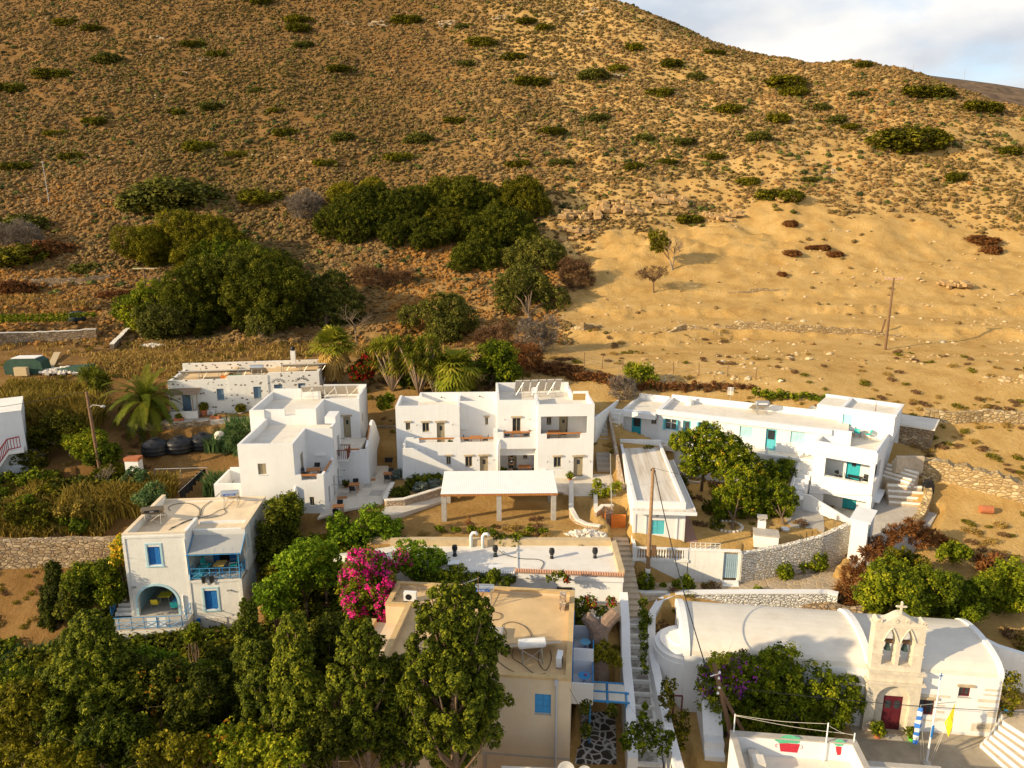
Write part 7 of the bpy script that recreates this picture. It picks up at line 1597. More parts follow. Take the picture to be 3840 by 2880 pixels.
# ROOF TERRACE WITH PAINTED POTS, NEAR ROOFS
def pot_terrace():
 F=FP2; r=empty('roof_terrace_house',(F.o.x,F.o.y,0),F.rz,'near white house whose roof terrace wall has two painted plant pots','house'); W=MB()
 W.box(-6.4,0,-.25,0,-4,3.0); W.box(-6.4,-6.15,-9,-.251,-4,3.0); W.box(-.25,0,-2.4,-.251,-4,3.0); W.box(-6.15,3.8,-9,-.251-2.15,-4,1.9); W.box(-6.15,-.25,-2.4,-.251,-4,1.9); W.box(0.001,3.8,-1.15,-.95,-4,2.55); W.box(0.001,3.8,-2.4,-1.151,-4,1.9); W.build('wall',M['white'],r)
 c=MB(); c.box(-6.43,.03,-.3,.04,3.001,3.08); c.box(-6.43,-6.12,-9,-.301,3.001,3.08); c.box(-.28,.03,-2.4,-.301,3.001,3.08); c.box(.031,3.85,-1.2,-.9,2.551,2.62); c.build('coping',M['conc'],r)
 f=MB(); f.box(-6.14,-.26,-9,-.26,1.901,1.92); f.build('floor',M['roofcream'],r)
 def P(px,py): x,z=F.fy(z6(px,py),-.25); return x,z
 q=MB(); a=[P(893,983),P(1005,992),P(990,1038),P(900,1030)]; q.profile_y(a[::-1],-.262,-.2515); q.build('painted_pot',M['redpaint'],r)
 for s_,(px,py) in ((-1,(885,1000)),(1,(1008,1008))):
  q=MB(); x,z=P(px,py); q.tube([(x,-.256,z+.1),(x+s_*.1,-.256,z+.08),(x+s_*.1,-.256,z-.06),(x,-.256,z-.08)],.015,4); q.build('painted_handle',M['redpaint'],r)
 q=MB(); pts=[]
 for k in range(26):
  t=2*math.pi*k/26; pts.append((944+70*math.cos(t)*(1+.12*math.sin(k*5)),968+22*math.sin(t)*(1+.25*math.sin(k*7))))
 q.profile_y([P(*p) for p in pts],-.272,-.263); q.build('painted_plant',M['greenpaint'],r)
 q=MB(); q.profile_y([P(*p) for p in ((1197,1003),(1230,1006),(1226,1045),(1216,1052),(1206,1050),(1200,1030))][::-1],-.262,-.2515); q.build('painted_pot',M['redpaint'],r)
 q=MB(); q.profile_y([P(1217+30*math.cos(2*math.pi*k/18)*(1+.15*math.sin(k*5)),983+19*math.sin(2*math.pi*k/18)) for k in range(18)],-.272,-.263); q.build('painted_plant',M['greenpaint'],r)
 m=MB(); m.box(-5.5,-5.0,-1.3,-.3,1.921,2.3); m.box(-5.55,-4.95,-1.9,-1.2,1.921,2.75); o=m.build('chimney_block',M['roofcream']); o.location=(F.o.x,F.o.y,0); o.rotation_euler=(0,0,F.rz); tag(o,'squat plastered chimney block on the painted pot terrace','chimney')
 def pp(px,py,z): w=WZ(z6(px,py),z); return w
 tops=[]
 for (x,y,zt,l) in ((-6.25,-.12,4.2,'left'),(-1.6,-.35,4.25,'middle'),(-.15,-.15,3.6,'right')):
  w=F.wld(x,y,1.92 if l=='middle' else 3.08); m=MB(); m.tube([(0,0,0),(0,0,zt-w.z)],.035,6); o=m.build('line_post',M['white']); o.location=w; tag(o,l+' white clothes line post on the painted pot terrace','post','clothes line posts'); tops.append(Vector((w.x,w.y,zt-.05)))
 for i,(a,b,l) in enumerate(((0,1,'long clothes line between the left and middle posts'),(0,2,'sagging clothes line from the left to the right post'),(1,2,'short clothes line between the middle and right posts'))):
  A,B=tops[a]+Vector((0,0,-.04*i)),tops[b]+Vector((0,0,-.04*i)); hose(l,[A,A.lerp(B,.5)-Vector((0,0,.12)),B],.012,'canvascream','clothes line','clothes_line')
 a=WZ(U(885,1655),3.1); b=WZ(U(1085,1640),3.1); c2=WZ(U(1372,1652),3.1)
 h=empty('white_house',(c2.x,c2.y,0),R(-3),'white parapet of the nearest house at the bottom edge','house'); m=MB(); w_=c2.x-b.x; m.box(-w_,0,-3,-.4,-4,3.0); m.box(-w_-3.2,-w_-.001,-3,-.55,-4,2.8); m.build('wall',M['white'],h)
 m=MB(); m.box(-w_-.03,.03,-3,-.37,3.001,3.06); m.build('coping',M['roofcream'],h)
M['redpaint']=plain('red_wall_paint',(.50,.03,.05),.8,.15,6); M['greenpaint']=plain('green_wall_paint',(.10,.42,.24),.8,.3,14)
dish('white dish antenna on the roof at the bottom edge, the larger left one',WZ(U(1222,1668),3.0),.42,.2,0,'greylt'); dish('white dish antenna on the roof at the bottom edge, the smaller right one',WZ(U(1262,1672),3.0),.34,.15,0,'greylt')
pot_terrace()
# OLD SPECKLED HOUSE AND THINGS ON THE LEFT
def old_house():
 F=FH; r=empty('old_stone_house',(F.o.x,F.o.y,0),F.rz,'old low white house with bare stones showing and slate blue shutters','house')
 W=MB(); ws=[(4.0,4.7,10.95,12.15),(7.67,8.44,11.0,12.25),(12.2,12.95,11.6,12.45)]; ds=[(.55,1.4,9.7,11.85),(9.75,10.6,10.4,12.4)]
 def zt(x): return 13.0+x*.045
 for a,b,t in ((-.7,5.2,13.15),(5.201,9.2,13.45),(9.201,14.4,13.65)):
  hs=[h for h in ws+ds if a<h[0]<b]; W.panel((a,0 if a<0 or a>9 else -.06),(b,0 if a<0 or a>9 else -.06),8.5,t,.3,[(h[0]-a,h[1]-a,h[2],h[3]) for h in hs])
 W.box(-.7,-.4,.3,5.5,8.5,13.1); W.box(14.1,14.4,.3,5.5,8.5,13.6); W.box(-.7,14.4,5.5,5.8,8.5,13.8); W.build('wall',M['speck'],r)
 W=MB(); W.box(-.4,5.0,.3,5.49,12.6,12.85); W.box(5.0,9.2,.24,5.49,12.7,13.0); W.box(9.2,14.1,.3,5.49,12.8,13.2); W.box(4.9,5.25,.3,5.4,12.851,13.3); W.build('roof',M['rooftan'],r)
 for h in ws: window(r,h[0],-.06 if 5<h[0]<9 else 0,h[2],h[1]-h[0],h[3]-h[2],0,'shutter','slate',sill='conc')
 for h in ds: door(r,h[0],0,h[2],h[1]-h[0],h[3]-h[2],0,'slate',light=False)
 for xc,z in ((12.6,12.62),(10.2,12.55)):
  m=MB()
  for k in range(9):
   t=math.pi*(.08+.84*k/8); m.obox((xc+math.cos(t)*.62,-.012,z+math.sin(t)*.42-.02),(math.cos(t)*.11,0,math.sin(t)*.11),(-math.sin(t)*.03,0,math.cos(t)*.03),(0,.012,0))
  m.build('stone_fan',M['darkstone'],r)
 m=MB(); m.box(-.5,2.3,-1.3,-1.1,9.2,10.2); m.box(-.5,-.3,-1.09,-.001,9.2,10.2); m.build('porch_wall',M['speck'],r)
 m=MB(); m.prism([(-.6,-1.4),(2.5,-1.4),(2.5,-.01),(-.6,-.01)],[11.95,11.95,12.2,12.2],[12.05,12.05,12.32,12.32]); [m.tube([(-.5+k*.13,-1.6,12.02),(-.4+k*.13,-.02,12.34)],.04,4) for k in range(23)]; [m.tube([(x,-1.25,9.5),(x,-1.25,11.95)],.05,5) for x in (1.9,2.35)]; m.build('reed_porch',M['barkpale'],r)
 def l(x,y,z): w=F.wld(x,y,z); return (w.x,w.y,w.z)
 c=empty('chimney',l(11.2,4.6,13.2),F.rz,'slim white chimney with a dark cowl on the old stone house','chimney'); m=MB(); m.box(-.25,.25,-.22,.22,0,1.9); m.build('stack',M['white2'],c); m=MB(); m.lathe([(.2,1.9),(.22,2.1),(.18,2.3),(.02,2.42)],seg=10); m.build('cowl',M['black'],c)
 def flatrack(label,x,y,z,n,w):
  q=empty('solar_panel_rack',l(x,y,z),F.rz,label,'solar panels','racks on the old stone house'); m=MB()
  for k in range(n):
   m=MB(); c_=Vector((w/2+k*(w+.03),.7,1.25)); m.obox(c_,(w/2,0,0),(0,.72,-.26),(0,.02,.04)); p=m.build('collector',M['greylt'],q); m=MB(); m.obox(c_+Vector((0,.025,.047)),(w/2-.03,0,0),(0,.69,-.249),(0,.002,.005)); m.build('glass',M['panelglass'],p)
  m=MB()
  for k in range(0,n+1,2): x_=k*(w+.03); m.tube([(x_,.1,0),(x_,.1,1.45)],.035,5); m.tube([(x_,1.3,0),(x_,1.3,1.0)],.035,5); m.tube([(x_,.1,.1),(x_+.9,.1,1.4)],.02,4)
  m.tube([(0,.06,1.47),(n*(w+.03),.06,1.47)],.03,5); m.build('rack',M['steel'],q)
 flatrack('long rack of solar panels over the left roof of the old stone house',.2,.9,12.4,8,.95); flatrack('shorter rack of solar panels beside the chimney of the old stone house',10.4,1.4,12.7,5,.9)
 water_heater('bright steel water heater above two collectors on the old house',l(8.0,.9,13.0),F.rz,tl=1.4,cw=1.8)
 for px,l_,mt in ((3.4,'orange junction box under the solar panel rack','orange'),(4.25,'green junction box under the solar panel rack, the left one','greenbox'),(4.9,'green junction box under the solar panel rack, the right one','greenbox')):
  m=MB(); m.box(-.28,.28,-.1,.1,0,.4); o=m.build('junction_box',M[mt]); o.location=l(px+1.2,.95,12.95); o.rotation_euler=(0,0,F.rz); tag(o,l_,'junction box')
 e=empty('air_conditioner',l(3.35,-.35,9.42),F.rz,'round faced cooling unit by the big terracotta jar on the terrace','air conditioner'); m=MB(); m.box(-.35,.35,-.15,.15,0,.6); m.build('casing',M['white'],e); m=MB(); m.lathe([(.22,0),(.22,.02),(.02,.02)],seg=14); m.v=[(q[0],-.152-q[2],q[1]+.3) for q in m.v]; m.build('fan_grille',M['conc'],e)
 pot_plant('leafy plant in a big rounded terracotta jar on the old house terrace',l(2.7,-.6,9.42),.38,.75,.45,'yellowgreen'); pot_plant('plant in a white pot near the right end of the old house terrace',l(6.4,-.7,9.42),.3,.4,.5,'yellowgreen','white')
 pot_plant('small plant in an orange trough on the terrace edge, the left trough',l(.6,-1.9,9.42),.45,.3,.25,'green','terracotta',box=True); pot_plant('empty looking orange trough on the terrace edge, the right trough',l(4.1,-1.7,9.42),.45,.3,.1,'green','terracotta',box=True)
 a=[l(-4,-2.3,0),l(0,-2.4,0),l(5,-2.2,0),l(7.6,-2.2,0)]
 curtainwall('terrace_wall','long dry stone terrace wall below the old stone house, above the black tanks',[p[:2] for p in a],7.0,[9.35,9.4,9.45,9.5],.5,'stone',jag=.05)
 m=MB(); m.box(-1,7.6,-2.5,-1.2,9.0,9.45); o=m.build('terrace_slab',M['conc']); o.location=(F.o.x,F.o.y,0); o.rotation_euler=(0,0,F.rz); tag(o,'concrete terrace slab in front of the old stone house','slab')
M['darkstone']=plain('dark_bare_stone',(.12,.095,.07),.95,.2,5); M['greenbox']=plain('green_box_paint',(.10,.30,.12),.6)
old_house()
def left_things():
 for i,(px,py,l) in enumerate(((1080,1060,'left'),(1245,1045,'middle'),(1405,1020,'right'))):
  w=WZ(zA(px,py+45),7.7); r=empty('water_tank',(w.x,w.y,7.6),random.uniform(-.2,.2),l+' of the three black ribbed water tanks below the dry stone wall','water tank','black water tanks'); m=MB()
  m.lathe([(.9,0),(1.22,.12),(1.28,.3),(1.2,.4),(1.28,.5),(1.28,.7),(1.18,.8),(1.25,.9),(1.1,1.15),(.75,1.35),(.42,1.42),(.4,1.5),(.02,1.52)],seg=22); m.sm=True; m.build('shell',M['black'],r)
  m=MB(); m.lathe([(.33,1.5),(.35,1.6),(.02,1.64)],seg=12); [m.box(math.cos(a)*.95-.06,math.cos(a)*.95+.06,math.sin(a)*.95-.06,math.sin(a)*.95+.06,1.1,1.32) for a in (0,1.57,3.14,4.71)]; m.build('lid',M['black'],r)
 w=WZ(zA(1525,1065),7.7); m=MB(); m.lathe([(.42,0),(.45,.1),(.45,1.5),(.3,1.68),(.02,1.72)],seg=14); m.sm=True; o=m.build('water_tank',M['canvascream']); o.location=(w.x,w.y,7.6); tag(o,'slim cream upright tank right of the black tanks by the cane clump','water tank')
 def rubble(label,w,n,sx,sy,mt,name='rubble_heap',s=.18,cat='rubble heap'):
  r_=random.Random(len(label)); m=MB()
  for k in range(n):
   a=r_.uniform(0,6.28); q=r_.random()**.6; x=math.cos(a)*q*sx; y=math.sin(a)*q*sy; z=(1-q)*sy*.55*r_.uniform(.4,1); s_=s*r_.uniform(.6,1.4); R3=Matrix.Rotation(r_.uniform(0,3),3,'Z')@Matrix.Rotation(r_.uniform(-.6,.6),3,'X')
   m.obox((x,y,z),R3@Vector((s_,0,0)),R3@Vector((0,s_*.7,0)),R3@Vector((0,0,s_*.45)))
  o=m.build(name,M[mt]); o.location=w; tag(o,label,cat,kind='stuff'); return o
 w=WZ(zA(1385,1110),7.3); rubble('heap of white wrapped stones in front of the black tanks',(w.x,w.y,7.2),120,.9,.6,'rubble','rubble_heap',.13)
 w=GU(140,803); rubble('heap of pale broken stones between the plank and the green sheet',(w.x,w.y,w.z),220,2.6,1.1,'rubble','rubble_heap',.22)
 w=GU(338,745) if False else GU(332,748); rubble('small pale stone heap on the upper left terrace',(w.x,w.y,w.z),130,1.7,.7,'rubble','rubble_heap',.2)
 w=WZ(z2(1960,1580),5.4); rubble('heap of pale stones and blocks beside the curved entrance wall',(w.x,w.y,5.3),90,1.6,.7,'rubble','rubble_heap',.2)
 w=GU(252,1062); rubble('pile of white sacks beside the reeds on the left',(w.x,w.y,w.z),26,.9,.6,'whitecloth','sack_pile',.35,'sacks')
 w=GU(62,805); r=empty('covered_stack',w,R(5),'stack covered by a dark green tarpaulin with a pale top, far left','covered stack'); m=MB(); m.profile_y([(-2.0,0),(-2.1,1.0),(-1.6,1.6),(-.6,1.75),(1.4,1.7),(1.9,1.4),(2.1,.0)][::-1],-.9,.9); m.build('tarpaulin',M['tarp'],r); m=MB(); m.box(-1.2,1.4,-.8,.8,1.76,1.85); m.build('pallet',M['whitecloth'],r)
 w=GU(60,806); m=MB(); m.box(-.7,.7,-1.5,-1.0,0,.95); o=m.build('crate',M['cratewood']); o.location=(w.x+.2,w.y,w.z); tag(o,'pale wooden crate in front of the green covered stack','crate')
 a=GU(103,810); b=GU(125,768); m=MB(); d=(b-a); m.obox(d/2+Vector((0,0,.3)),(.4,0,0),d/2+Vector((0,0,.1)),(0,0,.05)); o=m.build('plank',M['cratewood']); o.location=a; tag(o,'long pale plank leaning up the bank beside the green covered stack','plank')
 w=GU(165,803); m=MB(); m.prism([(-1.6,-.8),(1.6,-.9),(1.8,.7),(-.6,.9)],0,[.5,.9,.8,.6]); o=m.build('tarpaulin',M['tarp']); o.location=w; tag(o,'crumpled dark green sheet right of the pale stone heap','tarpaulin')
 w=GU(168,697); r=empty('water_tank',w,0,'dark round barrel tank on the vineyard terrace at upper left','water tank'); m=MB(); m.lathe([(.9,0),(1.15,.4),(1.15,1.1),(.8,1.5),(.3,1.6),(.02,1.65)],seg=16); m.sm=True; m.build('shell',M['tarpdk'],r)
 def wall_px(name,label,pts,h,t,mt,cap=None,jag=.05,dz=0):
  P=[GU(*p) for p in pts]; return curtainwall(name,label,[(p.x,p.y) for p in P],[p.z-.6 for p in P],[p.z+(h if name!='field_wall' or 0<i<len(P)-1 else .05)+dz for i,p in enumerate(P)],t,mt,cap=cap,jag=jag)
 wall_px('terrace_wall','long stone terrace wall with a pale coping at upper left',[(-60,745),(60,743),(130,740),(211,735)],1.5,.5,'stone',cap='roofcream')
 wall_px('stepped_wall','short stepped wall with pale tops descending beside the dark trees',[(243,758),(262,738),(278,722)],.8,.5,'stone',cap='roofcream')
 wall_px('terrace_wall','low dark dry stone wall on the slope at left',[(70,615),(180,612),(240,605)],.9,.6,'stone',jag=.15)
 wall_px('field_wall','broken line of pale stones crossing the hillside',[(180,335),(300,338),(420,332),(520,333),(620,340),(690,352),(735,372),(765,388)],.15,.4,'stonefield',jag=.25)
 wall_px('field_wall','long crumbling dry stone wall across the bare field',[(1545,708),(1620,708),(1700,712),(1760,716),(1830,720),(1960,728)],.8,.6,'stonefield',jag=.25)
 wall_px('field_wall','short rounded dry stone wall at the left of the bare field',[(1440,718),(1480,712),(1540,714)],.7,.6,'stonefield',jag=.2)
 wall_px('field_wall','low stone line above the long wall in the bare field',[(1570,632),(1640,628),(1700,626)],.3,.4,'stonefield',jag=.15)
 wall_px('field_wall','curved dry stone wall below the olive trees at the field edge',[(1222,712),(1260,712),(1300,706)],.9,.6,'stonefield',jag=.2)
 wall_px('terrace_wall','upper dry stone terrace wall at the right behind the turquoise house',[(1995,905),(2060,912),(2120,908),(2230,915)],1.1,.6,'stonefield',jag=.15)
 wall_px('terrace_wall','wide tumbled stone bank below the right terrace',[(1960,1018),(2030,1030),(2110,1050),(2230,1085)],1.6,1.2,'stonefield',jag=.25)
 wall_px('terrace_wall','stone edge on the right of the white edged steps',[(1998,1045),(2004,1080),(1990,1120),(1950,1160)],.7,.6,'stonefield',jag=.15)
 q=[(-40,51.2),(-35,51.3),(-30.3,51.4)]
 curtainwall('retaining_wall','tall tan stone retaining wall at the left of the blue shutter house',[(-48,51.0),(-40,51.2),(-35,51.4),(-29.6,51.5)],-1.5,[5.3,5.3,5.35,5.4],.7,'stone',jag=.08)
 m=MB(); m.prism([(-52,59.7),(-37,60.6),(-37,62.7),(-52,62.1)],5.5,6.16); o=m.build('left_path',M['steps']); tag(o,None,None,None,'structure')
 curtainwall('path_kerb','low white kerb along the left path, the nearer one',[(-52,59.6),(-37,60.5)],5.8,6.45,.3,'white2'); curtainwall('path_kerb','low white kerb along the left path, the farther one',[(-52,62.5),(-37.5,62.9)],5.8,6.6,.35,'white2')
 w=GU(293,1032); m=MB(); m.box(-.6,.6,-.4,.4,0,1.7); o=m.build('shrine_box',M['white2']); o.location=w; tag(o,'small weathered white pillar box with a rusty top in the left garden','pillar'); m=MB(); m.box(-.65,.65,-.45,.45,1.701,2.0); p=m.build('rusty_top',M['terracotta'],o)
 a=WY(U(45,888),62.5); r=empty('white_house',(a.x,a.y,0),R(32),'blank white house wall with a red stair rail at the left edge','house'); m=MB(); m.box(-8,0,0,6,4,a.z); m.build('wall',M['white'],r); m=MB(); m.box(-8.03,.03,-.03,6.03,a.z+.001,a.z+.08); m.build('coping',M['white2'],r)
 g=MB(); A=Vector((-4.2,-1.0,5.4)); B=Vector((-1.3,-.9,a.z-3.3)); C=B+Vector((.9,0,.1))
 for P,Q in ((A,B),(B,C)):
  g.tube([P+Vector((0,0,1.1)),Q+Vector((0,0,1.1))],.06,5); g.tube([P+Vector((0,0,.15)),Q+Vector((0,0,.15))],.05,5); n=max(3,int((Q-P).length/.22)); [g.tube([P.lerp(Q,k/n)+Vector((0,0,.1)),P.lerp(Q,k/n)+Vector((0,0,1.1))],.03,4) for k in range(n+1)]
 g.build('stair_railing',M['redwood'],r); g=MB(); d=(B-A); g.obox(A+d/2+Vector((0,.5,-.1)),d/2,(0,.5,0),(0,0,.15)); g.box(-1.3,-.2,-1.0,-.001,B.z-.3,B.z); g.build('stairs',M['white2'],r)
 P0=WZ(zA(1405,1245),6.9); P1=WZ(zA(1235,1405),6.9); r=empty('washing_frame',(P0.x,P0.y,5.6),0,'thin metal clothes line frame in the garden left of the stepped house','washing frame'); m=MB()
 a=WZ(zA(1068,1215),7.4); b=WZ(zA(1430,1205),7.4); c=WZ(zA(1245,1215),7.4)
 for q in (a,b,c): m.tube([(q.x-P0.x,q.y-P0.y,0),(q.x-P0.x,q.y-P0.y,1.8)],.04,5)
 m.tube([(a.x-P0.x,a.y-P0.y,1.8),(b.x-P0.x,b.y-P0.y,1.8)],.035,5); m.build('frame',M['steel'],r)
 A=Vector((P0.x,P0.y,7.3)); B=Vector((P1.x,P1.y,7.3)); hose('clothes line slanting across the left garden',[A,B],.015,'canvascream','clothes line','clothes_line')
 for i in range(7):
  p=A.lerp(B,.04+.14*i); h=random.uniform(.55,1.0); w_=.45; m=MB(); m.add([(-w_*.5,0,0),(w_*.5,.25,0),(w_*.42,.25,-h),(w_*.1,.12,-h*.85),(-w_*.35,0,-h)],[(0,4,3,2,1)]); o=m.build('laundry',M['blackcloth']); o.location=p; sm=o.modifiers.new('thick','SOLIDIFY'); sm.thickness=.02; tag(o,['black garment nearest the stepped house','second black garment from the stepped house','third black garment from the stepped house','middle black garment','third black garment from the blue house','second black garment from the blue house','black garment nearest the blue house'][i]+' on the slanting clothes line','laundry','black laundry on the slanting line')
M['tarp']=plain('green_tarpaulin',(.03,.075,.05),.6,.25,1.5,.3,5); M['tarpdk']=plain('dark_teal_plastic',(.015,.03,.035),.5,.2,2); M['cratewood']=plain('pale_wood',(.50,.38,.22),.8,.12,4)
M['stonefield']=stonemat('field_stone',[(.42,.29,.13),(.55,.40,.20),(.36,.25,.12),(.62,.48,.28)],(.24,.16,.08,1),2.0,.10)
left_things()
# RIGHT HAND STEPS, POLES, WIRES
def right_things():
 r=empty('hill_steps',(33,58,0),0,'white edged steps climbing beside the turquoise house corner block','steps'); o=Vector((33,58)); m=MB()
 a=WZ(z3(2130,870),5.3); b=WZ(z3(2130,790),6.1); flight(m,Vector((a.x,a.y))-o,Vector((b.x,b.y+.6))-o,3.0,4.6,6.2,4,1.5,0,1)
 a=WZ(z3(2080,735),6.4); b=WZ(z3(2100,650),7.4); flight(m,Vector((a.x-.3,a.y))-o,Vector((b.x,b.y))-o,2.8,6.2,7.4,4,1.5,0,1); a=b; b=WZ(z3(2150,585),8.4); flight(m,Vector((a.x+.4,a.y+.5))-o,Vector((b.x,b.y))-o,2.4,7.5,8.5,3,1.5,0,1)
 m.build('treads',[M['steps'],M['white2']],r)
 m=MB(); L4=[(.1,-8.4),(3.3,-8.4),(4.3,-2),(4.8,3.2),(.05,4.2)]; P=[F4.wld(*p) for p in L4]; m.prism([(p.x,p.y) for p in P],2.6,[3.38+.12*(p[1]+7) for p in L4]); o_=m.build('side_lane',M['conc']); tag(o_,None,None,None,'structure')
 P=WZ(zq4(400,235),10.2); r=empty('stone_hut',(P.x,P.y,8),F4.rz,'low square dry stone hut with a pale flat roof behind the corner block','hut'); m=MB(); m.box(-1.9,2.0,-1.4,2.2,-1.5,1.95); m.build('wall',M['stone'],r); m=MB(); m.box(-2.1,2.2,-1.6,2.4,1.951,2.12); m.build('roof',M['roofcream'],r)
 w=GU(2130,1108); m=MB(); m.lathe([(.32,0),(.34,.05),(.34,.95),(.02,.96)],seg=12); m.v=[(v[2]-.5,v[0],v[1]+.32) for v in m.v]; o_=m.build('rusty_barrel',M['terracotta']); o_.location=w; o_.rotation_euler=(0,0,-.2); tag(o_,'rusty barrel lying on the right hand terrace','barrel')
 w=GU(2003,1065); m=MB(); m.box(-.4,.4,-.3,.3,0,.9); m.box(-.3,.3,-.25,.25,.901,1.2); o_=m.build('black_crate_stack',M['black']); o_.location=w; tag(o_,'small black crates stacked at the head of the stone edge','crates')
 b=GU(1912,755); t=WY(U(1931,600),b.y); rt,t_=pole('leaning brown utility pole standing in the bare field',b,t,.16,.11)
 m=MB(); m.obox(t_-Vector((0,0,.15)),(1.1,0,0),(0,.06,0),(0,0,.06)); [m.lathe([(.04,0),(.07,.05),(.05,.16),(.01,.2)],t_+Vector((x,0,-.08)),6) for x in (-1.0,-.6,.6,1.0)]; m.build('crossarm',M['redwhite'],rt)
 b=GU(1903,722); m=MB(); m.tube([(0,0,0),(.35,0,2.1)],.12,6); o_=m.build('broken_post',M['wooddk']); o_.location=b; tag(o_,'short broken wooden post left of the field utility pole','post')
 b=WZ(z3(325,1478),2.35); t=WY(z3(368,655),b.y+.2); rt,t_=pole('tall wooden utility pole in front of the small flat roofed house',b,t,.17,.11,'polewood'); m=MB(); [m.lathe([(.04,0),(.06,.06),(.02,.14)],t_+Vector((x,0,-.2-.1*i)),6) for i,x in enumerate((-.14,.14,.0))]; m.build('insulators',M['black'],rt); m=MB(); m.lathe([(.18,-.1),(.19,1.5),(.175,1.55)],seg=9); m.build('white_base',M['white2'],rt)
 T1=Vector(b)+t_
 m=MB(); m.box(.2,.55,-.05,.1,2.6,3.4); m.build('meter_box',M['wooddk'],rt)
 b2=Vector((13.15,35.0,-1.5)); t2=WY(z6(543,560),35.0); rt,t_=pole('near utility pole with white insulators in front of the bougainvillea bush',b2,t2,.17,.12); T2=Vector(b2)+t_
 m=MB(); [m.lathe([(.03,0),(.08,.06),(.06,.14),(.02,.18)],t_+Vector((x,-.1,z)),7) for x,z in ((.3,-.55),(.28,-.9),(.35,-1.5),(.3,-1.85))]; m.tube([t_+Vector((-.2,-.1,-.7)),t_+Vector((.35,-.1,-.5))],.03,5); m.build('insulators',M['whitecloth'],rt)
 m=MB(); m.tube([t_*.78,Vector((1.5,-.2,0))],[.1,.12],7); m.build('brace',M['wooddk'],rt)
 b3=WZ(zA(710,1330),6.0); t3=WY(zA(597,680),b3.y); rt,t_=pole('dark leaning utility pole with a street lamp in the left garden',b3,t3,.16,.12); m=MB(); q=t_*.83; m.tube([q,q+Vector((.5,-.2,.35)),q+Vector((1.2,-.3,.3))],.035,5); m.lathe([(.02,.08),(.22,.0),(.2,-.08),(.02,-.1)],q+Vector((1.4,-.3,.28)),10); m.build('lamp',M['greylt'],rt); T3=Vector(b3)+t_
 b4=GU(318,662); t4=WY(U(310,580),b4.y); rt,t_=pole('wooden pole with a flat crossarm at the edge of the dark trees',b4,t4,.15,.11); m=MB(); m.box(-1.6,1.6,-.08,.08,-.1,.05); m.box(-1.4,1.8,.5,.6,-.05,.05); m.box(-.08,.08,-.6,.9,-.06,.04); m.v=[(v[0]+t_.x,v[1]+t_.y,v[2]+t_.z) for v in m.v]; m.build('crossarm',M['cratewood'],rt)
 b5=GU(107,442); t5=WY(U(92,352),b5.y); m=MB(); m.tube([(0,0,0),t5-b5],[.07,.05],6); m.lathe([(.1,-.1),(.15,.2),(.05,.3)],t5-b5,8); o_=m.build('pale_mast',M['greylt']); o_.location=b5; tag(o_,'thin pale mast on the hillside at the left edge','mast')
 b6=WZ(z2(2195,1350),6.1); t6=WY(z2(2185,852),b6.y); m=MB(); m.tube([(0,0,0),t6-b6],[.045,.035],6); m.lathe([(.02,0),(.07,.05),(.02,.1)],t6-b6,6); o_=m.build('mast',M['steel']); o_.location=b6; tag(o_,'slim bare metal mast beside the orange gate','mast')
 for zz,l in ((0,'small radio mast on the far ridge'),):
  for u,v in ((1972,152),(2083,165)):
   b7=WY(U(u,v),425); m=MB(); m.tube([(0,0,-2),(0,0,3.6)],.12,4); o_=m.build('radio_mast',M['greymetal']); o_.location=b7; tag(o_,'tiny mast on the far ridge, '+('the left one' if u<2000 else 'the right one'),'mast','masts on the far ridge')
 def wire(label,a,b,sag,r=.022):
  pts=[Vector(a).lerp(Vector(b),k/12)-Vector((0,0,sag*4*(k/12)*(1-k/12))) for k in range(13)]; m=MB(); m.tube(pts,r,4); tag(m.build('overhead_wire',M['black']),label,'wire')
 wire('thick black overhead wire between the two near wooden poles',T1-Vector((-.1,.1,.2)),T2-Vector((.4,0,.3)),.6,.035)
 wire('black overhead wire crossing in front of the chapel door to the right edge',T2+Vector((.3,-.1,-1.3)),Vector((32,33.0,4.05)),.35,.02)
 wire('thin overhead wire from the left garden pole down to the laundry frame',T3,WZ(zA(1245,1210),7.5),.2,.015); wire('thin overhead wire running off to the left from the garden pole',T3,Vector((-62,58,12.4)),.6,.02)
 wire('thin wire from the tall wooden pole to the turquoise house corner',T1,F4.wld(.1,-.2,6.3),.6,.012); wire('thin pale wire from the beige house corner down to the bottom edge',F4.wld(0,0,0)*0+FE.wld(-.05,0,5.6),WY(U(1345,1659),27.5),.3,.012)
 def outcrop(u,v,w_,h_,label,mt='rock'):
  p=GU(u,v); r_=random.Random(u); m=MB(); s=w_*K*p.y*CP/FOC; e=2.0; sl=math.atan((H(p.x,p.y+e)-H(p.x,p.y-e))/(2*e))
  for k in range(int(10+s*2.2)):
   a=r_.uniform(-s/2,s/2); ly=r_.uniform(-.5,.5)*s*.42; t=r_.uniform(.09,.22)*max(.7,s*.12)*(2.0 if mt!='rock' else 1); ll=r_.uniform(.2,.6)*min(s,5)*.5; R3=Matrix.Rotation(r_.uniform(-.35,.35),3,'Z')@Matrix.Rotation(r_.uniform(-.1,.3),3,'Y')@Matrix.Rotation(sl*r_.uniform(.2,.6),3,'X')
   gz=H(p.x+a,p.y+ly)-p.z; m.obox((a,ly-(.35 if mt!='rock' else 0),gz+r_.uniform(-.1,.3)*h_+(.3 if mt!='rock' else 0)),R3@Vector((ll*.6,0,0)),R3@Vector((0,ll*.42,0)),R3@Vector((0,0,t)))
  o_=m.build('rock_outcrop',M[mt]); o_.location=p; bv=o_.modifiers.new('worn','BEVEL'); bv.width=.07; bv.segments=2; tag(o_,label,'rock outcrop','rock outcrops on the hillside')
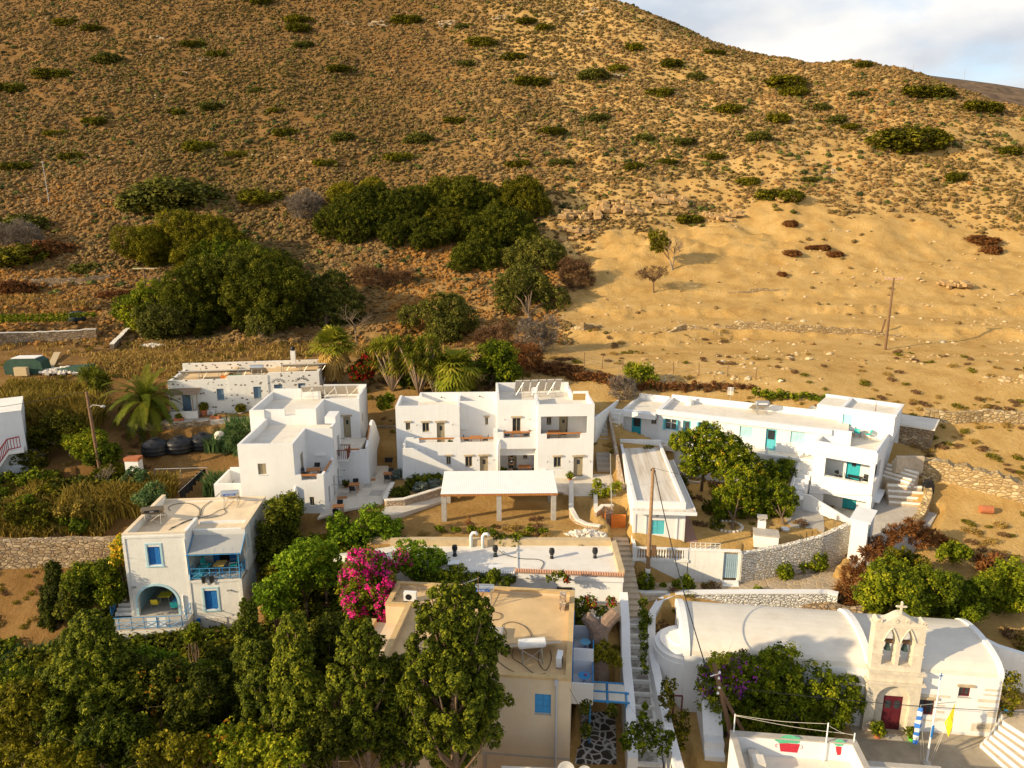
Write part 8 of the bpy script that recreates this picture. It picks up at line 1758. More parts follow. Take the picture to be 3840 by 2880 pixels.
 for u,v,w_,l in ((755,52,26,'pale slabs'),(815,52,34,'wide pale slabs'),(965,50,40,'pale outcrop near the top'),(398,158,12,'small pale boulder'),(352,138,14,'low pale boulder'),(300,118,12,'small tan rock'),(345,210,30,'flat grey slabs'),(438,130,20,'grey slab by a dark bush'),(342,80,28,'row of small slabs'),(1080,38,30,'grey rounded boulders'),(1270,25,36,'crest boulders'),(1195,160,22,'pale flat rock'),(1340,165,34,'dark slab outcrop'),(1790,372,24,'stacked pale ledges'),(1095,120,30,'broken ledge'),(1470,208,14,'tan block')):
  outcrop(u,v,w_,.6,l+' on the hillside, at '+('the far left' if u<400 else 'the left' if u<700 else 'the centre' if u<1300 else 'the right')+', '+('near the top' if v<100 else 'upper slope' if v<200 else 'middle slope'))
 for u,v,w_,l in ((1250,470,90,'layered tan rock ledges at the head of the bare field, the leftmost'),(1340,455,100,'layered tan rock ledges above the twin field trees'),(1440,440,90,'layered tan rock ledges in the middle of the cut bank'),(1560,470,80,'layered tan rock ledges at the right of the cut bank'),(1240,505,60,'lowest layered rock ledge by the dark hedge trees'),(2060,620,60,'low tan ledges right of the field pole'),(1700,430,50,'small tan ledges at the top right of the cut bank')):
  outcrop(u,v,w_,1.1,l,'rocktan')
M['rocktan']=plain('tan_schist_rock',(.44,.28,.12),.95,.3,2,.9,6,dirt=(1.0,.45,.7,.6),dirtcol=(.22,.13,.06,1))
M['redwhite']=plain('pale_red_white_paint',(.55,.35,.28),.7,.3,6); M['polewood']=plain('tan_pole_wood',(.27,.16,.08),.85,.25,4,.4,30)
right_things()
def field_fence():
 P=[GU(u,v) for u,v in ((1216,735),(1224,768),(1262,790),(1300,797),(1345,803),(1400,806),(1455,808),(1510,811),(1570,815),(1632,820))]; r=empty('wire_fence',P[0],0,'thin wire fence on crooked wooden posts along the lower edge of the bare field','fence'); o=P[0]
 for p in P: m=MB(); q=p-o; m.tube([q-Vector((0,0,.2)),q+Vector((random.uniform(-.12,.12),0,random.uniform(1.3,1.8)))],.045,5); m.build('post',M['wooddk'],r)
 m=MB(); [m.tube([p-o+Vector((0,0,z)) for p in P],.008,4) for z in (.4,.8,1.2)]; m.build('wires',M['steel'],r)
field_fence()
def sloping_path():
 T_=[WZ(z2(*p),z) for p,z in (((105,1330),6.02),((300,1305),5.95),((640,1212),5.75))]; B_=[WZ(z2(*p),z) for p,z in (((640,1275),5.6),((420,1340),5.7),((215,1398),5.85),((60,1400),6.0))]
 Q=T_+B_; m=MB(); m.prism([(q.x,q.y) for q in Q][::-1],4.9,[q.z for q in Q][::-1]); tag(m.build('sloping_path',M['paving']),None,None,None,'structure')
sloping_path()
# TREES AND SHRUBS
random.seed(21)
def bush_field():
 """green bushes standing alone on the hillside; a few shared shapes, each bush its own object"""
 kinds={}
 for mt in ('yellowgreen','dark','olive','rust'):
  kinds[mt]=[]; lm={'dark':'yellowgreen'}.get(mt,mt)
  for i in range(3):
   bl=[(random.uniform(-.45,.45),random.uniform(-.3,.3),random.uniform(.15,.32),(random.uniform(.38,.55),random.uniform(.35,.5),random.uniform(.25,.36))) for _ in range(5)]
   V,F,T=blob_leaves(bl,leaf=.06,cov=1.7,clump=.15,fill=.5,up=.5,tb={'dark':.34,'yellowgreen':.55}.get(mt,.45)); me=raw_mesh('foliage',V,F,T,L[lm]); kinds[mt].append(me)
 B=[  # u, v, width in survey units, kind, phrase
  (430,322,58,'yellowgreen','bright domed bush beside the broken stone line'),(160,338,52,'dark','dark round bush at the left end of the stone line'),(40,360,60,'dark','wide dark bush at the far left slope'),
  (510,335,44,'yellowgreen','mottled bush right of the bright domed bush'),(700,356,44,'yellowgreen','golden green bush by the end of the stone line'),(1385,425,44,'dark','small dark bush above the cut bank') if 0 else (1685,428,56,'dark','dark bush overhanging the top of the cut bank'),
  (1250,0,1,'dark','') if 0 else (1705,185,92,'yellowgreen','broad bright bush on the upper right slope'),(1720,205,60,'yellowgreen','lower bush touching the broad bright bush'),(1958,312,118,'dark','largest dark green thicket on the right slope'),
  (1285,167,62,'olive','grey green round bush near the dark slab rocks'),(1425,205,48,'dark','dark flat bush on the upper centre slope'),(1370,108,46,'yellowgreen','low bright bush near the crest'),(1545,115,36,'dark','dark bush breaking the skyline'),(1865,143,40,'dark','small bush on the right skyline'),
  (1580,240,62,'yellowgreen','long low bush right of centre on the upper slope'),(1680,262,56,'yellowgreen','bush below the broad bright bush'),(1770,235,40,'olive','dull bush on the right slope'),(1850,75+130,48,'olive','pale bush under the right skyline'),(2000,205,90,'dark','long dark bush streak at the right skyline'),(2120,235,70,'dark','dark bush streak at the far right crest'),(2180,330,60,'dark','dark bush at the far right edge of the slope'),
  (1120,355,50,'dark','dark bush above the hedge wood'),(1215,352,48,'olive','olive bush above the right end of the hedge wood'),(985,262,40,'dark','small dark bush in the middle of the slope'),(735,150,50,'dark','dark green bush in the upper middle slope'),(420,97,50,'dark','dark bush among the pale boulders'),(380,245,40,'dark','dark bush left of the centre slope'),(205,265,42,'dark','small dark bush on the left slope'),(120,145+20,62,'dark','dark bush streak at the upper left'),
  (20,195,60,'dark','dark bush at the upper left edge'),(120,290,42,'yellowgreen','bright small bush at left middle'),(235,132,60,'olive','dull bush under the upper left crest'),(150,52,44,'yellowgreen','bright bush at the upper left'),(205,64,50,'dark','dark bush next to the bright upper left one'),(640,45,56,'yellowgreen','bushy patch near the top middle'),(645,65,50,'dark','dark bush below the top middle patch'),(570,5,50,'dark','bush cut by the top edge left of middle'),
  (880,48,50,'dark','dark bush near the top centre'),(1045,95,56,'yellowgreen','bright bush in the upper centre'),(1140,48,44,'dark','dark bush under the crest at centre'),(1180,62,40,'yellowgreen','bright bush under the crest'),(1110,125,50,'dark','dark spread bush right of the upper centre'),(1000,140,36,'olive','dull bush in the upper centre slope'),(860,345,56,'yellowgreen','green patch above the hedge wood'),(910,305,60,'olive','olive tinted patch right of the centre slope'),
  (745,300,50,'olive','wide olive bush in the middle slope'),(620,287,50,'dark','bush right of the stone line start'),(600,240,36,'yellowgreen','small bright bush left of the centre slope'),(460,232,46,'olive','dull bush near the slope middle left'),(470,120,40,'dark','bush right of the pale boulders'),(560,198,36,'olive','small dull bush in the left upper slope'),(660,100,44,'olive','dull bush in the upper slope'),(1000,60,40,'olive','dull bush near the top'),
  (1150,180,60,'dark','dark patch on the upper centre right slope'),(1330,152,40,'yellowgreen','bright bush near the dark slabs'),(1450,140,50,'dark','dark bush on the upper right slope'),(1500,168,44,'olive','olive bush on the upper right slope'),(1195,285,60,'dark','dark bush strip in the centre right slope'),(1290,255,60,'olive','olive bush group in the centre right slope'),(1390,300,46,'olive','pale bush right of the centre slope'),(1440,352,40,'dark','dark bush above the twin field trees'),(1370,362,44,'dark','dark round bush above the cut bank'),
  (1480,308,50,'olive','grey bush on the right middle slope'),(1545,340,40,'dark','dark bush over the cut bank head'),(1620,395,30,'yellowgreen','small bright bush in the cut bank'),(1640,300,50,'olive','dull bush on the right middle slope'),(1800,262,44,'olive','bush near the large right thicket'),(1840,275,40,'yellowgreen','bright bush left of the large right thicket'),(1745,390,30,'olive','small bush at the cut bank right end'),(2060,385,40,'dark','small dark bush on the right slope'),(1490,478,36,'dark','dark bush at the foot of the cut bank'),
  (1712,550,26,'rust','small rusty bush in the bare field, leftmost of the cluster'),(1758,535,22,'rust','rusty tuft above the field cluster'),(1785,538,26,'rust','upper right rusty bush of the field cluster'),(1805,552,24,'rust','right rusty bush of the field cluster'),(1695,595,18,'rust','lone small bush in the lower bare field'),(2120,520,44,'rust','rusty bushes at the right edge of the bare field'),(2150,545,36,'rust','small rusty bush at the far right of the bare field'),(1715,487,26,'rust','brown tuft in the upper bare field'),
  (570,432,68,'yellowgreen','mottled green bush left of the hedge wood'),(550,420,40,'dark','dark bush beside the mottled green one'),(385,440,130,'olive','wide dull grey green thicket above the big spreading tree'),(350,452,70,'dark','dark end of the dull thicket above the spreading tree'),(30,500,90,'olive','pale dry bush at the left edge'),(25,560,100,'dark','dark bush mass at the left edge'),(120,540,60,'rust','rusty bush at the left below the dull slope'),(255,640,50,'rust','rusty low bush near the wooden pole'),(40,625,50,'rust','orange rusty bush at the far left edge'),(180,590,50,'olive','olive bush on the dark left slope'),
  (1310,860-40,44,'rust','tumbled rusty bush behind the turquoise house'),(1215,800,60,'rust','rusty vine heap behind the guest house'),(1260,815,40,'rust','round rusty bush behind the guest house')]
 PT=[]
 for u,v,w,mt,l in B:
  if w<5: continue
  p=GU(u,v); PT+= [(p.x+random.gauss(0,.55)*w*.11,p.y+random.gauss(0,.5)*w*.11) for _ in range(int(w*.35))] if mt!='rust' and v<480 else []; s=w*K*(p.y*CP-(p.z-CAMZ)*SP)/FOC; o=random.choice(kinds[mt]); c=o.copy(); COL.objects.link(c); c.name='hillside_bush'; c.location=p+Vector((0,0,-.08*s)); q=(1 if v>380 or w>100 else .74); c.scale=(s*.95*q,s*.8*q,s*q*(.62 if w>100 and v<400 else random.uniform(.5,.75))); c.rotation_euler=(0,0,random.uniform(-.5,.5)); tag(c,l,'bush','bushes dotted over the hillside')
 PT=np.array(PT); mt=instmat('bush_fringe_leaf',[(.05,.055,.012),(.10,.10,.02),(.16,.14,.03),(.2,.15,.04)]); src=[lump_source('fringe_source',2,.33,.6,mt,70+i) for i in range(3)]
 scatter('bush_fringe','small green tufts growing round the hillside bushes',np.stack([PT[:,0],PT[:,1],height(PT[:,0],PT[:,1])],1),rng.uniform(.5,1.4,len(PT)),rng.random(len(PT)),src)
 for k in kinds.values():
  for o in k: bpy.data.objects.remove(o)
bush_field()
def ring(u,v,w,h,n,r,seed=0,dY=1.0,top=True):
 """fill an outline ellipse with lobes"""
 q=random.Random(seed); out=[]
 for _ in range(n):
  a=q.uniform(0,6.283); t=math.sqrt(q.random()); x=u+math.cos(a)*t*(w/2-r*.6); y=v+math.sin(a)*t*(h/2-r*.6); out.append((x,y,r*q.uniform(.75,1.2),q.uniform(-dY,dY)-(v-y)*-.0))
 return out
def big_trees():
 T=tree
 T('spreading_tree','wide yellow green windswept tree spreading over the slope above the dark trees','tree',ring(395,525,285,118,22,30,1,2.2),0,'yellowgreen',(400,575),.35,leaf=.15,cov=1.8,clump=.6,tb=.5)
 T('evergreen_tree','huge dark green dense tree behind the old stone house, the largest one','tree',ring(520,632,300,190,26,40,2,3),0,'dark',(520,715),.4,leaf=.15,cov=1.9,clump=.6,tb=.55)
 T('evergreen_tree','medium green crown rising at the top of the large dark tree','tree',ring(500,575,230,90,12,32,3,1.5),0,'green',(520,650),.3,leaf=.19,cov=1.6,clump=.7,tb=.38)
 T('leafy_tree','bright green tree at the left edge of the dark trees by the crossarm pole','tree',ring(305,672,125,120,13,26,4,1.5),0,'green',(305,730),.25,leaf=.17,cov=1.6,clump=.55,tb=.62)
 T('leafy_tree','dark rounded tree between the bright green tree and the large dark tree','tree',ring(345,700,110,80,9,24,5,1.2),0,'olive',(345,738),.2,leaf=.16,cov=1.7,clump=.5,tb=.3)
 T('olive_tree','grey green olive tree right of the large dark tree','tree',ring(705,652,160,120,16,26,6,1.6),0,'olive',(705,718),.3,leaf=.16,cov=1.5,clump=.5)
 T('olive_bush','small upright olive bush in front of the large dark tree','bush',ring(565,708,60,62,7,17,7,.8),0,'olive',(565,738),.12,leaf=.14,cov=1.7,clump=.4,tb=.5)
 T('olive_bush','second small olive bush in front of the large dark tree, left of the first','bush',ring(430,702,55,60,6,16,8,.8),0,'olive',(430,735),.12,leaf=.14,cov=1.7,clump=.4,tb=.35)
 for i,(u,v,w,h,n,r,Y,mt,tb,l) in enumerate(((770,420,130,55,10,20,124,'yellowgreen',.7,'bright yellow green windswept crown at the left end of the hedge wood'),(745,478,130,90,11,26,116,'dark',.5,'dark shaded thicket at the left end of the hedge wood'),(840,455,150,110,14,26,118,'dark',.42,'dark swept tree in the left part of the hedge wood'),
  (940,440,140,90,13,25,121,'dark',.72,'greener swept tree in the middle of the hedge wood'),(1030,440,150,95,14,25,121,'dark',.62,'dense tree right of the middle of the hedge wood'),(1125,435,120,90,12,25,120,'yellowgreen',.4,'mottled tree at the right end of the hedge wood'),(1080,500,150,100,14,25,113,'dark',.5,'dark tree on the lower right of the hedge wood'),(960,490,100,60,9,22,115,'yellowgreen',.3,'rounded olive green bush in the lower middle of the hedge wood'),
  (900,505,140,60,9,22,112,'dark',.4,'low dark bush at the foot of the hedge wood'),(1030,560,110,70,8,22,104,'dark',.55,'dark bush below the hedge wood beside the olive pair'))):
  T('hedge_tree',l,'tree',ring(u,v,w*1.12,h*1.1,int(n*1.5),r,20+i,1.8),0,mt,None,.2,group='trees of the hedge wood',leaf=.15,cov=1.7,clump=.5,tb=tb)
 T('olive_tree','upper olive tree of the tall pair at the edge of the bare field','tree',ring(1150,548,140,85,14,24,40,1.4),0,'olive',(1150,600),.3,leaf=.16,cov=1.6,clump=.5,tb=.6)
 T('olive_tree','lower olive tree of the tall pair at the edge of the bare field','tree',ring(1143,640,158,125,18,26,41,1.7),0,'olive',(1143,705),.3,leaf=.16,cov=1.6,clump=.5,tb=.5)
 T('olive_tree','broad olive tree behind the palms and the guest house','tree',ring(952,690,168,96,16,24,42,1.6),0,'olive',(950,745),.3,leaf=.16,cov=1.7,clump=.5,tb=.5)
 for i,(u,v,w,h,Y,mt,l) in enumerate(((1070,728,80,80,82,'brown','bare brown twiggy shrub left of the tall dry one'),(1165,728,100,80,81,'greytwig','tall pale dry shrub with bare twigs at the field fence'),(1130,772,90,70,79,'rust','orange rusty shrub under the tall dry one'),(1245,590,70,70,93,'brown','windswept leafless tree leaning right of the olive pair'),(655,440,70,55,118,'greytwig','grey leafless windswept tree at the left of the hedge wood'),(835,600,130,40,100,'brown','brown dry thicket on the slope between the dark trees'),(1345,845,60,40,75,'greytwig','heap of dry palm leaves behind the turquoise house'),(30,510,110,50,108,'greytwig','grey dry tree at the left edge of the slope'))):
  T('dry_shrub',l,'shrub',ring(u,v,w,h,11,19,60+i,1.0),0,mt,None,.08,leaf=.06,aspect=7,cov=.7,clump=.55,radial=True,fill=.6,bark='barkpale')
 for (u,v,hh,l,nm) in ((770,742,95,'bare branching fig tree above the fan palm','bare_tree'),(350,655,75,'pale dead branches sticking out of the dark trees','bare_tree'),(150,985,80,'bare spindly tree beside the left path','bare_tree'),(235,1050,60,'small dark bare tree by the left path','bare_tree'),(30,930,70,'bare twigs by the left white house','bare_tree')):
  p=GU(u,v); h=hh*K*p.y/FOC*1.05; r=empty(nm,p,0,l,'tree'); twigs(r,(0,0,0),5,h*.42,.95,.07,M['barkpale'],levels=4)
 T('field_tree','twin field tree with a green crown on its windward side, the upper one','tree',[(1424,515,17),(1418,530,14),(1434,528,14),(1412,508,10)],GU(1452,582).y,'yellowgreen',(1452,582),.16,leaf=.16,cov=1.4,clump=.45,bark='barkpale')
 p=GU(1452,582); r=empty('bare_tree',(p.x,p.y,p.z),0,'grey leafless half of the upper field tree leaning right','tree'); twigs(r,(0,0,0),6,2.6,.8,.12,M['barkpale'],levels=4)
 p=GU(1412,632); r=empty('bare_tree',(p.x,p.y,p.z),0,'low leafless windswept tree in the bare field, the lower one','tree'); twigs(r,(0,0,0),6,2.1,1.0,.14,M['bark'],levels=4)
 B_=px_blobs([(1408,590,22,0,.6),(1392,592,15,0,.6),(1428,588,13,0,.6)],p.y); B_=relative(B_,p); V,F,T_=blob_leaves(B_,leaf=.05,aspect=7,cov=.45,clump=.4,radial=True); raw_mesh('twigs',V,F,T_,L['brown'],r)
 T('leafy_tree','dark green leafy tree right of the palms behind the guest house','tree',ring(1062,785,135,100,16,21,70,1.4),76.5,'green',(1060,835),.2,leaf=.15,cov=1.7,clump=.4,tb=.42)
 T('leafy_shrub','dense green foliage mass behind the yucca clusters','shrub',ring(915,800,185,85,18,21,170,1.2),78,'green',(915,850),.1,leaf=.15,cov=1.6,clump=.4,tb=.4)
 T('bougainvillea','deep red bougainvillea beside the old stone house','bougainvillea',ring(785,788,66,70,9,16,71,.8),77,'dark',(785,835),.1,leaf=.13,cov=1.5,clump=.35,extra=[('flowers','red',.9,.13,None)])
 T('leafy_shrub','bright leafy shrub with large leaves behind the turquoise house','shrub',ring(1385,812,70,60,9,14,72,.7),77,'green',(1385,845),.08,leaf=.15,cov=1.3,clump=.35,tb=.7)
 T('garden_hedge','low bright green vine hedge behind the long wing of the turquoise house','hedge',[(1635+i*17,846+(i%3)*3+i*1.4,9,0,.8) for i in range(10)],0,'citrus',None,0,leaf=.16,cov=1.8,clump=.35,tb=.5)
 T('dry_hedge','dry rust brown vine hedge along the fence behind the turquoise house','hedge',[(1330+i*24,836-(i%2)*4+i*.4,12,0,.8) for i in range(13)],0,'rust',None,0,leaf=.07,aspect=4,cov=1.3,clump=.35,tb=.35)
 T('small_bush','round green bush at the left of the guest house','bush',ring(832,868,40,34,6,9,73,.5),70,'green',None,0,leaf=.13,cov=1.7,clump=.3,tb=.6)
 T('cane_clump','tall green cane clump beside the slim cream tank','cane',ring(520,935,50,80,8,15,74,.6),64,'reedgreen',(518,980),0,leaf=.1,aspect=5,cov=1.5,clump=.4,radial=True,tb=.5)
 for i,(u,v,w,h,Y,mt,tb,l) in enumerate(((600,1160,90,160,51,'dark',.55,'tall dark shaggy tree hugging the right wall of the blue shutter house'),(625,1110,80,90,52,'cypress',.55,'dark leafy crown between the blue shutter house and the stepped house'),(780,1135,165,80,51.5,'feather',.5,'wide feathery green tree in front of the courtyard'),(760,1165,110,50,51,'feather',.3,'darker lower half crown under the wide feathery tree'),
  (660,1235,130,120,45,'feather',.55,'feathery bright green tree right of the blue shutter house'),(600,1290,110,80,43,'feather',.4,'lower feathery tree touching the blue shutter house'),(700,1200,80,60,46,'feather',.75,'light green feathery crown left of the magenta bougainvillea'),(905,1215,110,80,46.5,'feather',.6,'airy feathery tree over the left end of the long white roof'),(960,1245,90,50,45.3,'green',.6,'leafy creeper along the eaves of the long white roof'),(1060,1250,100,36,45.1,'green',.45,'dark creeper in the gap behind the beige house'))):
  T('garden_tree',l,'tree',ring(u,v,w,h,13,min(w,h)*.24,80+i,1.0),Y,mt,None,.12,leaf=.14,cov=1.3 if mt=='feather' else 1.6,clump=.42,tb=tb,flat=.7 if mt=='feather' else 1)
 T('bougainvillea','large magenta bougainvillea between the white roof and the beige house','bougainvillea',ring(800,1265,150,150,18,26,95,1.2),43.3,'green',(800,1340),.12,leaf=.12,cov=1.3,clump=.38,tb=.45,extra=[('flowers','magenta',1.2,.12,list(range(0,18))[:13])])
 T('bougainvillea','thin magenta branches left of the feathery tree over the white roof','bougainvillea',ring(855,1215,70,50,6,13,96,.6),45,'green',None,0,leaf=.1,cov=.8,clump=.3,extra=[('flowers','magenta',.7,.1,None)])
 for i,(u,v,r_,Y,l) in enumerate(((1477,1262,23,49.2,'round green bush below the garden wall by the wooden pole'),(1396,1255,19,49.6,'round green bush at the foot of the wooden pole'),(1697,1234,18,51.2,'left bush of the three at the rubble wall foot'),(1732,1221,15,51.8,'small middle bush of the three at the rubble wall foot'),(1765,1211,24,52.4,'right and largest bush of the three at the rubble wall foot'),(1637,1274,9,48.6,'small bush on the church wall coping'),(1432,1265,7,49.4,'tiny bush between the two round bushes'))):
  if i<5: Y=WZ(U(u,v+r_*.9),2.42).y
  T('round_bush',l,'bush',[(u,v,r_*.8),(u-r_*.35,v+r_*.25,r_*.55),(u+r_*.35,v+r_*.2,r_*.55)],Y,'citrus' if i!=1 else 'green',None,0,leaf=.13,cov=2.0,clump=.22,tb=.5)
 G='citrus trees in the walled garden'
 for i,(bl,Y,base,l) in enumerate((([(1490,958,25),(1530,945,28),(1570,965,28),(1500,1000,26),(1550,1000,30),(1600,985,26),(1465,955,16)],60,(1515,1060),'large citrus tree with yellow fruit beside the small flat roofed house'),([(1600,1040,30),(1570,1075,26),(1560,1095,22),(1610,1085,28),(1590,1110,16)],57,(1582,1142),'front citrus tree standing in the ring of white stones'),([(1670,1065,28),(1650,1090,26),(1700,1075,22),(1690,1095,22),(1640,1055,18)],57.6,(1693,1133),'right front citrus tree with a white painted trunk'),([(1680,1020,25),(1700,1012,17),(1655,1015,15)],61.5,(1680,1085),'darker leafy tree with pinkish tips near the corner block'),([(1620,1010,25),(1640,1035,20),(1590,1010,18)],60,(1620,1080),'small citrus tree in the middle of the walled garden'))):
  T('citrus_tree',l,'tree',bl,Y,'citrus' if i!=3 else 'green',base,.14,group=G,leaf=.12,cov=2.6,clump=.34,tb=.5,extra=[('fruit','yellow',.01,.1,None)] if i in (0,1,4) else None)
 for u,v,l in ((1545,1130,'low dark rose bush in the walled garden, nearer'),(1528,1095,'low dark rose bush in the walled garden, farther'),(1470,1040,'dark bush under the large citrus tree')): T('garden_bush',l,'bush',[(u,v,11),(u+9,v+5,9)],WZ(U(u,v),5).y,'dark',None,0,leaf=.1,cov=1.3,clump=.25)
 for i,(u,v,w,h,Y,mt,tb,l) in enumerate(((1925,1270,140,130,44.5,'green',.62,'left dark green lentisk bush of the big thicket behind the chapel'),(2010,1290,150,130,43.5,'green',.5,'middle lentisk bush of the big thicket behind the chapel'),(2080,1290,110,110,44,'citrus',.3,'right lentisk bush of the big thicket behind the chapel'),(1950,1215,110,60,47.5,'yellowgreen',.45,'upper pale green bush of the big thicket'),(2170,1270,110,130,45.5,'citrus',.6,'bright green bush at the right edge behind the chapel'),(2060,1200,80,50,50,'citrus',.5,'small bright vine bush above the thicket'),(2140,1215,90,40,49.5,'rust',.5,'rusty and green vine bush at the right'))):
  T('thicket_bush',l,'bush',ring(u,v,w,h,15,min(w,h)*.2,110+i,1.2),Y,mt,None,0,group='thicket behind the chapel',leaf=.12,cov=1.9,clump=.36,tb=tb)
 for i,(pts,Y,l) in enumerate(((((1818,1298),(1822,1270),(1835,1245),(1850,1220),(1875,1195),(1830,1315)),47.5,'dry rust brown hedge falling beside the flagstone path end'),(((1890,1180),(1915,1165),(1940,1150),(1965,1140),(1985,1165)),52,'dry rust brown hedge along the stone edge by the lane'),(((1985,1145),(2010,1160),(2035,1175),(2060,1185)),53,'rounded orange brown dry bushes above the thicket'),(((1905,1215),(1870,1240),(1880,1270),(1850,1290)),47,'darker brown dry hedge beside the thicket'))):
  T('dry_hedge',l,'hedge',[(a,b,15) for a,b in pts],Y,'rust',None,0,leaf=.06,aspect=5,cov=1.6,clump=.35,radial=True,tb=.45 if i!=2 else .75)
 T('bougainvillea','huge green bougainvillea bush with purple flowers in front of the chapel','bougainvillea',[(1550,1470,38),(1600,1455,40),(1560,1520,42),(1620,1510,48),(1680,1460,45),(1700,1520,52),(1650,1560,45),(1760,1480,45),(1790,1520,42),(1740,1560,45),(1700,1425,26),(1660,1420,18),(1820,1500,24),(1590,1570,35),(1545,1570,25),(1810,1545,24),(1835,1480,20),(1850,1520,18)],37.0,'citrus',(1680,1590),.2,leaf=.11,cov=1.7,clump=.36,tb=.5,tv=.24,extra=[('flowers','purple',.3,.1,[0,1]),('flower_patch','purple',.3,.1,[14])])
 T('leafy_tree','bright yellow green sapling crown above the near utility pole','tree',[(1545,1425,12),(1565,1420,10),(1540,1440,9)],36.5,'citrus',(1545,1560),.06,leaf=.1,cov=1.5,clump=.22,tb=.85)
 T('street_creeper','row of dark green bushes hanging along the right side of the stepped street','creeper',[(1391-(i>3)*3,1445-i*24,8.5,(i-3)*.9) for i in range(7)],41.3,'green',None,0,leaf=.1,cov=1.6,clump=.24,tb=.35)
 T('street_creeper','green creeper patch on the wall beside the upper stepped street','creeper',[(1395,1355,9),(1398,1340,9),(1394,1325,8)],43.8,'green',None,0,leaf=.1,cov=1.6,clump=.2,tb=.4)
 T('garden_vine','leafy vine with upright sprays over the near end of the stepped street','vine',[(1390,1595,22),(1365,1580,16),(1415,1575,16),(1430,1610,18),(1390,1550,9),(1394,1525,5),(1445,1590,10),(1350,1605,12)],32.5,'green',(1385,1650),.06,leaf=.12,cov=1.1,clump=.28,tb=.3)
 T('garden_shrub','tangled shrubs in the narrow strip between the chapel steps and the street wall','shrub',[(1440,1510,15),(1445,1480,13),(1470,1580,16),(1460,1610,16),(1478,1550,12),(1450,1550,10)],35.2,'yellowgreen',None,0,leaf=.1,cov=1.3,clump=.26,tb=.3)
 a=WY(z6(258,728),36.5); c=WY(z6(372,732),36.3); r=empty('gate',a,0,'maroon metal gate frame across the garden strip beside the street wall','gate'); d=c-a; m=MB(); [m.tube([d*k,d*k-Vector((0,0,1.5))],.05,6) for k in (0,.6,1)]; m.tube([(0,0,0),d],.05,6); m.tube([(0,0,-1.4),d-Vector((0,0,1.4))],.03,5); m.build('frame',M['maroon'],r); m=MB(); [m.tube([d*(.62+k*.06),d*(.62+k*.06)-Vector((0,0,1.4))],.012,4) for k in range(6)]; m.build('bars',M['greymetal'],r)
 p=WY(z5(1925,900),39.3); r=empty('pollarded_tree',p,0,'thick pollarded trunk forking into two sawn limbs beside the beige house','tree'); m=MB(); f=WY(z5(1925,760),39.5)-p; A_=WY(z5(1835,665),39.7)-p; B_=WY(z5(2050,640),40)-p; m.tube([(0,0,-2.2),(0,0,0),f],[.75,.6,.6],10); m.tube([f*.8,(f+A_)*.5,A_],[.45,.42,.36],10); m.tube([f*.8,(f+B_)*.5,B_],[.5,.44,.4],10); m.sm=False; m.build('trunk',M['barkgrey'],r)
 T('creeper','green creeper with red flowers at the right rear corner of the beige house','creeper',[(1255,1310,18),(1262,1340,18),(1255,1375,16),(1275,1300,12),(1300,1320,12),(1320,1300,9)],41.3,'green',None,0,leaf=.11,cov=1.4,clump=.26,tb=.5,extra=[('flowers','red',.18,.1,[3,5])])
 T('garden_shrub','golden green bush in front of the pollarded trunk','shrub',[(1300,1405,16),(1320,1415,15),(1335,1430,10),(1285,1415,12)],38.6,'yellowgreen',None,0,leaf=.1,cov=1.6,clump=.24,tb=.6)
 T('garden_creeper','creeper with red flowers under the eaves behind the beige house','creeper',[(1200,1245,8),(1215,1240,8),(1225,1252,7),(1185,1250,6)],44.6,'green',None,0,leaf=.09,cov=1.1,clump=.2,extra=[('flowers','red',.15,.09,[2])])
 for k,(u,v,l) in enumerate(((1265,1580,'potted shrub at the left of the mosaic path, nearer'),(1262,1530,'potted shrub at the left of the mosaic path, farther'),(1320,1540,'dark shrub at the right of the mosaic path'))): T('path_shrub',l,'shrub',[(u,v,10),(u+4,v-10,8)],33+.6*k,'dark',None,0,leaf=.09,cov=1.4,clump=.2)
 w=WZ(z2(2110,1290),6.2); T('garden_shrub','bright green citrus shrubs beside the bare metal mast','shrub',[(1295,1062,14),(1302,1085,12),(1312,1060,10),(1330,1052,11),(1290,1045,9)],58.2,'citrus',None,0,leaf=.12,cov=1.6,clump=.28,tb=.75)
 T('garden_creeper','dark creeper spilling over the ochre kerb onto the long white roof','creeper',[(1090,1168,13),(1110,1172,12),(1075,1160,9),(1065,1150,6),(1118,1160,9)],50.3,'green',None,0,leaf=.12,cov=1.4,clump=.28,tb=.35)
 for i,(u,v) in enumerate(((945,1140),(980,1143),(1015,1141),(1040,1145),(1140,1143),(1170,1145))): T('seedling_row','small green garden plant in the strip below the pergola, '+('first','second','third','fourth','fifth','sixth')[i]+' from left','plant',[(u,v,6,0,.6),(u+9,v+1,5,0,.6)],52,'green',None,0,group='garden plants below the pergola',leaf=.1,cov=1.2,clump=.16,tb=.6)
 T('dry_shrub','small dry orange shrub in front of the middle pergola column','shrub',[(1010,1125,7),(1018,1134,6)],52.6,'rust',None,0,leaf=.07,cov=1.0,clump=.16,tb=.8)
M['barkgrey']=plain('grey_brown_bark',(.22,.15,.11),.95,.3,5,.9,14)
big_trees()
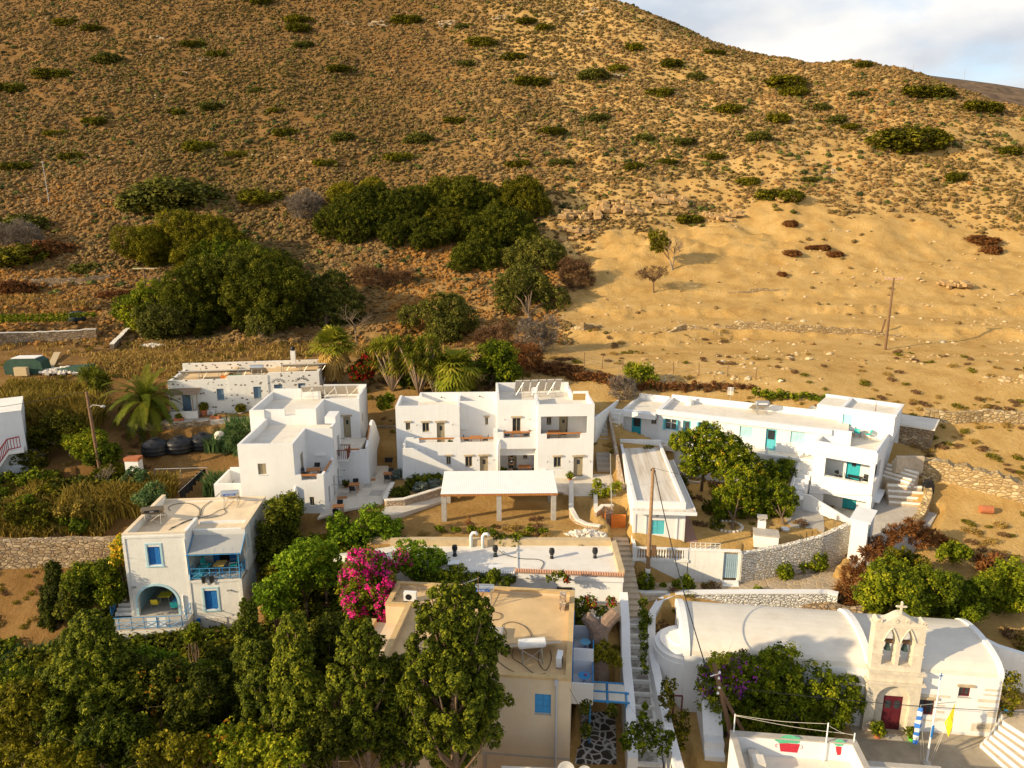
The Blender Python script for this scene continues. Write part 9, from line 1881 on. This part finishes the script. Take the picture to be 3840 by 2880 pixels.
def puffs(name,label,cx,vtop,vbase,wtop,wmid,Y,seed,mat='cypress',tb=.5,n=46,pr=17,trunk=.3,cat='cypress tree',base=None,core=.6):
 """cypress: many small billowing foliage pads over a flame shaped envelope, carried on fanned limbs"""
 q=random.Random(seed); bl=[]; H_=vbase-vtop; n=int(n*4.2); pr*=.5; e=K*Y*1.1/FOC; L2=[(q.uniform(0,6.28),q.uniform(2,5)) for _ in range(3)]
 for i in range(n):
  t=((i+q.random())/n)**1.15; a=q.uniform(-math.pi*.95,.15*math.pi); w=(wtop+(wmid-wtop)*min(1,t*1.45)**.8)/2; w*=.82+.3*math.sin(a*2+t*9+L2[0][0])*math.sin(t*13+L2[1][0])
  k=q.uniform(.7,1.05)*(1-.15*max(0,t-.75)/.25); v=vtop+H_*t*.93+q.uniform(-1,1)*pr*.6; r=pr*(.6+.55*min(1,t*2.5))*q.uniform(.7,1.3); bl.append((cx+math.cos(a)*w*k,v,r,math.sin(a)*w*k*e*.9,q.uniform(1,1.45)))
 if core:
  for i in range(9): t=(i+1.2)/10; w=(wtop+(wmid-wtop)*min(1,t*1.45)**.8)/2; bl.append((cx,vtop+H_*t*.93,w*core,w*.35*e,1.3))
 return tree(name,label,cat,bl,Y,mat,base,trunk,fork=.25,leaf=.075,cov=1.9,clump=.2,tb=tb,tv=.22,rag=.08,up=.5,fill=.05,nz=.3,nd=.7)
def front_trees():
 G='cypresses in front of the beige house'
 puffs('cypress_tree','big open cypress overlapping the beige house, the rightmost',978,1268,1635,100,285,29.5,201,tb=.5,n=74,pr=20,trunk=.38,core=.45)
 puffs('cypress_tree','cypress at the left of the big open one, with bare fanned limbs showing',775,1345,1640,70,170,29.0,202,tb=.48,n=44,pr=18,trunk=.3,core=.3)
 puffs('cypress_tree','dense rounded cypress in the middle of the group',630,1325,1659,60,130,29.5,203,tb=.58,n=48,pr=19,trunk=.3)
 puffs('cypress_tree','slender dark cypress tip beside the blue shutter house',535,1298,1480,22,80,33,204,tb=.4,n=26,pr=13,trunk=.2)
 puffs('cypress_tree','dark cypress between the slender tip and the dense rounded one',565,1390,1659,60,110,30,205,tb=.42,n=32,pr=17,trunk=.25)
 puffs('cypress_tree','broad dark cypress at the left below the stair railing, with pointed tips',188,1325,1659,40,300,33,206,tb=.5,n=74,pr=21,trunk=.35)
 puffs('cypress_tree','small pointed cypress in front of the terrace railing',232,1335,1480,20,70,34.5,207,tb=.55,n=20,pr=11,trunk=.15)
 puffs('cypress_tree','tall narrow dark cypress against the tall retaining wall',112,1215,1380,26,60,47,208,tb=.2,n=24,pr=12,trunk=.2,mat='dark')
 puffs('cypress_tree','broken topped cypress left of the beige house parapet',860,1420,1659,60,120,29.5,209,tb=.45,n=34,pr=17,trunk=.25)
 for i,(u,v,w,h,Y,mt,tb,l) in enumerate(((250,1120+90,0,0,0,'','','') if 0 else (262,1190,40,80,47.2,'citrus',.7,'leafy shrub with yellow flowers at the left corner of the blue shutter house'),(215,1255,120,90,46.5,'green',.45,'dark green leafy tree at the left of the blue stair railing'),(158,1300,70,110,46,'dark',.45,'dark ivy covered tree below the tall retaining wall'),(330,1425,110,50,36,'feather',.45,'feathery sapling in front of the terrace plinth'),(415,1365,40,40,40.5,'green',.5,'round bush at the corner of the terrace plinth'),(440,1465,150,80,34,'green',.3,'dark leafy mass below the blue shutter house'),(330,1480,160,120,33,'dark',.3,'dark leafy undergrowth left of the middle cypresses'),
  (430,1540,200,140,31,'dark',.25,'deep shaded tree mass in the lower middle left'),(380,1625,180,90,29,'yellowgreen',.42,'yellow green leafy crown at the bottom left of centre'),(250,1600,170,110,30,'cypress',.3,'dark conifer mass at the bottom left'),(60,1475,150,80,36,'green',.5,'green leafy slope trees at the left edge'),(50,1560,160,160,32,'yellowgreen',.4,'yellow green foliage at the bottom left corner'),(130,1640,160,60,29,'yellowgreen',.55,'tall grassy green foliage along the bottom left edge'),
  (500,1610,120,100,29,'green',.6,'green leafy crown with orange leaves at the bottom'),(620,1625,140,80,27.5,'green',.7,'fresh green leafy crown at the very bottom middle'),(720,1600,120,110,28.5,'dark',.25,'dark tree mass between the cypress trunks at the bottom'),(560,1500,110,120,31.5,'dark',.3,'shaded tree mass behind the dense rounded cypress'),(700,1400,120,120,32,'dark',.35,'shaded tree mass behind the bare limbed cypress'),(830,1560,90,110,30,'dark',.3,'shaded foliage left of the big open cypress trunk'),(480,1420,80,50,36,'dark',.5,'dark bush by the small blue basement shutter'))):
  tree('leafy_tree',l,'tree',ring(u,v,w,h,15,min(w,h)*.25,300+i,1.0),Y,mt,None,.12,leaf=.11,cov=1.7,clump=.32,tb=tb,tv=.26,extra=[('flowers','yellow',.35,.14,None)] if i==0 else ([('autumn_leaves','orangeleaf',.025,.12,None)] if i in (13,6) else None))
L['orangeleaf']=leafmat('orange_leaves',[(.35,.12,.02),(.5,.2,.02),(.6,.28,.03)],.3)
front_trees()
def palms():
 p=GU(312,915); top=WY(U(315,868),p.y); r=empty('date_palm',p,0,'big date palm with arching dark green fronds in front of the old stone house','palm'); m=MB(); tz=top-p; m.tube([(0,0,-.3),tz*.5,tz],[.42,.38,.5],10); m.build('trunk',M['bark'],r); frond_palm(r,tz,62,4.7,.6,'palm',.9,w=.08,elev=(-.7,1.35))
 p=GU(722,835); t=WY(U(722,745),p.y)-p; r=empty('fan_palm',p,0,'tall fan palm with a long golden skirt of dead leaves','palm'); m=MB(); m.tube([(0,0,-.3),t*.5,t],[.3,.28,.3],9); m.build('trunk',M['bark'],r); fan_palm(r,t,44,1.5,1.35,'fan',elev=(-.15,1.45),tb=.6,hang=-.25); fan_palm(r,t*.95,26,1.2,1.2,'skirt','yellowing_fronds',(-.9,-.3),tb=.8,hang=.4); dead_skirt(r,t.z*.12,t.z*.93,1.25,1500)
 p=GU(985,850); t=WY(U(985,798),p.y)-p; r=empty('fan_palm',p,0,'green fan palm behind the left part of the guest house','palm'); m=MB(); m.tube([(0,0,-.3),t],[.3,.28],9); m.build('trunk',M['bark'],r); fan_palm(r,t,66,1.7,1.5,'fan',elev=(-1.0,1.35),tb=.55)
 def yucca(u,v0,v1,n,spread,label,mt,hl=.95):
  p=GU(u,v1); Hh=WY(U(u,v0),p.y).z-p.z; r=empty('yucca',p,0,label,'yucca'); m=MB(); Vs=[];T=[]; S=[];TS=[]
  for i in range(n):
   a=random.uniform(0,6.28); d=spread*random.uniform(.2,1); e=Vector((math.cos(a)*d,math.sin(a)*d*.6,Hh*random.uniform(.45,1))); m.tube([(0,0,0),(e.x*.45,e.y*.45,e.z*.5),e],[.14,.1,.08],6); rosette(Vs,T,e,56,hl*1.15,.06,.6,-.9); rosette(S,TS,e-Vector((0,0,.25)),26,hl*.9,.05,.55,-1.5)
  S=[Vector((v.x,v.y,v.z)) for v in S]; m.sm=True; m.build('trunk',M['barkpale'],r); V=np.array([tuple(v) for v in Vs]); raw_mesh('leaves',V,np.arange(len(V)).reshape(-1,4),np.array(T),L[mt],r)
  V=np.array([tuple(v) for v in S]); V[:,2]=np.where(np.arange(len(V))%4>0,V[:,2]-.25,V[:,2]); k=np.array(TS)<.53
  raw_mesh('dead_leaves',V.reshape(-1,4,3)[k].reshape(-1,3),np.arange(k.sum()*4).reshape(-1,4),np.array(TS)[k],L['skirt'],r)
 yucca(848,738,845,26,2.2,'leaning yucca cluster with bare trunks left in the palm group','fan'); yucca(905,735,850,34,2.7,'tall yucca cluster in the middle of the palm group','palm',1.0); yucca(940,765,855,16,1.8,'small yucca right of the tall yucca cluster','fan',.9); yucca(212,805,880,16,1.5,'dark yucca cluster left of the date palm','palm',1.0)
 r=empty('young_palm',GU(1000,790),0,'arching palm fronds rising behind the yucca cluster','palm'); frond_palm(r,(0,0,.9),20,2.4,.35,'palm',1.2,w=.09,elev=(.1,1.3))
palms()
def reeds():
 def patch(name,label,boxes,h,w,mt,n,kind=None,cat=None,**k):
  P=[]
  for (u0,v0,u1,v1) in boxes:
   c=[GU(a,b) for a in (u0,u1) for b in (v0,v1)];
   x0=min(q.x for q in c); x1=max(q.x for q in c); y0=min(q.y for q in c); y1=max(q.y for q in c); m=n//len(boxes); X=rng.uniform(x0,x1,m); Y=rng.uniform(y0,y1,m); P.append(np.stack([X,Y,height(X,Y)-.05],1))
  P=np.concatenate(P); o=blades(None,name,P,h,w,mt,**k); tag(o,label,cat,None,kind); return o
 patch('reed_bed','tall golden green reed bed at the left below the covered stack',[(15,905,90,960),(90,900,190,955)],3.1,.1,'reed',8500,'stuff')
 patch('reed_bed','second lower reed belt behind the old yucca',[(20,845,180,870)],1.6,.09,'reed',2600,'stuff')
 patch('reed_bed','mixed green and golden canes behind the blue shutter house',[(235,1075,330,1120),(150,1085,240,1140),(300,1060,370,1085)],1.9,.09,'reed',5200,'stuff')
 patch('cane_grass','fresh green cane grass by the clothes line and the stepped house',[(455,1050,500,1075),(480,925,530,985)],1.8,.09,'reedgreen',1500,'stuff')
 patch('wild_scrub','wild olive green scrub above the tall retaining wall',[(0,1105,110,1160),(60,1060,230,1150)],1.0,.09,'reed',5200,'stuff')
 patch('wild_grass','green wild grass on the lower left bank',[(0,1420,140,1520),(0,1500,90,1640)],1.1,.07,'reedgreen',4200,'stuff')
 for i,(u,v,w,h,Y,mt,tb,l) in enumerate(((185,960,80,60,62.5,'citrus',.65,'bright leafy fig bush in front of the left garden pole'),(215,985,90,60,62,'green',.4,'dark leafy bush right of the left garden pole'),(70,1000,90,60,63,'yellowgreen',.35,'dull bush beside the left white house'),(120,935,130,70,64,'yellowgreen',.2,'shaded bush at the foot of the reed bed'),(60,1120,130,70,54.5,'yellowgreen',.25,'dull thicket above the tall retaining wall'),(160,1100,110,50,55,'reed',.4,'golden brown thicket in the lower left garden'),(330,1075,60,50,56,'reedgreen',.6,'bushy cane clump behind the blue shutter house roof'),(290,1030,70,36,59,'reedgreen',.4,'blue green herb patch by the white pillar box'),(60,990,70,50,64,'greytwig',.3,'grey leafless bush near the left white house'),(175,1135,60,30,53.2,'green',.3,'dark bush at the retaining wall edge'))):
  tree('garden_bush',l,'bush',ring(u,v,w,h,10,min(w,h)*.27,400+i,1.0),Y,mt,None,0,leaf=.13,cov=1.4,clump=.35,tb=tb)
 for i,v in enumerate((684,692)):
  tree('vine_row','green vine row on the upper left terrace, the '+('farther' if i==0 else 'nearer')+' one','vine row',[(-10+k*15,v-k*.3,6,0,.7) for k in range(11 if i else 15)],97-i*2.5,'citrus',None,0,leaf=.14,cov=1.2,clump=.25,tb=.55,group='vine rows')
reeds()
# THE PERSON IN THE PORCH
def person():
 yb=1.25; x,_=F3.fy(z2(1272,1005),yb); w=F3.wld(x,yb,6.06); r=empty('person',w,F3.rz+R(4),'person in a dark printed t-shirt and black shorts standing in the ground floor porch','person')
 def skin(name,verts,edges,rad,mat_,root_i=0,sub=2):
  me=bpy.data.meshes.new(name); me.from_pydata(verts,edges,[]); o=bpy.data.objects.new(name,me); COL.objects.link(o); o.parent=r; m=o.modifiers.new('s','SKIN'); m.use_smooth_shade=True; s=o.modifiers.new('d','SUBSURF'); s.levels=sub; s.render_levels=sub
  for i,q in enumerate(rad): me.skin_vertices[0].data[i].radius=(q,q) if not isinstance(q,tuple) else q
  me.skin_vertices[0].data[root_i].use_root=True; me.materials.append(mat_); return o
 V=[(0,0,.95),(0,0,1.12),(0,-.01,1.3),(0,0,1.45),(0,0,1.53),(0,-.02,1.62),(0,-.01,1.72)]; E=[(i,i+1) for i in range(6)]; Rr=[(.15,.1),(.13,.09),(.16,.1),(.11,.08),(.055,.055),(.085,.095),(.07,.08)]
 for s in (-1,1):
  n=len(V); V+=[(s*.1,0,.88),(s*.11,-.01,.5),(s*.11,.02,.09),(s*.12,-.12,.04)]; E+=[(0,n),(n,n+1),(n+1,n+2),(n+2,n+3)]; Rr+=[.1,.065,.042,.035]
  n=len(V); V+=[(s*.19,0,1.42),(s*.25,.03,1.16),(s*.12,-.18,1.05),(s*.05,-.24,1.07)]; E+=[(3,n),(n,n+1),(n+1,n+2),(n+2,n+3)]; Rr+=[.06,.045,.035,.03]
  for k in range(4):
   m=len(V); V+=[(s*.03-s*.01*k,-.27-.005*k,1.09-.018*k),(-s*.01-s*.01*k,-.29,1.085-.018*k)]; E+=[(n+3,m),(m,m+1)]; Rr+=[.011,.009]
  m=len(V); V+=[(s*.05,-.27,1.12)]; E+=[(n+3,m)]; Rr+=[.012]
 skin('body',V,E,Rr,M['skin'])
 V=[(0,0,.98),(0,0,1.12),(0,-.01,1.3),(0,0,1.46)]; E=[(0,1),(1,2),(2,3)]; Rr=[(.165,.115),(.15,.11),(.175,.12),(.09,.08)]
 for s in (-1,1): n=len(V); V+=[(s*.19,0,1.43),(s*.235,.02,1.24)]; E+=[(3,n),(n,n+1)]; Rr+=[.08,.072]
 skin('tshirt',V,E,Rr,M['tshirt'])
 V=[(0,0,1.0),(0,0,.9)]; E=[(0,1)]; Rr=[(.16,.11),(.15,.11)]
 for s in (-1,1): n=len(V); V+=[(s*.1,0,.82),(s*.115,-.01,.56)]; E+=[(1,n),(n,n+1)]; Rr+=[.11,.1]
 skin('shorts',V,E,Rr,M['shorts'])
 skin('hair',[(0,.02,1.66),(0,.0,1.74),(0,-.03,1.75)],[(0,1),(1,2)],[(.09,.1),(.088,.09),(.07,.06)],M['hair'])
 m=MB(); [m.lathe([(.01,-.012),(.013,0),(.01,.012)],(s*.033,-.105,1.645),6) for s in (-1,1)]; m.build('eyes',M['hair'],r)
 m=MB(); m.box(-.09,.09,-.135,-.128,1.26,1.36); m.build('shirt_print',M['whitecloth'],r)
person()
